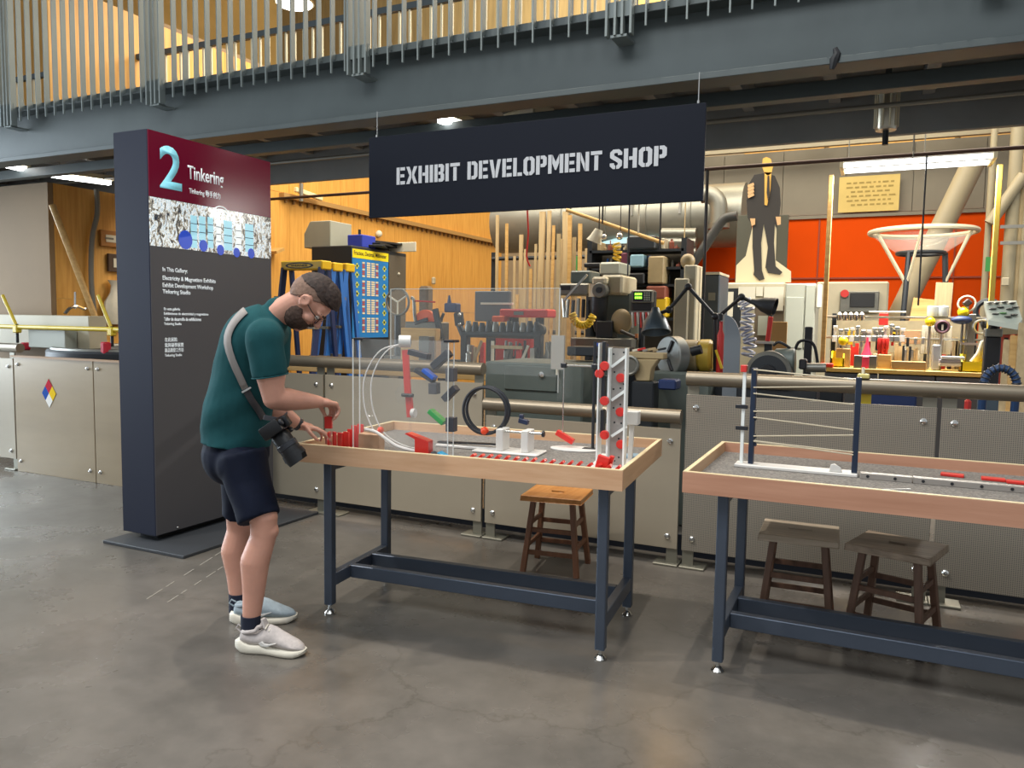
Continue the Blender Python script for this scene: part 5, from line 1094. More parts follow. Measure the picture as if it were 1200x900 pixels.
# grey-green machine base behind the low rail
t = group_at('steel_cabinet', 'low green-grey steel cabinet behind the low barrier', 'machine', 625, 460, 4.85, z=0)
p = PY(568, 440, 4.85); q = PY(683, 440, 4.85); zt = PY(625, 425.5, 4.85).z
B().bx(p.x, q.x, 4.85, 5.5, 0, zt).done('cabinet', g_grey, t, bev=.012); B().bx(p.x+.16, q.x-.18, 4.835, 4.85, PY(625, 458, 4.85).z, zt-.02).done('door', g_grey, t, bev=.006)
c = PY(635, 439, 4.83); B().lathe([(.02, 0), (.02, .012), (.008, .016)], 14, Matrix.Translation(c) @ Matrix.Rotation(pi/2, 4, 'X')).done('round_latch', m_chrome, t); c = PY(653, 436, 4.83); B().bx(c.x-.01, c.x+.01, 4.828, 4.836, c.z-.02, c.z+.02).done('label', g_paper, t, smooth=0)
# ---- lumber rack
random.seed(5)
lk = thing('lumber_rack', 'dark pipe rack holding upright lumber below the large duct', 'rack', PY(640, 400, 10.4).xy.to_3d())
a = PY(575, 303, 10.5); b_ = PY(690, 300, 10.5)
for z_ in (1.3, a.z): B().cyl((a.x, 10.55, z_), (b_.x, 10.55, z_), .03, n=8).done('rail', g_dk, lk)
for x in (a.x, (a.x+b_.x)/2, b_.x): B().bx(x-.03, x+.03, 10.58, 10.64, 0, a.z+.1).done('upright', g_dk, lk)
for nl, (x, y0, w_, k) in enumerate(sorted(((583, 252, 3, 0), (594, 262, 3, 1), (611, 275, 4, 0), (603, 300, 2.5, 0), (616, 292, 3, 0), (622, 315, 3, 1), (628, 286, 2.5, 0), (636, 248, 6, 0), (644, 247, 4, 0), (649, 264, 3, 1), (655, 274, 4, 2), (663, 248, 6, 0), (668, 252, 4, 1), (673, 278, 4, 2), (680, 262, 4, 1), (687, 291, 2.5, 0), (632, 330, 4, 0), (612, 338, 4, 0), (606, 345, 3, 1), (658, 280, 3, 0)))):
    Yk = random.uniform(9.9, 10.4); p = PY(x, y0, Yk); h = w_*S(Yk, x)/2
    tag(B().bar((p.x+random.uniform(-.03, .03), Yk, 0), p, 2*h, h*1.2, (0, 1, 0)).done('lumber_strip', (g_wood, g_woodx, g_tan)[k]), ORD[nl]+' upright timber strip from the left in the lumber rack', 'lumber', 'timber strips standing in the lumber rack')
p = PY(672, 300, 10.45); tag(B().bx(p.x-.05, p.x+.05, 10.45, 10.5, PY(672, 318, 10.45).z, p.z).done('green_board', g_green, bev=.004), 'narrow green board standing among the lumber', 'board')
tag(B().tube(bez([PY(x, y, 7.4) for x, y in ((617, 212), (618, 246), (619, 275), (617, 300), (621, 312))], 12), .009, 6).done('red_rope', g_red), 'thin red rope hanging in front of the lumber', 'rope')
# ---- ducts
t = thing('large_duct', 'large galvanised round duct running below the sign', 'duct', PY(720, 268, 12.2))
a = PY(640, 262, 12.2); b_ = PY(850, 268, 12.2); r_ = 33*S(12.2, 720); zc = a.z
B().cyl((PY(588, 262, 12.2).x, 12.2, zc), (b_.x+.3, 12.2, zc), r_, n=32).done('duct_barrel', g_silver, t)
for f_ in (.15, .4, .62, .85): x = a.x+(b_.x-a.x)*f_; B().torus((x, 12.2, zc), r_+.006, .014, Matrix.Rotation(pi/2, 3, 'Y'), 28, 6).done('seam_ring', g_silver, t)
for f_ in (.2, .55, .8): x = a.x+(b_.x-a.x)*f_; B().bx(x-.015, x+.015, 12.2-r_-.02, 12.2-r_, zc, 13.8).done('hanger_strap', g_steel, t)
t = thing('wrapped_duct', 'pale blue wrapped branch duct under the large duct', 'duct', PY(750, 300, 11.9)); B().tube([PY(700, 296, 11.9), PY(725, 289, 11.9), PY(760, 286, 11.9), PY(775, 292, 11.9)], 10*S(11.9), 16).done('branch', g_ltblue, t)
for k, (y, lab, mm) in enumerate(((273, 'upper yellowish horizontal duct left of the orange wall', g_silver), (284, 'middle yellowish horizontal duct left of the orange wall', g_silver), (296, 'lower grey horizontal duct left of the orange wall', g_iron))):
    tag(B().cyl(PY(776, y, 11.6), PY(816, y, 11.6), 5.3*S(11.6), n=20).done('branch_duct', mm), lab, 'duct', 'branch ducts')
t = thing('duct_elbow', 'silver segmented duct elbow beside the cardboard figure', 'duct', PY(838, 260, 11.4)); B().tube(bez([PY(x, y, 11.4) for x, y in ((822, 228), (832, 228), (841, 236), (842, 252), (842, 268))], 14), 9*S(11.4), 18).done('elbow', g_silver, t); B().cyl(PY(842, 262, 11.4), PY(842, 268, 11.4), 11*S(11.4), n=18).done('collar', g_iron, t)
t = thing('diagonal_duct', 'dark diagonal suction hose rising to the machine', 'hose', PY(815, 308, 9.2)); B().tube(bez([PY(x, y, 9.2) for x, y in ((812, 309), (826, 289), (841, 266), (850, 256), (864, 253))], 18), 5*S(9.2), 12).done('hose', mat('dark_hose', '#3c3b37', .6), t)
tag(B().cyl(PY(664, 246, 8.6), PY(778, 285, 8.6), .022, n=10).done('sloping_pole', g_woodx), 'thin sloping pole hanging below the sign', 'pole')
for k, (x, y0, y1, mm, lab) in enumerate(((822, 205, 405, g_black, 'long black hanging cable left of the cardboard figure'), (735.5, 240, 325, g_dk, 'thin dark cable hanging below the sign\'s middle'), (773, 240, 292, g_black, 'thin dark cable hanging below the sign\'s right half'), (748, 240, 273, g_paper, 'pale rope loop hanging below the sign'), (800, 238, 340, g_tan, 'tan vertical conduit beside the branch ducts'), (706, 242, 262, g_black, 'short dark cord holding the spot lamp below the sign'), (1076, 175, 358, g_black, 'thin black cable hanging through the glass bowl'))):
    Yk = 7.4 if x != 800 else 10.8; p = PY(x, y1, Yk); p.z = p.z if x != 800 else 0; tag(B().cyl(p, (p.x, p.y, zp if x != 800 else PY(x, y0, Yk).z), .008 if k else .016, n=6).done('hanging_cable', mm), lab, 'cable')
t = group_at('spot_lamp', 'small pale spot lamp hanging below the sign', 'lamp', 703, 275, 7.4); p = PY(702, 269, 7.4); B().cyl(p, (p.x, 7.4, zp), .006, n=6).done('cord', g_black, t); B().lathe([(.04, 0), (.06, -.08), (.08, -.13)], 14, Matrix.Translation(PY(702, 269, 7.4)) @ Matrix.Rotation(.4, 4, 'Y')).done('shade', g_paper, t); B().sph(PY(708, 278, 7.38), .03, 10, 8).done('bulb', m_chrome, t)
t = group_at('chrome_ball_hook', 'chrome ball hook hanging beside the small spot lamp', 'hook', 726, 278, 7.4); p = PY(727, 271, 7.4); B().cyl(p, (p.x, 7.4, zp), .004, n=6).done('cord', g_black, t); B().sph(PY(726, 277, 7.4), .035, 12, 8).done('ball', m_chrome, t); B().cyl(PY(726, 277, 7.4), PY(727, 271, 7.4), .012, n=6).done('stem', g_steel, t)
def coil(pts, R_, r_, turns, n=14):
    P = bez(pts, 60); out = []; k = turns*n
    for i in range(k+1):
        f_ = i/k*(len(P)-1); j = min(int(f_), len(P)-2); c = P[j].lerp(P[j+1], f_-j); t_ = (P[j+1]-P[j]).normalized(); x_ = t_.cross(Vector((0, 1, .01))); x_.normalize(); y_ = t_.cross(x_); a_ = 2*pi*i/n
        out.append(c+(x_*cos(a_)+y_*sin(a_))*R_)
    return B().tube(out, r_, 6)
tag(coil([PY(x, y, 7.3) for x, y in ((722, 286), (724, 296), (722, 305))], .035, .010, 4).done('coil_hose', g_yel), 'short yellow coiled air hose below the sign', 'hose')
tag(coil([PY(x, y, 6.4) for x, y in ((671, 368), (674, 377), (682, 381), (690, 379), (695, 370))], .026, .011, 12).done('coil_hose', g_yel), 'yellow coiled air hose draped on the milling machine', 'hose')
tag(coil([PY(x, y, 6.2) for x, y in ((872, 352), (877, 368), (874, 385), (879, 400), (876, 418))], .045, .010, 11).done('coil_hose', mat('blue_white_hose', '#50597e', .45, col2='#cfcfd2', scale=12)), 'blue and white coiled hose beside the grey guard', 'hose')
# ---- milling machine
Y = 7.0; t = group_at('milling_machine', 'beige and grey vertical milling machine at shop centre', 'milling machine', 712, 400, Y, z=0)
def P_(x, y, dy=0): return PY(x, y, Y+dy)
pbx(B(), 704, 322, 729, 345, Y, .5).done('ram_head', g_beige, t, bev=.02); pbx(B(), 693, 324, 710, 334, Y-.1, .2).done('motor_cap', g_beige, t, bev=.02)
c = P_(702, 340, -.12); B().cyl(c+Vector((0, .12, 0)), c, .07, n=24).done('speed_dial', g_iron, t, bev=.006); B().cyl(c, c+Vector((0, -.015, 0)), .028, n=16).done('dial_boss', g_dk, t)
c = P_(701, 362); B().lathe([(.035, -.22), (.05, -.16), (.075, -.12), (.085, .02), (.085, .14)], 20, Matrix.Translation((c.x, Y+.02, c.z))).done('spindle_head', g_dk, t)
c = P_(700, 348); B().cyl((c.x, Y+.02, c.z), (c.x, Y+.02, c.z+.12), .09, n=20).done('drive_housing', g_beige, t)
p = P_(706, 400, .3); q = P_(740, 400, .3); B().bx(p.x, q.x, Y+.25, Y+.75, 0, P_(720, 340).z).done('column', g_grey, t, bev=.02)
p = P_(678, 400); q = P_(748, 400); zt = P_(712, 396).z; B().bx(p.x, q.x, Y-.22, Y+.22, zt-.09, zt).done('table', g_iron, t, bev=.006); B().bx(P_(700, 400).x, P_(730, 400).x, Y-.15, Y+.3, .5, zt-.09).done('knee', g_grey, t, bev=.01); B().bx(P_(692, 400).x, P_(742, 400).x, Y-.25, Y+.8, 0, .18).done('foot', g_grey, t, bev=.02)
c = P_(729, 377); B().sph((c.x, Y-.02, c.z), (.10, .08, .12), 18, 12).done('dust_cover', g_tan, t); B().bx(P_(703, 384).x, P_(722, 384).x, Y-.12, Y+.05, zt, P_(712, 376).z).done('vise', g_dk, t, bev=.01)
B().cyl(P_(728, 388, -.2), P_(746, 396, -.3), .016, n=8).done('crank_arm', g_black, t); B().cyl(P_(746, 396, -.3), P_(746, 391, -.3), .016, n=8).done('crank_knob', mat('brass_knob', '#b06a36', .4), t)
B().bar(P_(661, 352, -.1), P_(688, 322, -.1), .02, .02).done('draw_handle', g_steel, t); pbx(B(), 655, 332, 690, 346, Y+.1, .3).done('power_box', g_iron, t, bev=.015); pbx(B(), 657, 335, 668, 340, Y+.095, .01).done('power_window', g_black, t, smooth=0); pbx(B(), 668, 317, 692, 332, Y+.4, .3).done('gear_box', g_grey, t, bev=.015)
for k in range(6): x = 660+k*6; B().cyl(P_(x, 350+k % 3, .05), P_(x+random.uniform(-2, 2), 372, .02), .018, n=8).done('lever', random.choice((g_dk, g_steel, g_black)), t)
t = group_at('shop_press', 'grey press housing behind the milling machine', 'machine', 712, 310, 8.4, z=0); pbx(B(), 702, 307, 727, 322, 8.4, .4).done('motor', g_lgrey, t, bev=.02); p = PY(707, 330, 8.5); q = PY(724, 330, 8.5); B().bx(p.x, q.x, 8.5, 8.8, 0, PY(712, 320, 8.4).z).done('column', g_grey, t, bev=.01); pbx(B(), 684, 308, 704, 313, 8.45, .2).done('belt_cover', g_black, t, bev=.01)
# readout
t = group_at('digital_readout', 'grey digital readout glowing green beside the milling machine', 'readout', 761, 366, 6.9)
pbx(B(), 739, 339.5, 766, 366, 6.92, .12).done('hood', g_black, t, bev=.02); 
pbx(B(), 740, 340, 764.5, 354.8, 6.88, .05).done('case', g_iron, t, bev=.008); fp_ = pbx(B(), 742, 341.5, 763, 353, 6.875, .006).done('face', g_black, t, smooth=0)
m_led = mat('green_led', '#8cff3a', .4, emit=3.)
for y in (343.3, 347.5):
    for k in range(5): pbx(B(), 744+k*1.7, y, 745.1+k*1.7, y+2.6, 6.872, .003).done('led_digit', m_led, fp_, smooth=0)
for i in range(3):
    for j in range(4): pbx(B(), 754.5+i*2.6, 342.5+j*2.6, 756.4+i*2.6, 344.4+j*2.6, 6.872, .003).done('key', g_lgrey, fp_, smooth=0)
p = PY(752, 360, 6.95); B().cyl((p.x, 6.98, 1.0), (p.x, 6.98, p.z), .03, n=8).done('arm', g_dk, t)
# shelf wall behind the mill
sw = thing('parts_shelf', 'crowded parts shelf behind the milling machine', 'shelf', PY(755, 330, 9.0).xy.to_3d())
p = PY(690, 330, 9.0); q = PY(800, 330, 9.0)
for y in (292, 313, 333, 372): z_ = PY(760, y, 9.0).z; B().bx(p.x, q.x, 9.0, 9.4, z_-.03, z_).done('shelf_board', g_dk, sw)
for x in (p.x, q.x): B().bx(x-.03, x+.03, 9.0, 9.4, 0, PY(760, 280, 9.).z).done('upright', g_dk, sw)
B().bx(p.x, q.x, 9.42, 9.45, 0, PY(760, 280, 9.).z).done('back_panel', mat('shelf_back', '#5a5347', .7, var=.2, scale=4), sw)
for k, (x0, y0, x1, y1, mm, nm, lab) in enumerate(((735, 276, 768, 292, g_dk, 'dark_bin', 'large dark bin on the top of the parts shelf'), (738, 298, 754, 313, g_ltblue, 'blue_box', 'pale blue box on the parts shelf\'s second level'), (730, 320, 755, 333, g_black, 'black_case', 'black case on the parts shelf\'s third level'), (759, 300, 778, 332.5, g_tan, 'gear_motor', 'tan gear motor on the parts shelf'), (757, 335, 780, 352, mat('rust_red', '#8a4a38', .6), 'rusty_box', 'rusty red box at the right of the parts shelf'), (768, 348, 781, 372, g_yel, 'lantern', 'yellow lantern at the right end of the parts shelf'), (727, 296, 734, 333, mat('plum_cloth', '#5d2338', .7), 'plum_roll', 'plum-coloured roll at the left of the parts shelf'), (724, 322, 730, 345, mat('terracotta', '#a0684c', .6), 'terracotta_tube', 'terracotta tube left of the parts shelf'))):
    one(nm, lab, 'box' if 'box' in nm or 'bin' in nm or 'case' in nm else 'shop part', x0, y0, x1, y1, 8.9, .3, mm, .015)
for k in range(9):
    x = 741+k*3.2; p = PY(x, 372, 6.7); b = B(); b.cyl(PY(x, 366, 6.7), PY(x+.5, 384-k % 3*2, 6.7), .008, n=6); tag(b.done('hand_tool', g_red if k % 2 else g_steel), ORD[k]+' slim hand tool from the left below the digital readout', 'tool', 'hand tools below the digital readout')
t = group_at('tool_strip', 'horizontal strip from which slim hand tools hang', 'rack', 755, 366, 6.74); B().bar(PY(738, 366, 6.74), PY(772, 366.5, 6.74), .02, .03).done('strip', g_iron, t)
random.seed(44)
used = 0
for y in (292, 313, 333, 352, 372):
    x = 692.; nth = 0
    while x < 797 and used < 44:
        w_ = random.uniform(2.5, 6.5); hp_ = random.uniform(5, 15); Yk = 8.78 if y != 352 else 8.6; z_ = PY(760, y, 9.0).z+.001 if y != 352 else None
        p = PY(x, y, Yk); q_ = PY(x+w_, y-hp_, Yk)
        if z_ is None: z_ = PY(760, 372, 9.0).z+.001
        mm, cn = random.choice(((g_iron, 'grey'), (g_tan, 'tan'), (g_dk, 'dark'), (g_steel, 'bright'), (MATS['rust_red'], 'rusty'), (g_beige, 'beige'), (g_yel, 'yellow'), (g_blue, 'blue')))
        b = B(); rr = (q_.x-p.x)/2; k = used % 3
        if k == 0: b.bx(p.x, q_.x, 9.02, 9.02+.2, z_, z_+(q_.z-p.z)); sn_ = 'box'
        elif k == 1: b.lathe([(rr, 0), (rr, (q_.z-p.z)*.7), (rr*.5, (q_.z-p.z)*.8), (rr*.5, q_.z-p.z)], 14, Matrix.Translation((p.x+rr, 9.1, z_))); sn_ = 'can'
        else: b.bx(p.x, q_.x, 9.02, 9.15, z_, z_+(q_.z-p.z)*.5).cyl((p.x+rr, 9.08, z_), (p.x+rr, 9.08, z_+(q_.z-p.z)), rr*.5, n=10); sn_ = 'motor'
        if y != 352: tag(b.done('shelf_'+sn_, mm, bev=.006 if k != 1 else 0), '%s small %s %s from the left on the parts shelf\'s %s board' % (ORD[nth], cn, sn_, {292: 'top', 313: 'second', 333: 'third', 372: 'bottom'}[y]), sn_, 'small stock on the parts shelf'); used += 1; nth += 1
        else: b.bm.free()
        x += w_+random.uniform(1, 5)
# ---- beige column machine and dark cabinet
t = group_at('beige_column_machine', 'tall beige column machine right of the parts shelf', 'machine', 800, 390, 7.2, z=0); p = PY(789, 370, 7.2); q = PY(806, 370, 7.2); B().bx(p.x, q.x, 7.2, 7.6, 0, PY(797, 326, 7.2).z).done('lower_column', g_beige, t, bev=.012); p = PY(800, 370, 7.25); q = PY(815, 370, 7.25); B().bx(p.x, q.x, 7.24, 7.6, 0, PY(806, 310, 7.2).z).done('upper_column', g_beige, t, bev=.012)
c = PY(806, 306, 7.35); B().sph(c, .07, 12, 8).done('cap_knob', g_tan, t)
t = group_at('dark_cabinet', 'dark blue-grey cabinet between the beige column and the machine', 'cabinet', 827, 390, 7.8, z=0); p = PY(814, 370, 7.8); q = PY(842, 370, 7.8); B().bx(p.x, q.x, 7.8, 8.3, 0, PY(828, 322, 7.8).z).done('body', mat('slate_cabinet', '#3a434b', .5), t, bev=.01); B().bx(p.x, q.x, 7.78, 8.32, PY(828, 322, 7.8).z, PY(828, 319, 7.8).z).done('top', g_beige, t); pbx(B(), 830, 343, 838, 352, 7.79, .01).done('notice', g_iron, t, smooth=0)
# ---- lamps on arms
def arm_lamp(label, Y, joints, shade_c, shade_dir, L, R_, mm):
    p = PY(*joints[-1], Y); t = thing('task_lamp', label, 'lamp', p, 0, 'articulated task lamps')
    for a, b_ in zip(joints, joints[1:]): B().cyl(PY(*a, Y), PY(*b_, Y), .014, n=8).done('arm', g_black, t)
    for j in joints[1:]: B().sph(PY(*j, Y), .028, 10, 8).done('joint', g_black, t)
    d = Vector(shade_dir).normalized(); c = PY(*shade_c, Y); x_ = d.orthogonal().normalized(); M = axes(x_, d.cross(x_), d).to_4x4(); M.translation = c
    b = B(M); b.lathe([(R_*.25, 0), (R_*.34, L*.18), (R_*.75, L*.5), (R_*.98, L*.9), (R_, L), (R_*.93, L), (R_*.7, L*.5), (R_*.2, L*.1)], 24); b.done('lamp_shade', mm, t)
    return t
tl = arm_lamp('dark grey bell task lamp on a folding arm at shop centre', 5.7, [(771, 368), (784, 363), (806.5, 336), (838, 371)], (768, 361), (.12, -.25, -.9), .19, .11, mat('lamp_slate', '#4a565e', .35, .3))
B().cyl(PY(838, 371, 5.7), PY(838, 440, 5.7), .016, n=8).done('pole', g_black, tl); p = PY(838, 440, 5.7); B().bx(p.x-.06, p.x+.06, 5.64, 5.76, 0, p.z).done('stand', g_dk, tl)
tl = arm_lamp('black reflector task lamp stretching right over the grinder', 5.9, [(881, 354), (869, 348), (842, 371)], (880, 353), (.93, -.1, -.25), .18, .07, g_black)
B().cyl(PY(842, 371, 5.9), PY(842, 440, 5.9), .016, n=8).done('pole', g_black, tl); p = PY(842, 440, 5.9); B().bx(p.x-.06, p.x+.06, 5.86, 5.98, 0, p.z).done('stand', g_dk, tl)
# ---- lathe with chuck
Y = 5.6; t = group_at('lathe', 'grey lathe with large chuck and yellow end cover', 'lathe', 800, 440, Y, z=0)
c = PY(786, 417, Y); ax = Vector((.62, .78, 0)).normalized(); x_ = Vector((0, 0, 1)); M = axes(x_, ax.cross(x_), ax).to_4x4(); M.translation = c; R_ = 23*S(Y, 786)
B(M).lathe([(R_*.16, -.06), (R_*.18, -.03), (R_*.95, -.028), (R_, -.02), (R_, .06), (R_*.9, .07)], 40).done('chuck', mat('ground_steel', '#8b8d89', .45, .5), t)
for k in range(3): a_ = k*2*pi/3+.5; B(M @ Matrix.Rotation(a_, 4, 'Z')).bx(R_*.22, R_*.86, -.012, .012, -.045, -.02).done('chuck_jaw', g_black, t, bev=.003)
B().cyl(PY(789, 417, Y+.14), PY(819, 417, Y+.14), R_*.82, n=28).done('spindle_housing', g_tan, t, bev=.01); B().cyl(PY(819, 417, Y+.14), PY(836, 417, Y+.14), R_*.84, n=28).done('yellow_end_cover', mat('mustard', '#c9a83e', .45, var=.08, scale=6), t, bev=.02)
p = PY(770, 440, Y); q = PY(838, 440, Y); B().bx(p.x, q.x, Y-.15, Y+.45, 0, c.z-R_*.75).done('head_cabinet', g_grey, t, bev=.015); p2 = PY(690, 440, Y); B().bx(p2.x, p.x, Y-.05, Y+.25, .75, c.z-R_*.9).done('bed', g_dk, t, bev=.008)
B().cyl(PY(810, 412, Y-.1), PY(822, 409, Y-.1), .035, n=14).done('feed_knob', g_black, t)
t = group_at('bench_vise', 'tan cast vise standing on its pedestal before the lathe', 'vise', 755, 440, 5.15, z=0); Y = 5.15
pbx(B(), 735, 413, 778, 421, Y, .10).done('jaw', g_tan, t, bev=.008); B().prism([(PY(738, 421, Y).x, PY(738, 421, Y).z), (PY(772, 421, Y).x, PY(772, 421, Y).z), (PY(764, 430, Y).x, PY(764, 432, Y).z), (PY(762, 447, Y).x, PY(762, 447, Y).z), (PY(745, 447, Y).x, PY(745, 447, Y).z)], 0, .09, Matrix(((1, 0, 0, 0), (0, 0, 1, Y), (0, 1, 0, 0), (0, 0, 0, 1)))).done('body', g_tan, t, bev=.008)
c = PY(739, 428, Y); B().cyl(c+Vector((0, -.03, 0)), c+Vector((0, .0, 0)), .065, n=24).done('hand_wheel', g_iron, t, bev=.006); B().torus(c+Vector((0, -.03, 0)), .06, .012, F_, 24, 8).done('wheel_rim', g_iron, t); p = PY(754, 447, Y); B().bx(p.x-.08, p.x+.08, Y-.02, Y+.12, 0, p.z).done('pedestal', g_dk, t, bev=.01)
for k in range(6): p = PY(741+k*6, 411-(k % 2), 5.18); tag(B().bar(p, p+Vector((.05, .02, .012)), .02, .014).done('metal_offcut', (g_paper, g_red, g_steel, g_wood, g_tan, g_dk)[k]), ORD[k]+' small offcut from the left on top of the tan vise', 'offcut', 'offcuts lying on the tan vise')
one('blue_plane', 'small blue hand tool on the dark machine bed left of the tower', 'tool', 697, 402, 708, 407, 5.3, .1, mat('tool_blue', '#2b4a9a', .4), .01); one('navy_box', 'navy box low behind the low rail, right of the lathe bed', 'box', 771, 445, 792, 457, 5.1, .15, g_navy, .01)
t = group_at('cross_slide', 'dark machine cross slide behind the holed tower', 'machine', 700, 425, 5.25, z=0); p = PY(664, 412, 5.25); q = PY(732, 412, 5.25); B().bx(p.x, q.x, 5.25, 5.5, PY(700, 418, 5.25).z, PY(700, 407, 5.25).z).done('slide', g_dk, t, bev=.008); B().bx(p.x+.2, q.x-.1, 5.28, 5.48, 0, PY(700, 418, 5.25).z).done('support', g_grey, t, bev=.01)
# ---- grey guard, extinguisher, grinder
Y = 5.35; a = PY(847, 437, Y); b_ = PY(866, 437, Y); zt = PY(848, 369, Y).z; zb = .2; w_ = b_.x-a.x; hq = PY(848, 369, Y).z-PY(848, 401, Y).z
poly = [(a.x, zb), (b_.x, zb)]+[(a.x+w_*cos(i*pi/2/10), zt-hq+hq*sin(i*pi/2/10)) for i in range(11)]
tag(B().prism(poly, 0, .02, Matrix(((1, 0, 0, 0), (0, 0, 1, Y), (0, 1, 0, 0), (0, 0, 0, 1)))).bx(a.x, b_.x, Y-.05, Y+.3, 0, .2).done('quarter_guard', mat('guard_slate', '#6d747a', .5)), 'flat grey quarter-round guard plate left of the grinder', 'guard')
t = group_at('fire_extinguisher', 'slim red extinguisher half hidden left of the grey guard', 'extinguisher', 842, 437, 5.6); p = PY(843, 437, 5.65); B().lathe([(.022, 0), (.025, .02), (.025, .32), (.012, .36), (.012, .42)], 16, Matrix.Translation((p.x, 5.65, p.z-.05))).done('cylinder', g_red, t); B().box((p.x, 5.62, p.z+.40), (.03, .03, .05)).done('head', g_black, t, bev=.006); B().bar(PY(839, 410, 5.6), PY(846, 432, 5.6), .016, .016).done('yellow_handle', g_yel, t); B().bx(p.x-.08, p.x+.08, 5.6, 5.75, 0, p.z-.05).done('stand', g_dk, t)
Y = 5.3; t = group_at('bench_grinder', 'grey bench grinder with domed wheel guard behind the right barrier', 'grinder', 905, 437, Y, z=0)
c = PY(901, 437, Y); r_ = 27*S(Y, 900); F2 = frame((0, 0, 0), (1, 0, 0), (0, 0, 1))
M = F2.copy(); M.translation = c; B(M).prism([(r_*cos(pi*i/20), r_*sin(pi*i/20)) for i in range(21)]+[(-r_, -.1), (r_, -.1)], -.16, .05).done('wheel_guard', g_iron, t, bev=.012); B(M).prism([(r_*.82*cos(pi*i/20), r_*.82*sin(pi*i/20)) for i in range(21)], .05, .056).done('dark_wheel', g_dk, t, smooth=0); B(M).cyl((0, .0, .05), (0, 0, .09), r_*.4, n=24).done('hub', g_black, t, bev=.006)
B().cyl(PY(908, 424, Y+.1), PY(932, 424, Y+.1), r_*.62, n=24).done('motor', g_grey, t, bev=.01); pbx(B(), 936, 421, 945, 433, Y, .1).done('switch_box', g_black, t, bev=.008); B().cyl(PY(944, 431, Y+.05), PY(968, 431, Y+.05), .03, n=12).done('spark_tube', g_iron, t); B().bx(c.x-.2, c.x+.3, Y-.02, Y+.3, 0, c.z-.1).done('pedestal', g_dk, t, bev=.01)
t = group_at('red_clamp_bar', 'upright red bar clamp behind the grinder', 'clamp', 901, 400, 6.6, z=1.0); B().bar(PY(899.5, 400, 6.6), PY(903.5, 371, 6.6), .035, .03, (0, 1, 0)).done('bar', g_red, t, bev=.005); p = PY(900, 400, 6.6); B().bx(p.x-.1, p.x+.05, 6.58, 6.65, p.z-.02, p.z).done('jaw', g_steel, t); B().bx(p.x-.03, p.x+.03, 6.62, 6.66, 0, p.z-.02).done('post', g_dk, t)
tag(B().tube(bez([PY(x, y, 6.0) for x, y in ((932, 409), (936, 401), (944, 399), (952, 402), (956, 411), (958, 425))], 16), .012, 6).done('black_cable', g_black), 'curved black cable arching behind the grinder', 'cable')
tag(B().tube(bez([PY(x, y, 5.4) for x, y in ((906, 405), (912, 401), (920, 404), (926, 408))], 12), .01, 6).done('grinder_cord', g_black), 'short black cord lying over the grinder top', 'cord')
one('cardboard_sheet', 'brown cardboard sheet leaning left of the light grey cabinet', 'cardboard', 904, 377, 922, 412, 7.6, .02, g_card, .002, zfloor=0); one('black_post', 'black upright post left of the bench\'s wooden upright', 'post', 952, 383, 961, 0, 6.4, .08, g_black, .006, zfloor=0)
# ---- big CNC machine with cardboard figure on top
Y = 10.0; t = group_at('cnc_machine', 'large beige machine cabinet with pinned papers under the cardboard figure', 'machine', 880, 400, Y, z=0); p = PY(841, 370, Y); q = PY(919, 370, Y); zt = PY(880, 331, Y).z
B().bx(p.x, q.x, Y, Y+1.3, 0, zt).done('cabinet', g_beige, t, bev=.02); pbx(B(), 843, 338, 868, 400, Y-.01, .02).done('dark_opening', g_dk, t, smooth=0); pbx(B(), 884, 358, 918, 405, Y-.008, .02).done('brown_door', mat('brown_panel', '#6a5d4c', .5), t, smooth=0)
for k, (x0, y0, x1, y1) in enumerate(((839, 342, 859, 371), (865, 336, 885, 360), (895, 336, 918, 364), (888, 370, 899, 393), (886, 336, 894, 347))): pbx(B(), x0, y0, x1, y1, Y-.03, .012).done('pinned_paper', g_paper if k != 3 else g_lgrey, t, smooth=0)
t = group_at('light_grey_cabinet', 'tall light grey cabinet right of the machine papers', 'cabinet', 940, 400, 9.2, z=0); p = PY(919, 370, 9.2); q = PY(955, 370, 9.2); B().bx(p.x, q.x, 9.2, 9.8, 0, PY(938, 332, 9.2).z).done('body', g_lgrey, t, bev=.012); pbx(B(), 920, 348, 941, 408, 9.18, .02).done('door', g_lgrey, t, bev=.006); pbx(B(), 943, 334, 954, 408, 9.18, .02).done('side_door', g_lgrey, t, bev=.006)
pbx(B(), 957, 333, 963, 361, 9.15, .04).done('white_handle', g_paper, t, bev=.01)
Yf = 10.35; cf = thing('cardboard_figure', 'life-size cardboard cutout of a man in dark suit and tie', 'cutout', PY(890, 330, Yf))
def plate(nm, pts, dz, mm): return B().prism([(PY(x, y, Yf-dz).x, PY(x, y, Yf-dz).z) for x, y in pts], -.006, 0, Matrix(((1, 0, 0, 0), (0, 0, 1, Yf-dz), (0, 1, 0, 0), (0, 0, 0, 1)))).done(nm, mm, cf, smooth=0)
m_suit = mat('suit_black', '#2f2c2a', .7); m_fl = mat('print_skin', '#d9a94f', .6); m_fl2 = mat('print_hand', '#d2a878', .6)
plate('backing_card', [(862, 331), (927, 331), (927, 318), (909, 305), (910, 268), (913, 258), (914, 222), (907, 206), (901, 204), (905, 194), (902, 186), (896, 185), (893, 194), (896, 203), (884, 206), (878, 216), (876, 240), (882, 265), (874, 300), (863, 311)], 0, mat('card_cream', '#cfc3a2', .7))
plate('suit', [(884, 205), (896, 203), (908, 206), (914, 220), (915, 238), (913, 258), (910, 268), (908, 262), (907, 285), (909, 312), (897, 314), (900, 290), (895, 262), (892, 285), (893, 318), (884, 318), (882, 290), (882, 265), (876, 255), (875, 235), (878, 215)], .01, m_suit)
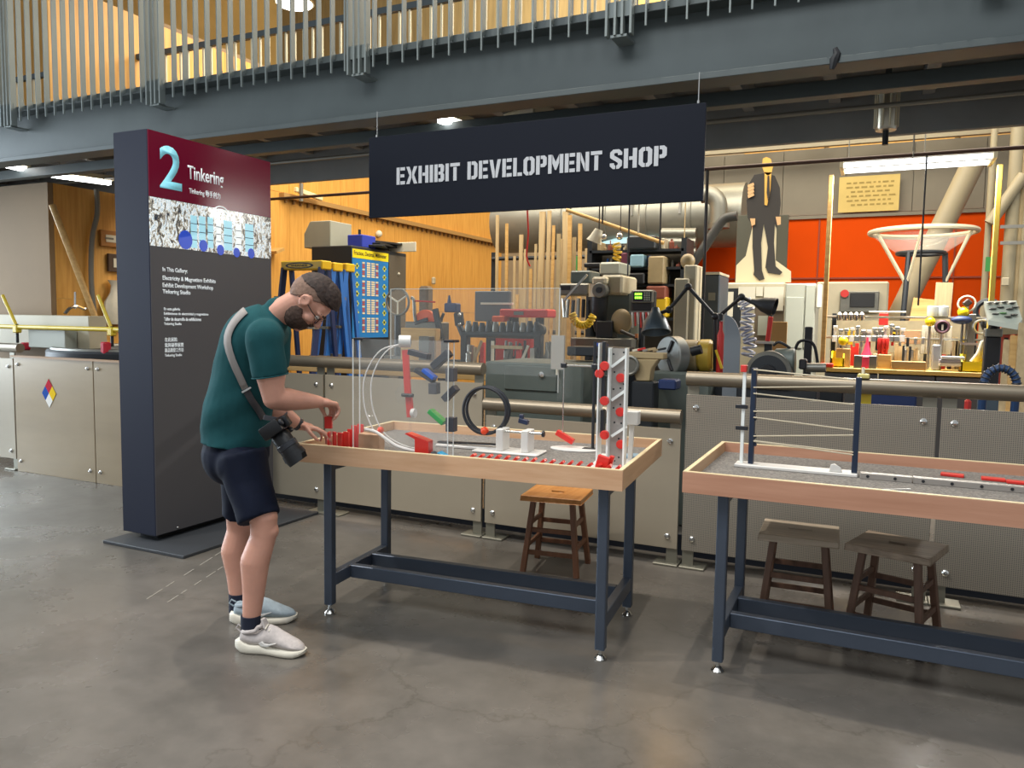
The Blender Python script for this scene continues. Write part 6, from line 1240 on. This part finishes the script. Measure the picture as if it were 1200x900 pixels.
plate('shirt', [(896, 202), (904, 202), (903, 222), (899, 241), (896, 240)], .02, m_fl); plate('tie', [(899.5, 206), (901.5, 206), (902, 226), (900, 236), (898.5, 226)], .03, m_suit); plate('head', [(894, 186), (898, 184), (903, 186), (906, 195), (904, 203), (900, 206), (896, 203), (893, 195)], .02, m_fl)
plate('left_shoe', [(884, 317), (893, 317), (896, 327), (890, 329), (883, 322)], .02, m_suit); plate('right_shoe', [(897, 312), (909, 312), (917, 319), (914, 322), (900, 320)], .02, m_suit)
plate('left_hand', [(879, 256), (885, 256), (885, 263), (881, 265)], .03, m_fl2); plate('right_hand', [(909, 254), (915, 254), (915, 263), (911, 264)], .03, m_fl2)
for k in range(4): plate('finger', [(876, 217+k*4), (883, 214+k*4), (884, 217+k*4), (877, 220.5+k*4)], .03, m_fl2)
one('dark_panel_board', 'dark board behind the cardboard figure\'s left side', 'board', 863, 252, 880, 312, 10.9, .05, mat('board_olive', '#4a4b40', .6), .004, zfloor=2.0); one('dark_panel_board', 'dark board behind the cardboard figure\'s right side', 'board', 908, 252, 923, 316, 10.9, .05, MATS['board_olive'], .004, zfloor=2.0)
t = group_at('beige_machine_top', 'beige machine with dark control screen beyond the bench', 'machine', 1005, 400, 11.0, z=0); p = PY(955, 370, 11.); q = PY(1040, 370, 11.); B().bx(p.x, q.x, 11.0, 12.0, 0, PY(1000, 330, 11.).z).done('cabinet', g_beige, t, bev=.02); pbx(B(), 984, 341, 1030, 366, 10.93, .07).done('control_box', g_iron, t, bev=.01); pbx(B(), 996, 343, 1025, 360, 10.91, .03).done('screen', g_black, t, bev=.004); c = PY(990, 344, 10.9); B().cyl(c, c+Vector((0, -.03, 0)), .05, n=14).done('stop_button', g_red, t)
# ---- notice, big pipe, columns, glass bowl
t = group_at('handwritten_notice', 'yellowed handwritten notice board on the grey cladding', 'notice', 1018, 248, 12.95); p = PY(983, 227, 12.95); q = PY(1054, 227, 12.95); zb = PY(1018, 248, 12.95).z; zt = PY(1018, 206, 12.95).z; B().bx(p.x, q.x, 12.93, 12.95, zb, zt).done('card', mat('aged_card', '#c9b068', .7, var=.06, scale=3), t, smooth=0)
random.seed(3)
for r_ in range(6):
    x = p.x+.08+random.uniform(0, .1); z_ = zt-.10-r_*(zt-zb-.14)/6
    while x < q.x-.12:
        w_ = random.uniform(.03, .09); B().bx(x, x+w_, 12.925, 12.93, z_-.012, z_+.012).done('handwriting', mat('pencil_olive', '#9a8545', .7), t, smooth=0); x += w_+.03
tag(B().cyl(PY(994, 491, 12.2), PY(1143, 186, 12.2), 14*S(12.2, 1100), n=20).done('slanted_pipe', m_cream), 'thick cream pipe slanting up the orange wall', 'pipe')
t = group_at('column_bundle', 'bundle of tan columns and conduits at the right edge', 'column', 1190, 420, 11.6, z=0)
for x, r_, mm in ((1183, 8, m_cream), (1193, 4, g_tan), (1200, 6, m_cream), (1156, 4, m_cream)): p = PY(x, 300, 11.6); B().cyl((p.x, 11.6, 0), (p.x, 11.6, 5.2), r_*S(11.6, 1150), n=14).done('pipe', mm, t)
B().cyl(PY(1160, 262, 11.5), PY(1200, 205, 11.5), .07, n=12).done('branch_pipe', m_cream, t); pbx(B(), 1155, 301, 1161, 318, 11.45, .02).done('green_label', g_green, t, smooth=0); pbx(B(), 1174, 325, 1183, 335, 11.4, .08).done('outlet_box', g_beige, t, bev=.01)
for y in (266, 285): p = PY(1172, y, 11.4); q = PY(1200, y, 11.4); B().bx(p.x, q.x, 11.38, 11.42, p.z-.02, p.z+.02).done('strut', g_steel, t)
Y = 9.9; t = group_at('glass_bowl_stand', 'large glass bowl held in a pale ring frame on legs', 'stand', 1080, 400, Y, z=0); c = PY(1081, 272, Y); R_ = 63*S(Y, 1080); c2 = PY(1079, 297, Y); R2 = 28*S(Y, 1080)
B().torus(c, R_, .028, None, 48, 8).done('rim_ring', m_pale, t); B().torus(c2, R2, .022, None, 32, 8).done('lower_ring', g_dk, t)
B().lathe([(R2, c2.z-c.z), (R_*.72, (c2.z-c.z)*.55), (R_*.90, (c2.z-c.z)*.22), (R_*.97, 0)], 40, Matrix.Translation(c), caps=False).done('glass_bowl', mat('bowl_glass', '#e6e2da', .08, alpha=.22), t)
for k in range(3):
    a_ = pi/2+k*2*pi/3+.5; top = c2+Vector((R2*cos(a_), R2*sin(a_), 0)); B().cyl(top, c2+Vector((R2*1.6*cos(a_), R2*1.6*sin(a_), -c2.z)), .03, n=8).done('leg', g_dk, t)
    for s_ in (-.5, .5): B().cyl(c+Vector((R_*cos(a_+s_), R_*sin(a_+s_), 0)), c2+Vector((R2*1.05*cos(a_), R2*1.05*sin(a_), -.35)), .015, n=6).done('brace', m_pale, t)
tag(B().bar(PY(1094, 475, 9.4), PY(1107, 331, 9.4), .16, .03, (0, 1, 0)).done('pale_board', g_wood), 'pale pointed board standing under the glass bowl', 'board'); tag(B().bar(PY(1060, 475, 9.2), PY(1083, 350, 9.2), .2, .03, (0, 1, 0)).done('wood_offcut', g_woodx), 'short wooden offcut standing below the bowl frame', 'offcut')
# ---- lit workbench at the right
Y = 8.0; wb = group_at('tool_bench', 'long wooden-topped tool bench with tall uprights at the right', 'workbench', 1066, 440, Y, z=0)
p = PY(966, 432, Y); q = PY(1168, 436, Y); zb_ = (p.z+q.z)/2
B().bx(p.x, q.x, Y, Y+.75, zb_-.04, zb_).done('bench_top', wood('bench_yellow', '#d0a850', '#e2bf6c', .5, 'x', 30), wb, bev=.004)
for k in range(3): x0 = p.x+(q.x-p.x)*k/3; B().bx(x0+.005, x0+(q.x-p.x)/3-.005, Y+.01, Y+.7, 0, zb_-.05).done('drawer_unit', mat('drawer_grey', '#565b60', .45), wb, bev=.004); B().bx(x0+.02, x0+(q.x-p.x)/3-.02, Y+.0, Y+.01, zb_-.12, zb_-.11).done('drawer_pull', g_steel, wb)
zf = (PY(976, 200, Y).z+PY(1172, 186, Y).z)/2
for x, mm in ((PY(969.5, 300, Y).x, g_woodx), (PY(1166, 300, Y).x, mat('lit_yellow_post', '#cdb04a', .5))): B().bx(x-.021, x+.021, Y+.02, Y+.07, zb_, zf-.04).done('upright', mm, wb, bev=.004)
xl, xr = PY(966, 300, Y).x, PY(1168, 300, Y).x
for y in (372, 397): z_ = PY(1066, y, Y+.3).z; B().cyl((xl, Y+.3, z_), (xr, Y+.3, z_), .012, n=8).done('tool_rail', g_steel, wb)
for x in (xl+.1, xr-.1): B().bx(x-.02, x+.02, Y+.32, Y+.36, zb_, PY(1066, 368, Y+.3).z).done('rail_post', g_dk, wb)
B().bx(xl+.05, xr-.05, Y+.70, Y+.72, zb_, PY(1066, 376, Y+.7).z).done('back_panel', mat('pegboard_tan', '#8f8468', .7, var=.2, scale=7), wb)
fx = thing('fluorescent_fixture', 'bright twin-tube fluorescent fixture above the tool bench', 'lamp', PY(1075, 190, Y)); a = PY(987, 196, Y); b_ = PY(1164, 183, Y); zf2 = (a.z+b_.z)/2
B().bx(a.x, b_.x, Y-.17, Y+.25, zf2+.02, zf2+.05).done('reflector', mat('dull_reflector', '#6f6a5c', .6), fx); m_ft = mat('fluorescent_tube', '#f6faff', .4, emit=3.5)
for y in (Y-.11, Y+.19): B().cyl((a.x+.02, y, zf2-.01), (b_.x-.02, y, zf2-.01), .022, n=12).done('tube', m_ft, fx)
for x in (a.x, b_.x): B().bx(x-.015, x+.015, Y-.17, Y+.25, zf2-.04, zf2+.05).done('end_cap', m_pale, fx)
for f_ in (.0, .52): x = a.x+.05+(b_.x-a.x)*f_; B().cyl((x, Y+.04, zf2+.05), (x, Y+.04, zf2+.5), .006, n=6).done('hanger', g_steel, fx)
area('fluorescent_glow', ((a.x+b_.x)/2, Y+.03, zf2-.05), b_.x-a.x, .25, 110, (1, .97, .9))
BT = zb_
def ob(name, label, cat, x0, y0, x1, dy, dep, m, bev=.006, grp=None): return one(name, label, cat, x0, y0, x1, 0, Y+dy, dep, m, bev, grp, zfloor=BT)
# chrome clamps clipped along the rails
random.seed(21)
for k in range(13):
    x = 978+k*6.6; yy = random.uniform(380, 388); p = PY(x, 397, Y+.27); q_ = PY(x, yy, Y+.27); h = .022
    tag(B().bx(p.x-h, p.x+h, Y+.25, Y+.30, p.z-.03, p.z+.03).cyl((p.x, Y+.27, p.z), (p.x, Y+.27, q_.z), .014, n=8).bx(p.x-h*.8, p.x+h*1.1, Y+.25, Y+.29, q_.z-.03, q_.z).done('rail_clamp', g_steel if k % 3 else m_wht, bev=.004), ORD[k]+' bright metal clamp from the left on the lower tool rail', 'clamp', 'metal clamps along the tool rail')
for k in range(5):
    x = 984+k*6.5; p = PY(x, 372, Y+.27); tag(B().lathe([(.02, -.03), (.03, 0), (.03, .03), (.012, .05)], 12, Matrix.Translation(p)).done('chrome_finial', m_chrome), ORD[k]+' chrome finial from the left on the upper tool rail', 'finial', 'chrome finials on the upper tool rail')
for k, (x0, y0, x1, y1, mm, nm, lab) in enumerate(((1030, 367, 1041, 381, g_red, 'red_jig', 'red jig plate in the middle of the tool rail'), (1018, 364.5, 1062, 366.5, g_paper, 'white_straightedge', 'long white straightedge above the red jig'), (991, 386, 1001, 404, g_yel, 'ochre_panel', 'ochre panel behind the left yellow ball'), (1008, 388, 1020, 402, g_iron, 'gauge_block', 'striped gauge block left of the red drivers'), (1043, 386, 1054, 401, g_dk, 'striped_box', 'dark box with two yellow stripes on the back panel'), (1055, 387, 1079, 403, mat('slatted_wood', '#b8906a', .6), 'slatted_board', 'pinkish slatted board on the bench\'s back panel'), (1080, 382, 1115, 415, g_paper, 'ruled_sheet', 'large pale ruled sheet pinned behind the silver cup'), (1023, 388, 1036, 400, g_iron, 'wire_rack', 'grey wire rack at the middle of the back panel'))):
    one(nm, lab, 'shop part', x0, y0, x1, y1, Y+.40 if nm != 'white_straightedge' else Y+.28, .03, mm, .003)
p0, p1 = PY(1045, 389, Y+.395), PY(1053, 391, Y+.395)
for k in range(9): x = 1084+k*3; pbx(B(), x, 388, x+.5, 413, Y+.395, .004).done('ruled_line', g_tan, bpy.data.objects['ruled_sheet'], smooth=0)
for y in (389, 395): pbx(B(), 1044, y, 1053, y+2.4, Y+.395, .004).done('yellow_stripe', g_yel, bpy.data.objects['striped_box'], smooth=0)
m_ball = mat('yellow_ball', '#f0d414', .35)
for x, y, r_, dy, lab in ((988, 399.5, 5.7, .15, 'yellow ball above the yellow bin at the bench\'s left'), (1090, 377, 6.3, .2, 'yellow ball in the middle, beside the dark round gauge'), (1129, 366, 7.2, .25, 'largest yellow ball, under the dark spotlight at the right')):
    c = PY(x, y, Y+dy); tag(B().sph(c, r_*S(Y+dy, x), 18, 12).done('yellow_ball', m_ball), lab, 'ball', 'yellow balls on the tool bench')
    tag(B().cyl((c.x, c.y+.02, BT), (c.x, c.y+.02, c.z-r_*S(Y+dy, x)), .012, n=8).done('ball_post', g_steel), 'thin steel post under the '+('left' if x < 1000 else 'middle' if x < 1100 else 'right')+' yellow ball', 'post')
c = PY(1104, 383, Y+.2); t = thing('round_gauge', 'dark round gauge between the yellow balls', 'gauge', c); B().cyl(c, c+Vector((0, -.05, 0)), .065, n=24).done('case', g_black, t, bev=.008); B().torus(c+Vector((0, -.05, 0)), .05, .012, F_, 24, 6).done('bezel', mat('plum', '#6d4a55', .4), t); B().bx(c.x-.008, c.x+.008, c.y-.058, c.y-.05, c.z-.03, c.z+.02).done('needle', g_paper, t); B().cyl((c.x, c.y+.01, BT), (c.x, c.y+.01, c.z), .012, n=8).done('post', g_steel, t)
for x, y, lab in ((1093, 364, 'left white glass jar on the upper rail'), (1105, 364, 'right white glass jar on the upper rail')):
    c = PY(x, y+3, Y+.3); tag(B().lathe([(.045, -.03), (.05, 0), (.05, .06), (.03, .07)], 16, Matrix.Translation(c)).done('glass_jar', mat('milk_glass', '#c9cfd0', .2)), lab, 'jar', 'jars on the upper rail')
c = PY(1132, 374, Y+.2); t = thing('spotlight', 'dark spotlight tilted over the largest yellow ball', 'lamp', c); B().bar(PY(1130, 358, Y+.25), PY(1137, 352, Y+.25), .07, .06).done('head', mat('brown_black', '#3a2f2a', .5), t, bev=.01); B().torus(PY(1133, 356, Y+.25), .07, .01, F_, 20, 6).done('yoke', g_paper, t); B().sph(PY(1127, 375, Y+.22), (.09, .06, .04), 14, 8).done('blue_cup', g_navy, t); p = PY(1133, 380, Y+.3); B().cyl((p.x, Y+.33, BT), (p.x, Y+.33, PY(1133, 356, Y+.3).z), .012, n=8).done('post', g_steel, t)
t = group_at('drill_stand', 'grey drill stand with dark motor at the bench\'s right', 'drill', 1140, 410, Y+.2, z=BT); p = PY(1138, 400, Y+.2); B().bx(p.x-.03, p.x+.03, Y+.2, Y+.26, BT, PY(1138, 368, Y+.2).z).done('column', g_iron, t, bev=.006); B().lathe([(.03, 0), (.07, .03), (.07, .12), (.05, .16)], 18, Matrix.Translation(PY(1150, 383, Y+.15)) @ Matrix.Rotation(1.2, 4, 'Y')).done('motor', g_dk, t); B().torus(PY(1150, 383, Y+.1), .06, .012, F_, 20, 6).done('ring', g_steel, t); B().box(PY(1137, 403, Y+.22), (.16, .1, .02)).done('table', g_steel, t)
c = PY(1158, 365, Y+.4); tag(B().torus(c, .10, .025, Matrix.Rotation(.5, 3, 'Y') @ F_, 28, 8).done('cable_reel', g_dk), 'dark cable ring hanging behind the yellow upright', 'cable')
ob('silver_cup', 'silver square cup in front of the ruled sheet', 'cup', 1105, 404, 1116, .15, .08, mat('silver_cup', '#a9adb0', .35, .5), .01)
for k in range(3): one('book', ('bottom', 'middle', 'top')[k]+' book of the pale stack on the tool bench', 'book', 1101+(k == 2)*2, 429.5-4*k-3.6, 1131-(k == 1)*2, 429.5-4*k, Y+.05, .2, (mat('bk0', '#cfc7b6', .6), mat('bk1', '#8f8a90', .6), mat('bk2', '#c4c6c4', .6))[k], .003, 'stacked books on the tool bench')
def bin_(label, x0, y0, x1, y1, dy, m):
    p = PY(x0, y1, Y+dy); q = PY(x1, y1, Y+dy); z1 = PY((x0+x1)/2, y0, Y+dy).z; t = thing('parts_bin', label, 'bin', ((p.x+q.x)/2, Y+dy, BT), 0, 'yellow parts bins'); d_ = .22; th = .012
    B().bx(p.x, q.x, Y+dy, Y+dy+d_, BT, BT+th).done('bottom', m, t); B().bx(p.x, q.x, Y+dy, Y+dy+th, BT, BT+(z1-BT)*.6).done('front', m, t); B().bx(p.x, q.x, Y+dy+d_-th, Y+dy+d_, BT, z1).done('back', m, t)
    for x in (p.x, q.x-th): B().prism([(Y+dy, BT), (Y+dy+d_, BT), (Y+dy+d_, z1), (Y+dy+d_*.4, z1), (Y+dy, BT+(z1-BT)*.6)], 0, th, Matrix(((0, 0, 1, x), (1, 0, 0, 0), (0, 1, 0, 0), (0, 0, 0, 1)))).done('side', m, t)
    return t
m_ybin = mat('bright_yellow_bin', '#f2d60c', .4); bin_('small yellow parts bin with red tray at the bench\'s left end', 973.5, 412, 989, 425, .06, m_ybin); bin_('large yellow parts bin stuffed with white tubing at the bench\'s right', 1126, 416, 1156, 432, .03, m_ybin)
ob('red_tray', 'low red tray below the small yellow bin', 'tray', 971, 426, 987, .0, .05, mat('scarlet', '#e6351b', .4)); ob('cardboard_box', 'brown cardboard box leaning beside the small yellow bin', 'box', 990, 409, 1007, .12, .15, g_card, .004)
for k in range(4): tag(B().tube(bez([PY(x+k*2.2, y, Y+.14+.02*k) for x, y in ((1138, 424), (1146, 414), (1150, 404), (1152, 400), (1154, 410), (1153, 420))], 16), .016, 8).done('white_tubing', g_paper), ORD[k]+' curve of white tubing from the left in the large yellow bin', 'tubing', 'white tubing in the yellow bin')
ob('pencil_box', 'low open grey box with pink tools under the red drivers', 'box', 1011.5, 417, 1039, .05, .12, g_iron, .004); ob('pink_tool', 'pink tool lying in the low grey box', 'tool', 1021, 418, 1030, .045, .03, mat('pink_red', '#d63a5a', .4), .006); ob('wood_box', 'small orange-brown wooden box right of the red drivers', 'box', 1040, 416, 1056, .1, .14, g_woodx, .004); ob('wood_tray', 'long low wooden tray in front of the chisels', 'tray', 1056, 424, 1098, .02, .1, g_woodx, .004)
for k in range(5): p = PY(1030+k*2.3, 410, Y+.2); tag(B().lathe([(.010, 0), (.010, .05), (.017, .06), (.017, .15), (.012, .16)], 10, Matrix.Translation((p.x, Y+.2+.02*(k % 2), PY(1035, 416, Y+.2).z))).done('screwdriver', g_red), ORD[k]+' red-handled screwdriver from the left on the tool bench', 'screwdriver', 'red screwdrivers on the tool bench')
tag(B().lathe([(.05, 0), (.03, .05), (.012, .13), (.01, .17)], 12, Matrix.Translation(PY(1015.5, 416, Y+.2))).done('funnel', mat('pink_red', '#d63a5a', .4)), 'small red funnel left of the screwdrivers', 'funnel')
for k in range(7): x = 1058+k*2.6; p = PY(x, 424, Y+.25); q_ = PY(x, 405+(k*5 % 7), Y+.25); tag(B().bar((p.x, Y+.25, BT), (p.x, Y+.25, q_.z), .022, .012, (0, 1, 0)).done('chisel', (g_dk, g_steel, g_wood, g_dk, g_steel, g_tan, g_wood)[k]), ORD[k]+' upright chisel from the left behind the wooden tray', 'chisel', 'chisels behind the wooden tray')
for k in range(6): x = 1120+k*3.2; p = PY(x, 395+k % 3*3, Y+.45); tag(B().bx(p.x-.02, p.x+.02, Y+.45, Y+.48, BT, p.z).done('tool_blank', (g_wood, g_tan, g_steel, g_yel, g_beige, g_woodx)[k]), ORD[k]+' upright tool blank from the left at the bench\'s right', 'tool', 'tool blanks at the right of the bench')
random.seed(9)
for k in range(22):
    x = 975+k*8.6+random.uniform(-2, 2); yy = random.uniform(400, 414); p = PY(x, yy, Y+.5); w_ = random.uniform(.015, .04)
    mm, cn = random.choice(((g_paper, 'white'), (g_steel, 'bright'), (g_tan, 'tan'), (g_wood, 'wooden'), (g_dk, 'dark'), (g_red, 'red'), (g_beige, 'beige')))
    b = B()
    if k % 2: b.bx(p.x-w_, p.x+w_, Y+.5, Y+.56, BT, p.z)
    else: b.lathe([(w_, 0), (w_, (p.z-BT)*.75), (w_*.6, (p.z-BT)*.85), (w_*.6, p.z-BT)], 12, Matrix.Translation((p.x, Y+.53, BT)))
    tag(b.done('bench_'+('block' if k % 2 else 'bottle'), mm), '%s in the back row of the tool bench from the left, a %s %s' % (ORD[k], cn, 'block' if k % 2 else 'bottle'), 'block' if k % 2 else 'bottle', 'back row of the tool bench')
for k in range(12):
    x = 983+k*9; p = PY(x, 397, Y+.29); hgt = random.uniform(.05, .13); mm = random.choice((g_steel, m_wht, g_dk, g_red, g_steel))
    tag(B().bx(p.x-.012, p.x+.012, Y+.285, Y+.315, p.z-hgt, p.z+.012).done('hung_tool', mm, bev=.003), '%s hung tool from the left under the lower tool rail' % ORD[k], 'tool', 'tools hung under the tool rail')
# clamp tops on the barrier rail and other right-edge things
t = group_at('band_saw', 'tilted white holed tray table on a black stand at the right edge', 'stand', 1165, 440, 6.0, z=0); Y6 = 6.0
tr_ = [PY(1153, 353, Y6), PY(1191, 352, Y6), PY(1198, 374, Y6-.15), PY(1193, 381, Y6-.2), PY(1158, 375, Y6-.2)]
b = B(); n = len(tr_); b._add([tuple(v) for v in tr_]+[tuple(v-Vector((0, 0, .03))) for v in tr_], [tuple(range(n)), tuple(range(n, 2*n))[::-1]]+[(i, (i+1) % n, n+(i+1) % n, n+i) for i in range(n)]); tb_ = b.done('tray_table', mat('mint_white', '#d5dccb', .4), t, smooth=0)
for k, (x, y) in enumerate(((1160, 357), (1168, 357), (1177, 356), (1186, 357), (1163, 364), (1172, 362), (1183, 364), (1190, 362), (1166, 370), (1175, 369), (1188, 371), (1181, 373))):
    u_ = (x-1153)/45; v_ = (y-352)/29; c = PY(x, y, Y6-.004-.2*v_); B().sph(c+Vector((0, -.01, .012)), (.022, .026, .006), 10, 6).done('tray_hole', g_dk if k != 9 else g_green, tb_)
p = PY(1164, 400, Y6); B().bx(p.x-.045, p.x+.045, Y6, Y6+.1, 0, PY(1164, 395, Y6).z).done('black_column', g_black, t, bev=.006); B().bx(p.x-.05, p.x+.05, Y6-.01, Y6+.1, PY(1164, 395, Y6).z, PY(1164, 385, Y6).z).done('grey_collar', g_iron, t, bev=.006); B().cyl((p.x, Y6+.05, PY(1164, 385, Y6).z), (p.x, Y6-.05, PY(1164, 372, Y6).z), .03, n=12).done('neck', g_black, t)
t = group_at('red_ladder_post', 'red slotted post right of the black stand column', 'post', 1180, 440, 6.4, z=0); p = PY(1179, 400, 6.4); B().bx(p.x-.035, p.x+.035, 6.4, 6.46, 0, PY(1179, 374, 6.4).z).done('post', mat('salmon_red', '#c8523a', .5), t, bev=.004)
for k in range(8): z_ = PY(1179, 385+k*6, 6.4).z; B().bx(p.x-.012, p.x+.012, 6.396, 6.40, z_-.008, z_+.008).done('slot', g_black, t, smooth=0)
B().bar(PY(1173, 388, 6.35), PY(1215, 386, 6.35), .05, .05).done('cross_bar', g_tan, t)
t = group_at('coiled_hose_loop', 'blue ribbed hose looped over the barrier rail', 'hose', 1172, 445, 4.8); c = PY(1172, 451, 4.85); P9 = [c+Vector((.075*cos(a_), 0, .09*sin(a_))) for a_ in [pi*i/24 for i in range(25)]]; B().tube(P9, .020, 10).done('hose', mat('ribbed_blue', '#233f66', .45), t)
for i in range(1, 24, 2): B().torus(P9[i], .0215, .004, axes(Vector((0, 1, 0)), (P9[i+1]-P9[i-1]).normalized().cross(Vector((0, 1, 0))), (P9[i+1]-P9[i-1]).normalized()), 12, 6).done('rib', g_dk, t)
for s_ in (-.075, .075): B().cyl(c+Vector((s_, 0, 0)), c+Vector((s_, .05, -.35)), .020, n=10).done('hose_end', MATS['ribbed_blue'], t)
for k, (x0, y0, x1, y1, mm) in enumerate(((1188, 400, 1182, 456, g_wood), (1196, 395, 1190, 456, g_woodx), (1206, 380, 1199, 456, g_wood))): tag(B().bar(PY(x1, y1+30, 5.0), PY(x0, y0, 5.3), .10, .02, (0, 1, 0)).done('leaning_board', mm), ('leftmost', 'middle', 'rightmost')[k]+' of the pale boards leaning at the right edge', 'board', 'boards leaning at the right edge')
one('stacked_carton', 'brown carton with dark opening beyond the leaning boards', 'carton', 1186, 408, 1215, 0, 7.4, .3, g_card, .006, zfloor=0); one('orange_cord_pile', 'orange and black cord pile above the carton', 'cords', 1184, 386, 1212, 402, 7.5, .2, mat('orange_cords', '#c75a26', .6, col2='#5a2f1c', scale=14), .03)
# yellow spring clamp on the rail, and trays between the panels
t = group_at('yellow_clamp', 'yellow clamp sitting on the barrier rail behind the right black post', 'clamp', 1010, 440, 4.5); p = PY(1012, 441, 4.53); B().bx(p.x-.03, p.x+.03, 4.50, 4.56, 1.176, 1.20).done('pad', mat('pale_yellow', '#c9bd74', .5), t, bev=.005); B().cyl((p.x-.003, 4.53, 1.2), (p.x-.003, 4.53, 1.235), .008, n=8).done('screw', g_paper, t); p = PY(1014, 465, 4.56); B().bx(p.x-.03, p.x+.03, 4.56, 4.58, 1.03, 1.095).done('lower_jaw', m_yp, t, bev=.004)
one('shop_bin', 'dark blue storage bin glimpsed between rail and panel at the right', 'bin', 1020, 462, 1088, 0, 5.6, .5, g_navy, .01, zfloor=0); one('shop_bin', 'slate storage bin glimpsed under the rail at the right edge', 'bin', 1172, 462, 1230, 0, 5.6, .5, mat('slate_bin', '#4a5a66', .5), .01, zfloor=0); one('red_cap_bottle', 'pale bottle with red cap glimpsed under the right rail', 'bottle', 1146, 468, 1154, 0, 5.2, .06, g_red, .02, zfloor=0)
one('machine_plinth', 'dark machine plinth behind the perforated barrier', 'machine', 812, 448, 1000, 0, 6.0, .3, g_dk, .01, zfloor=0)
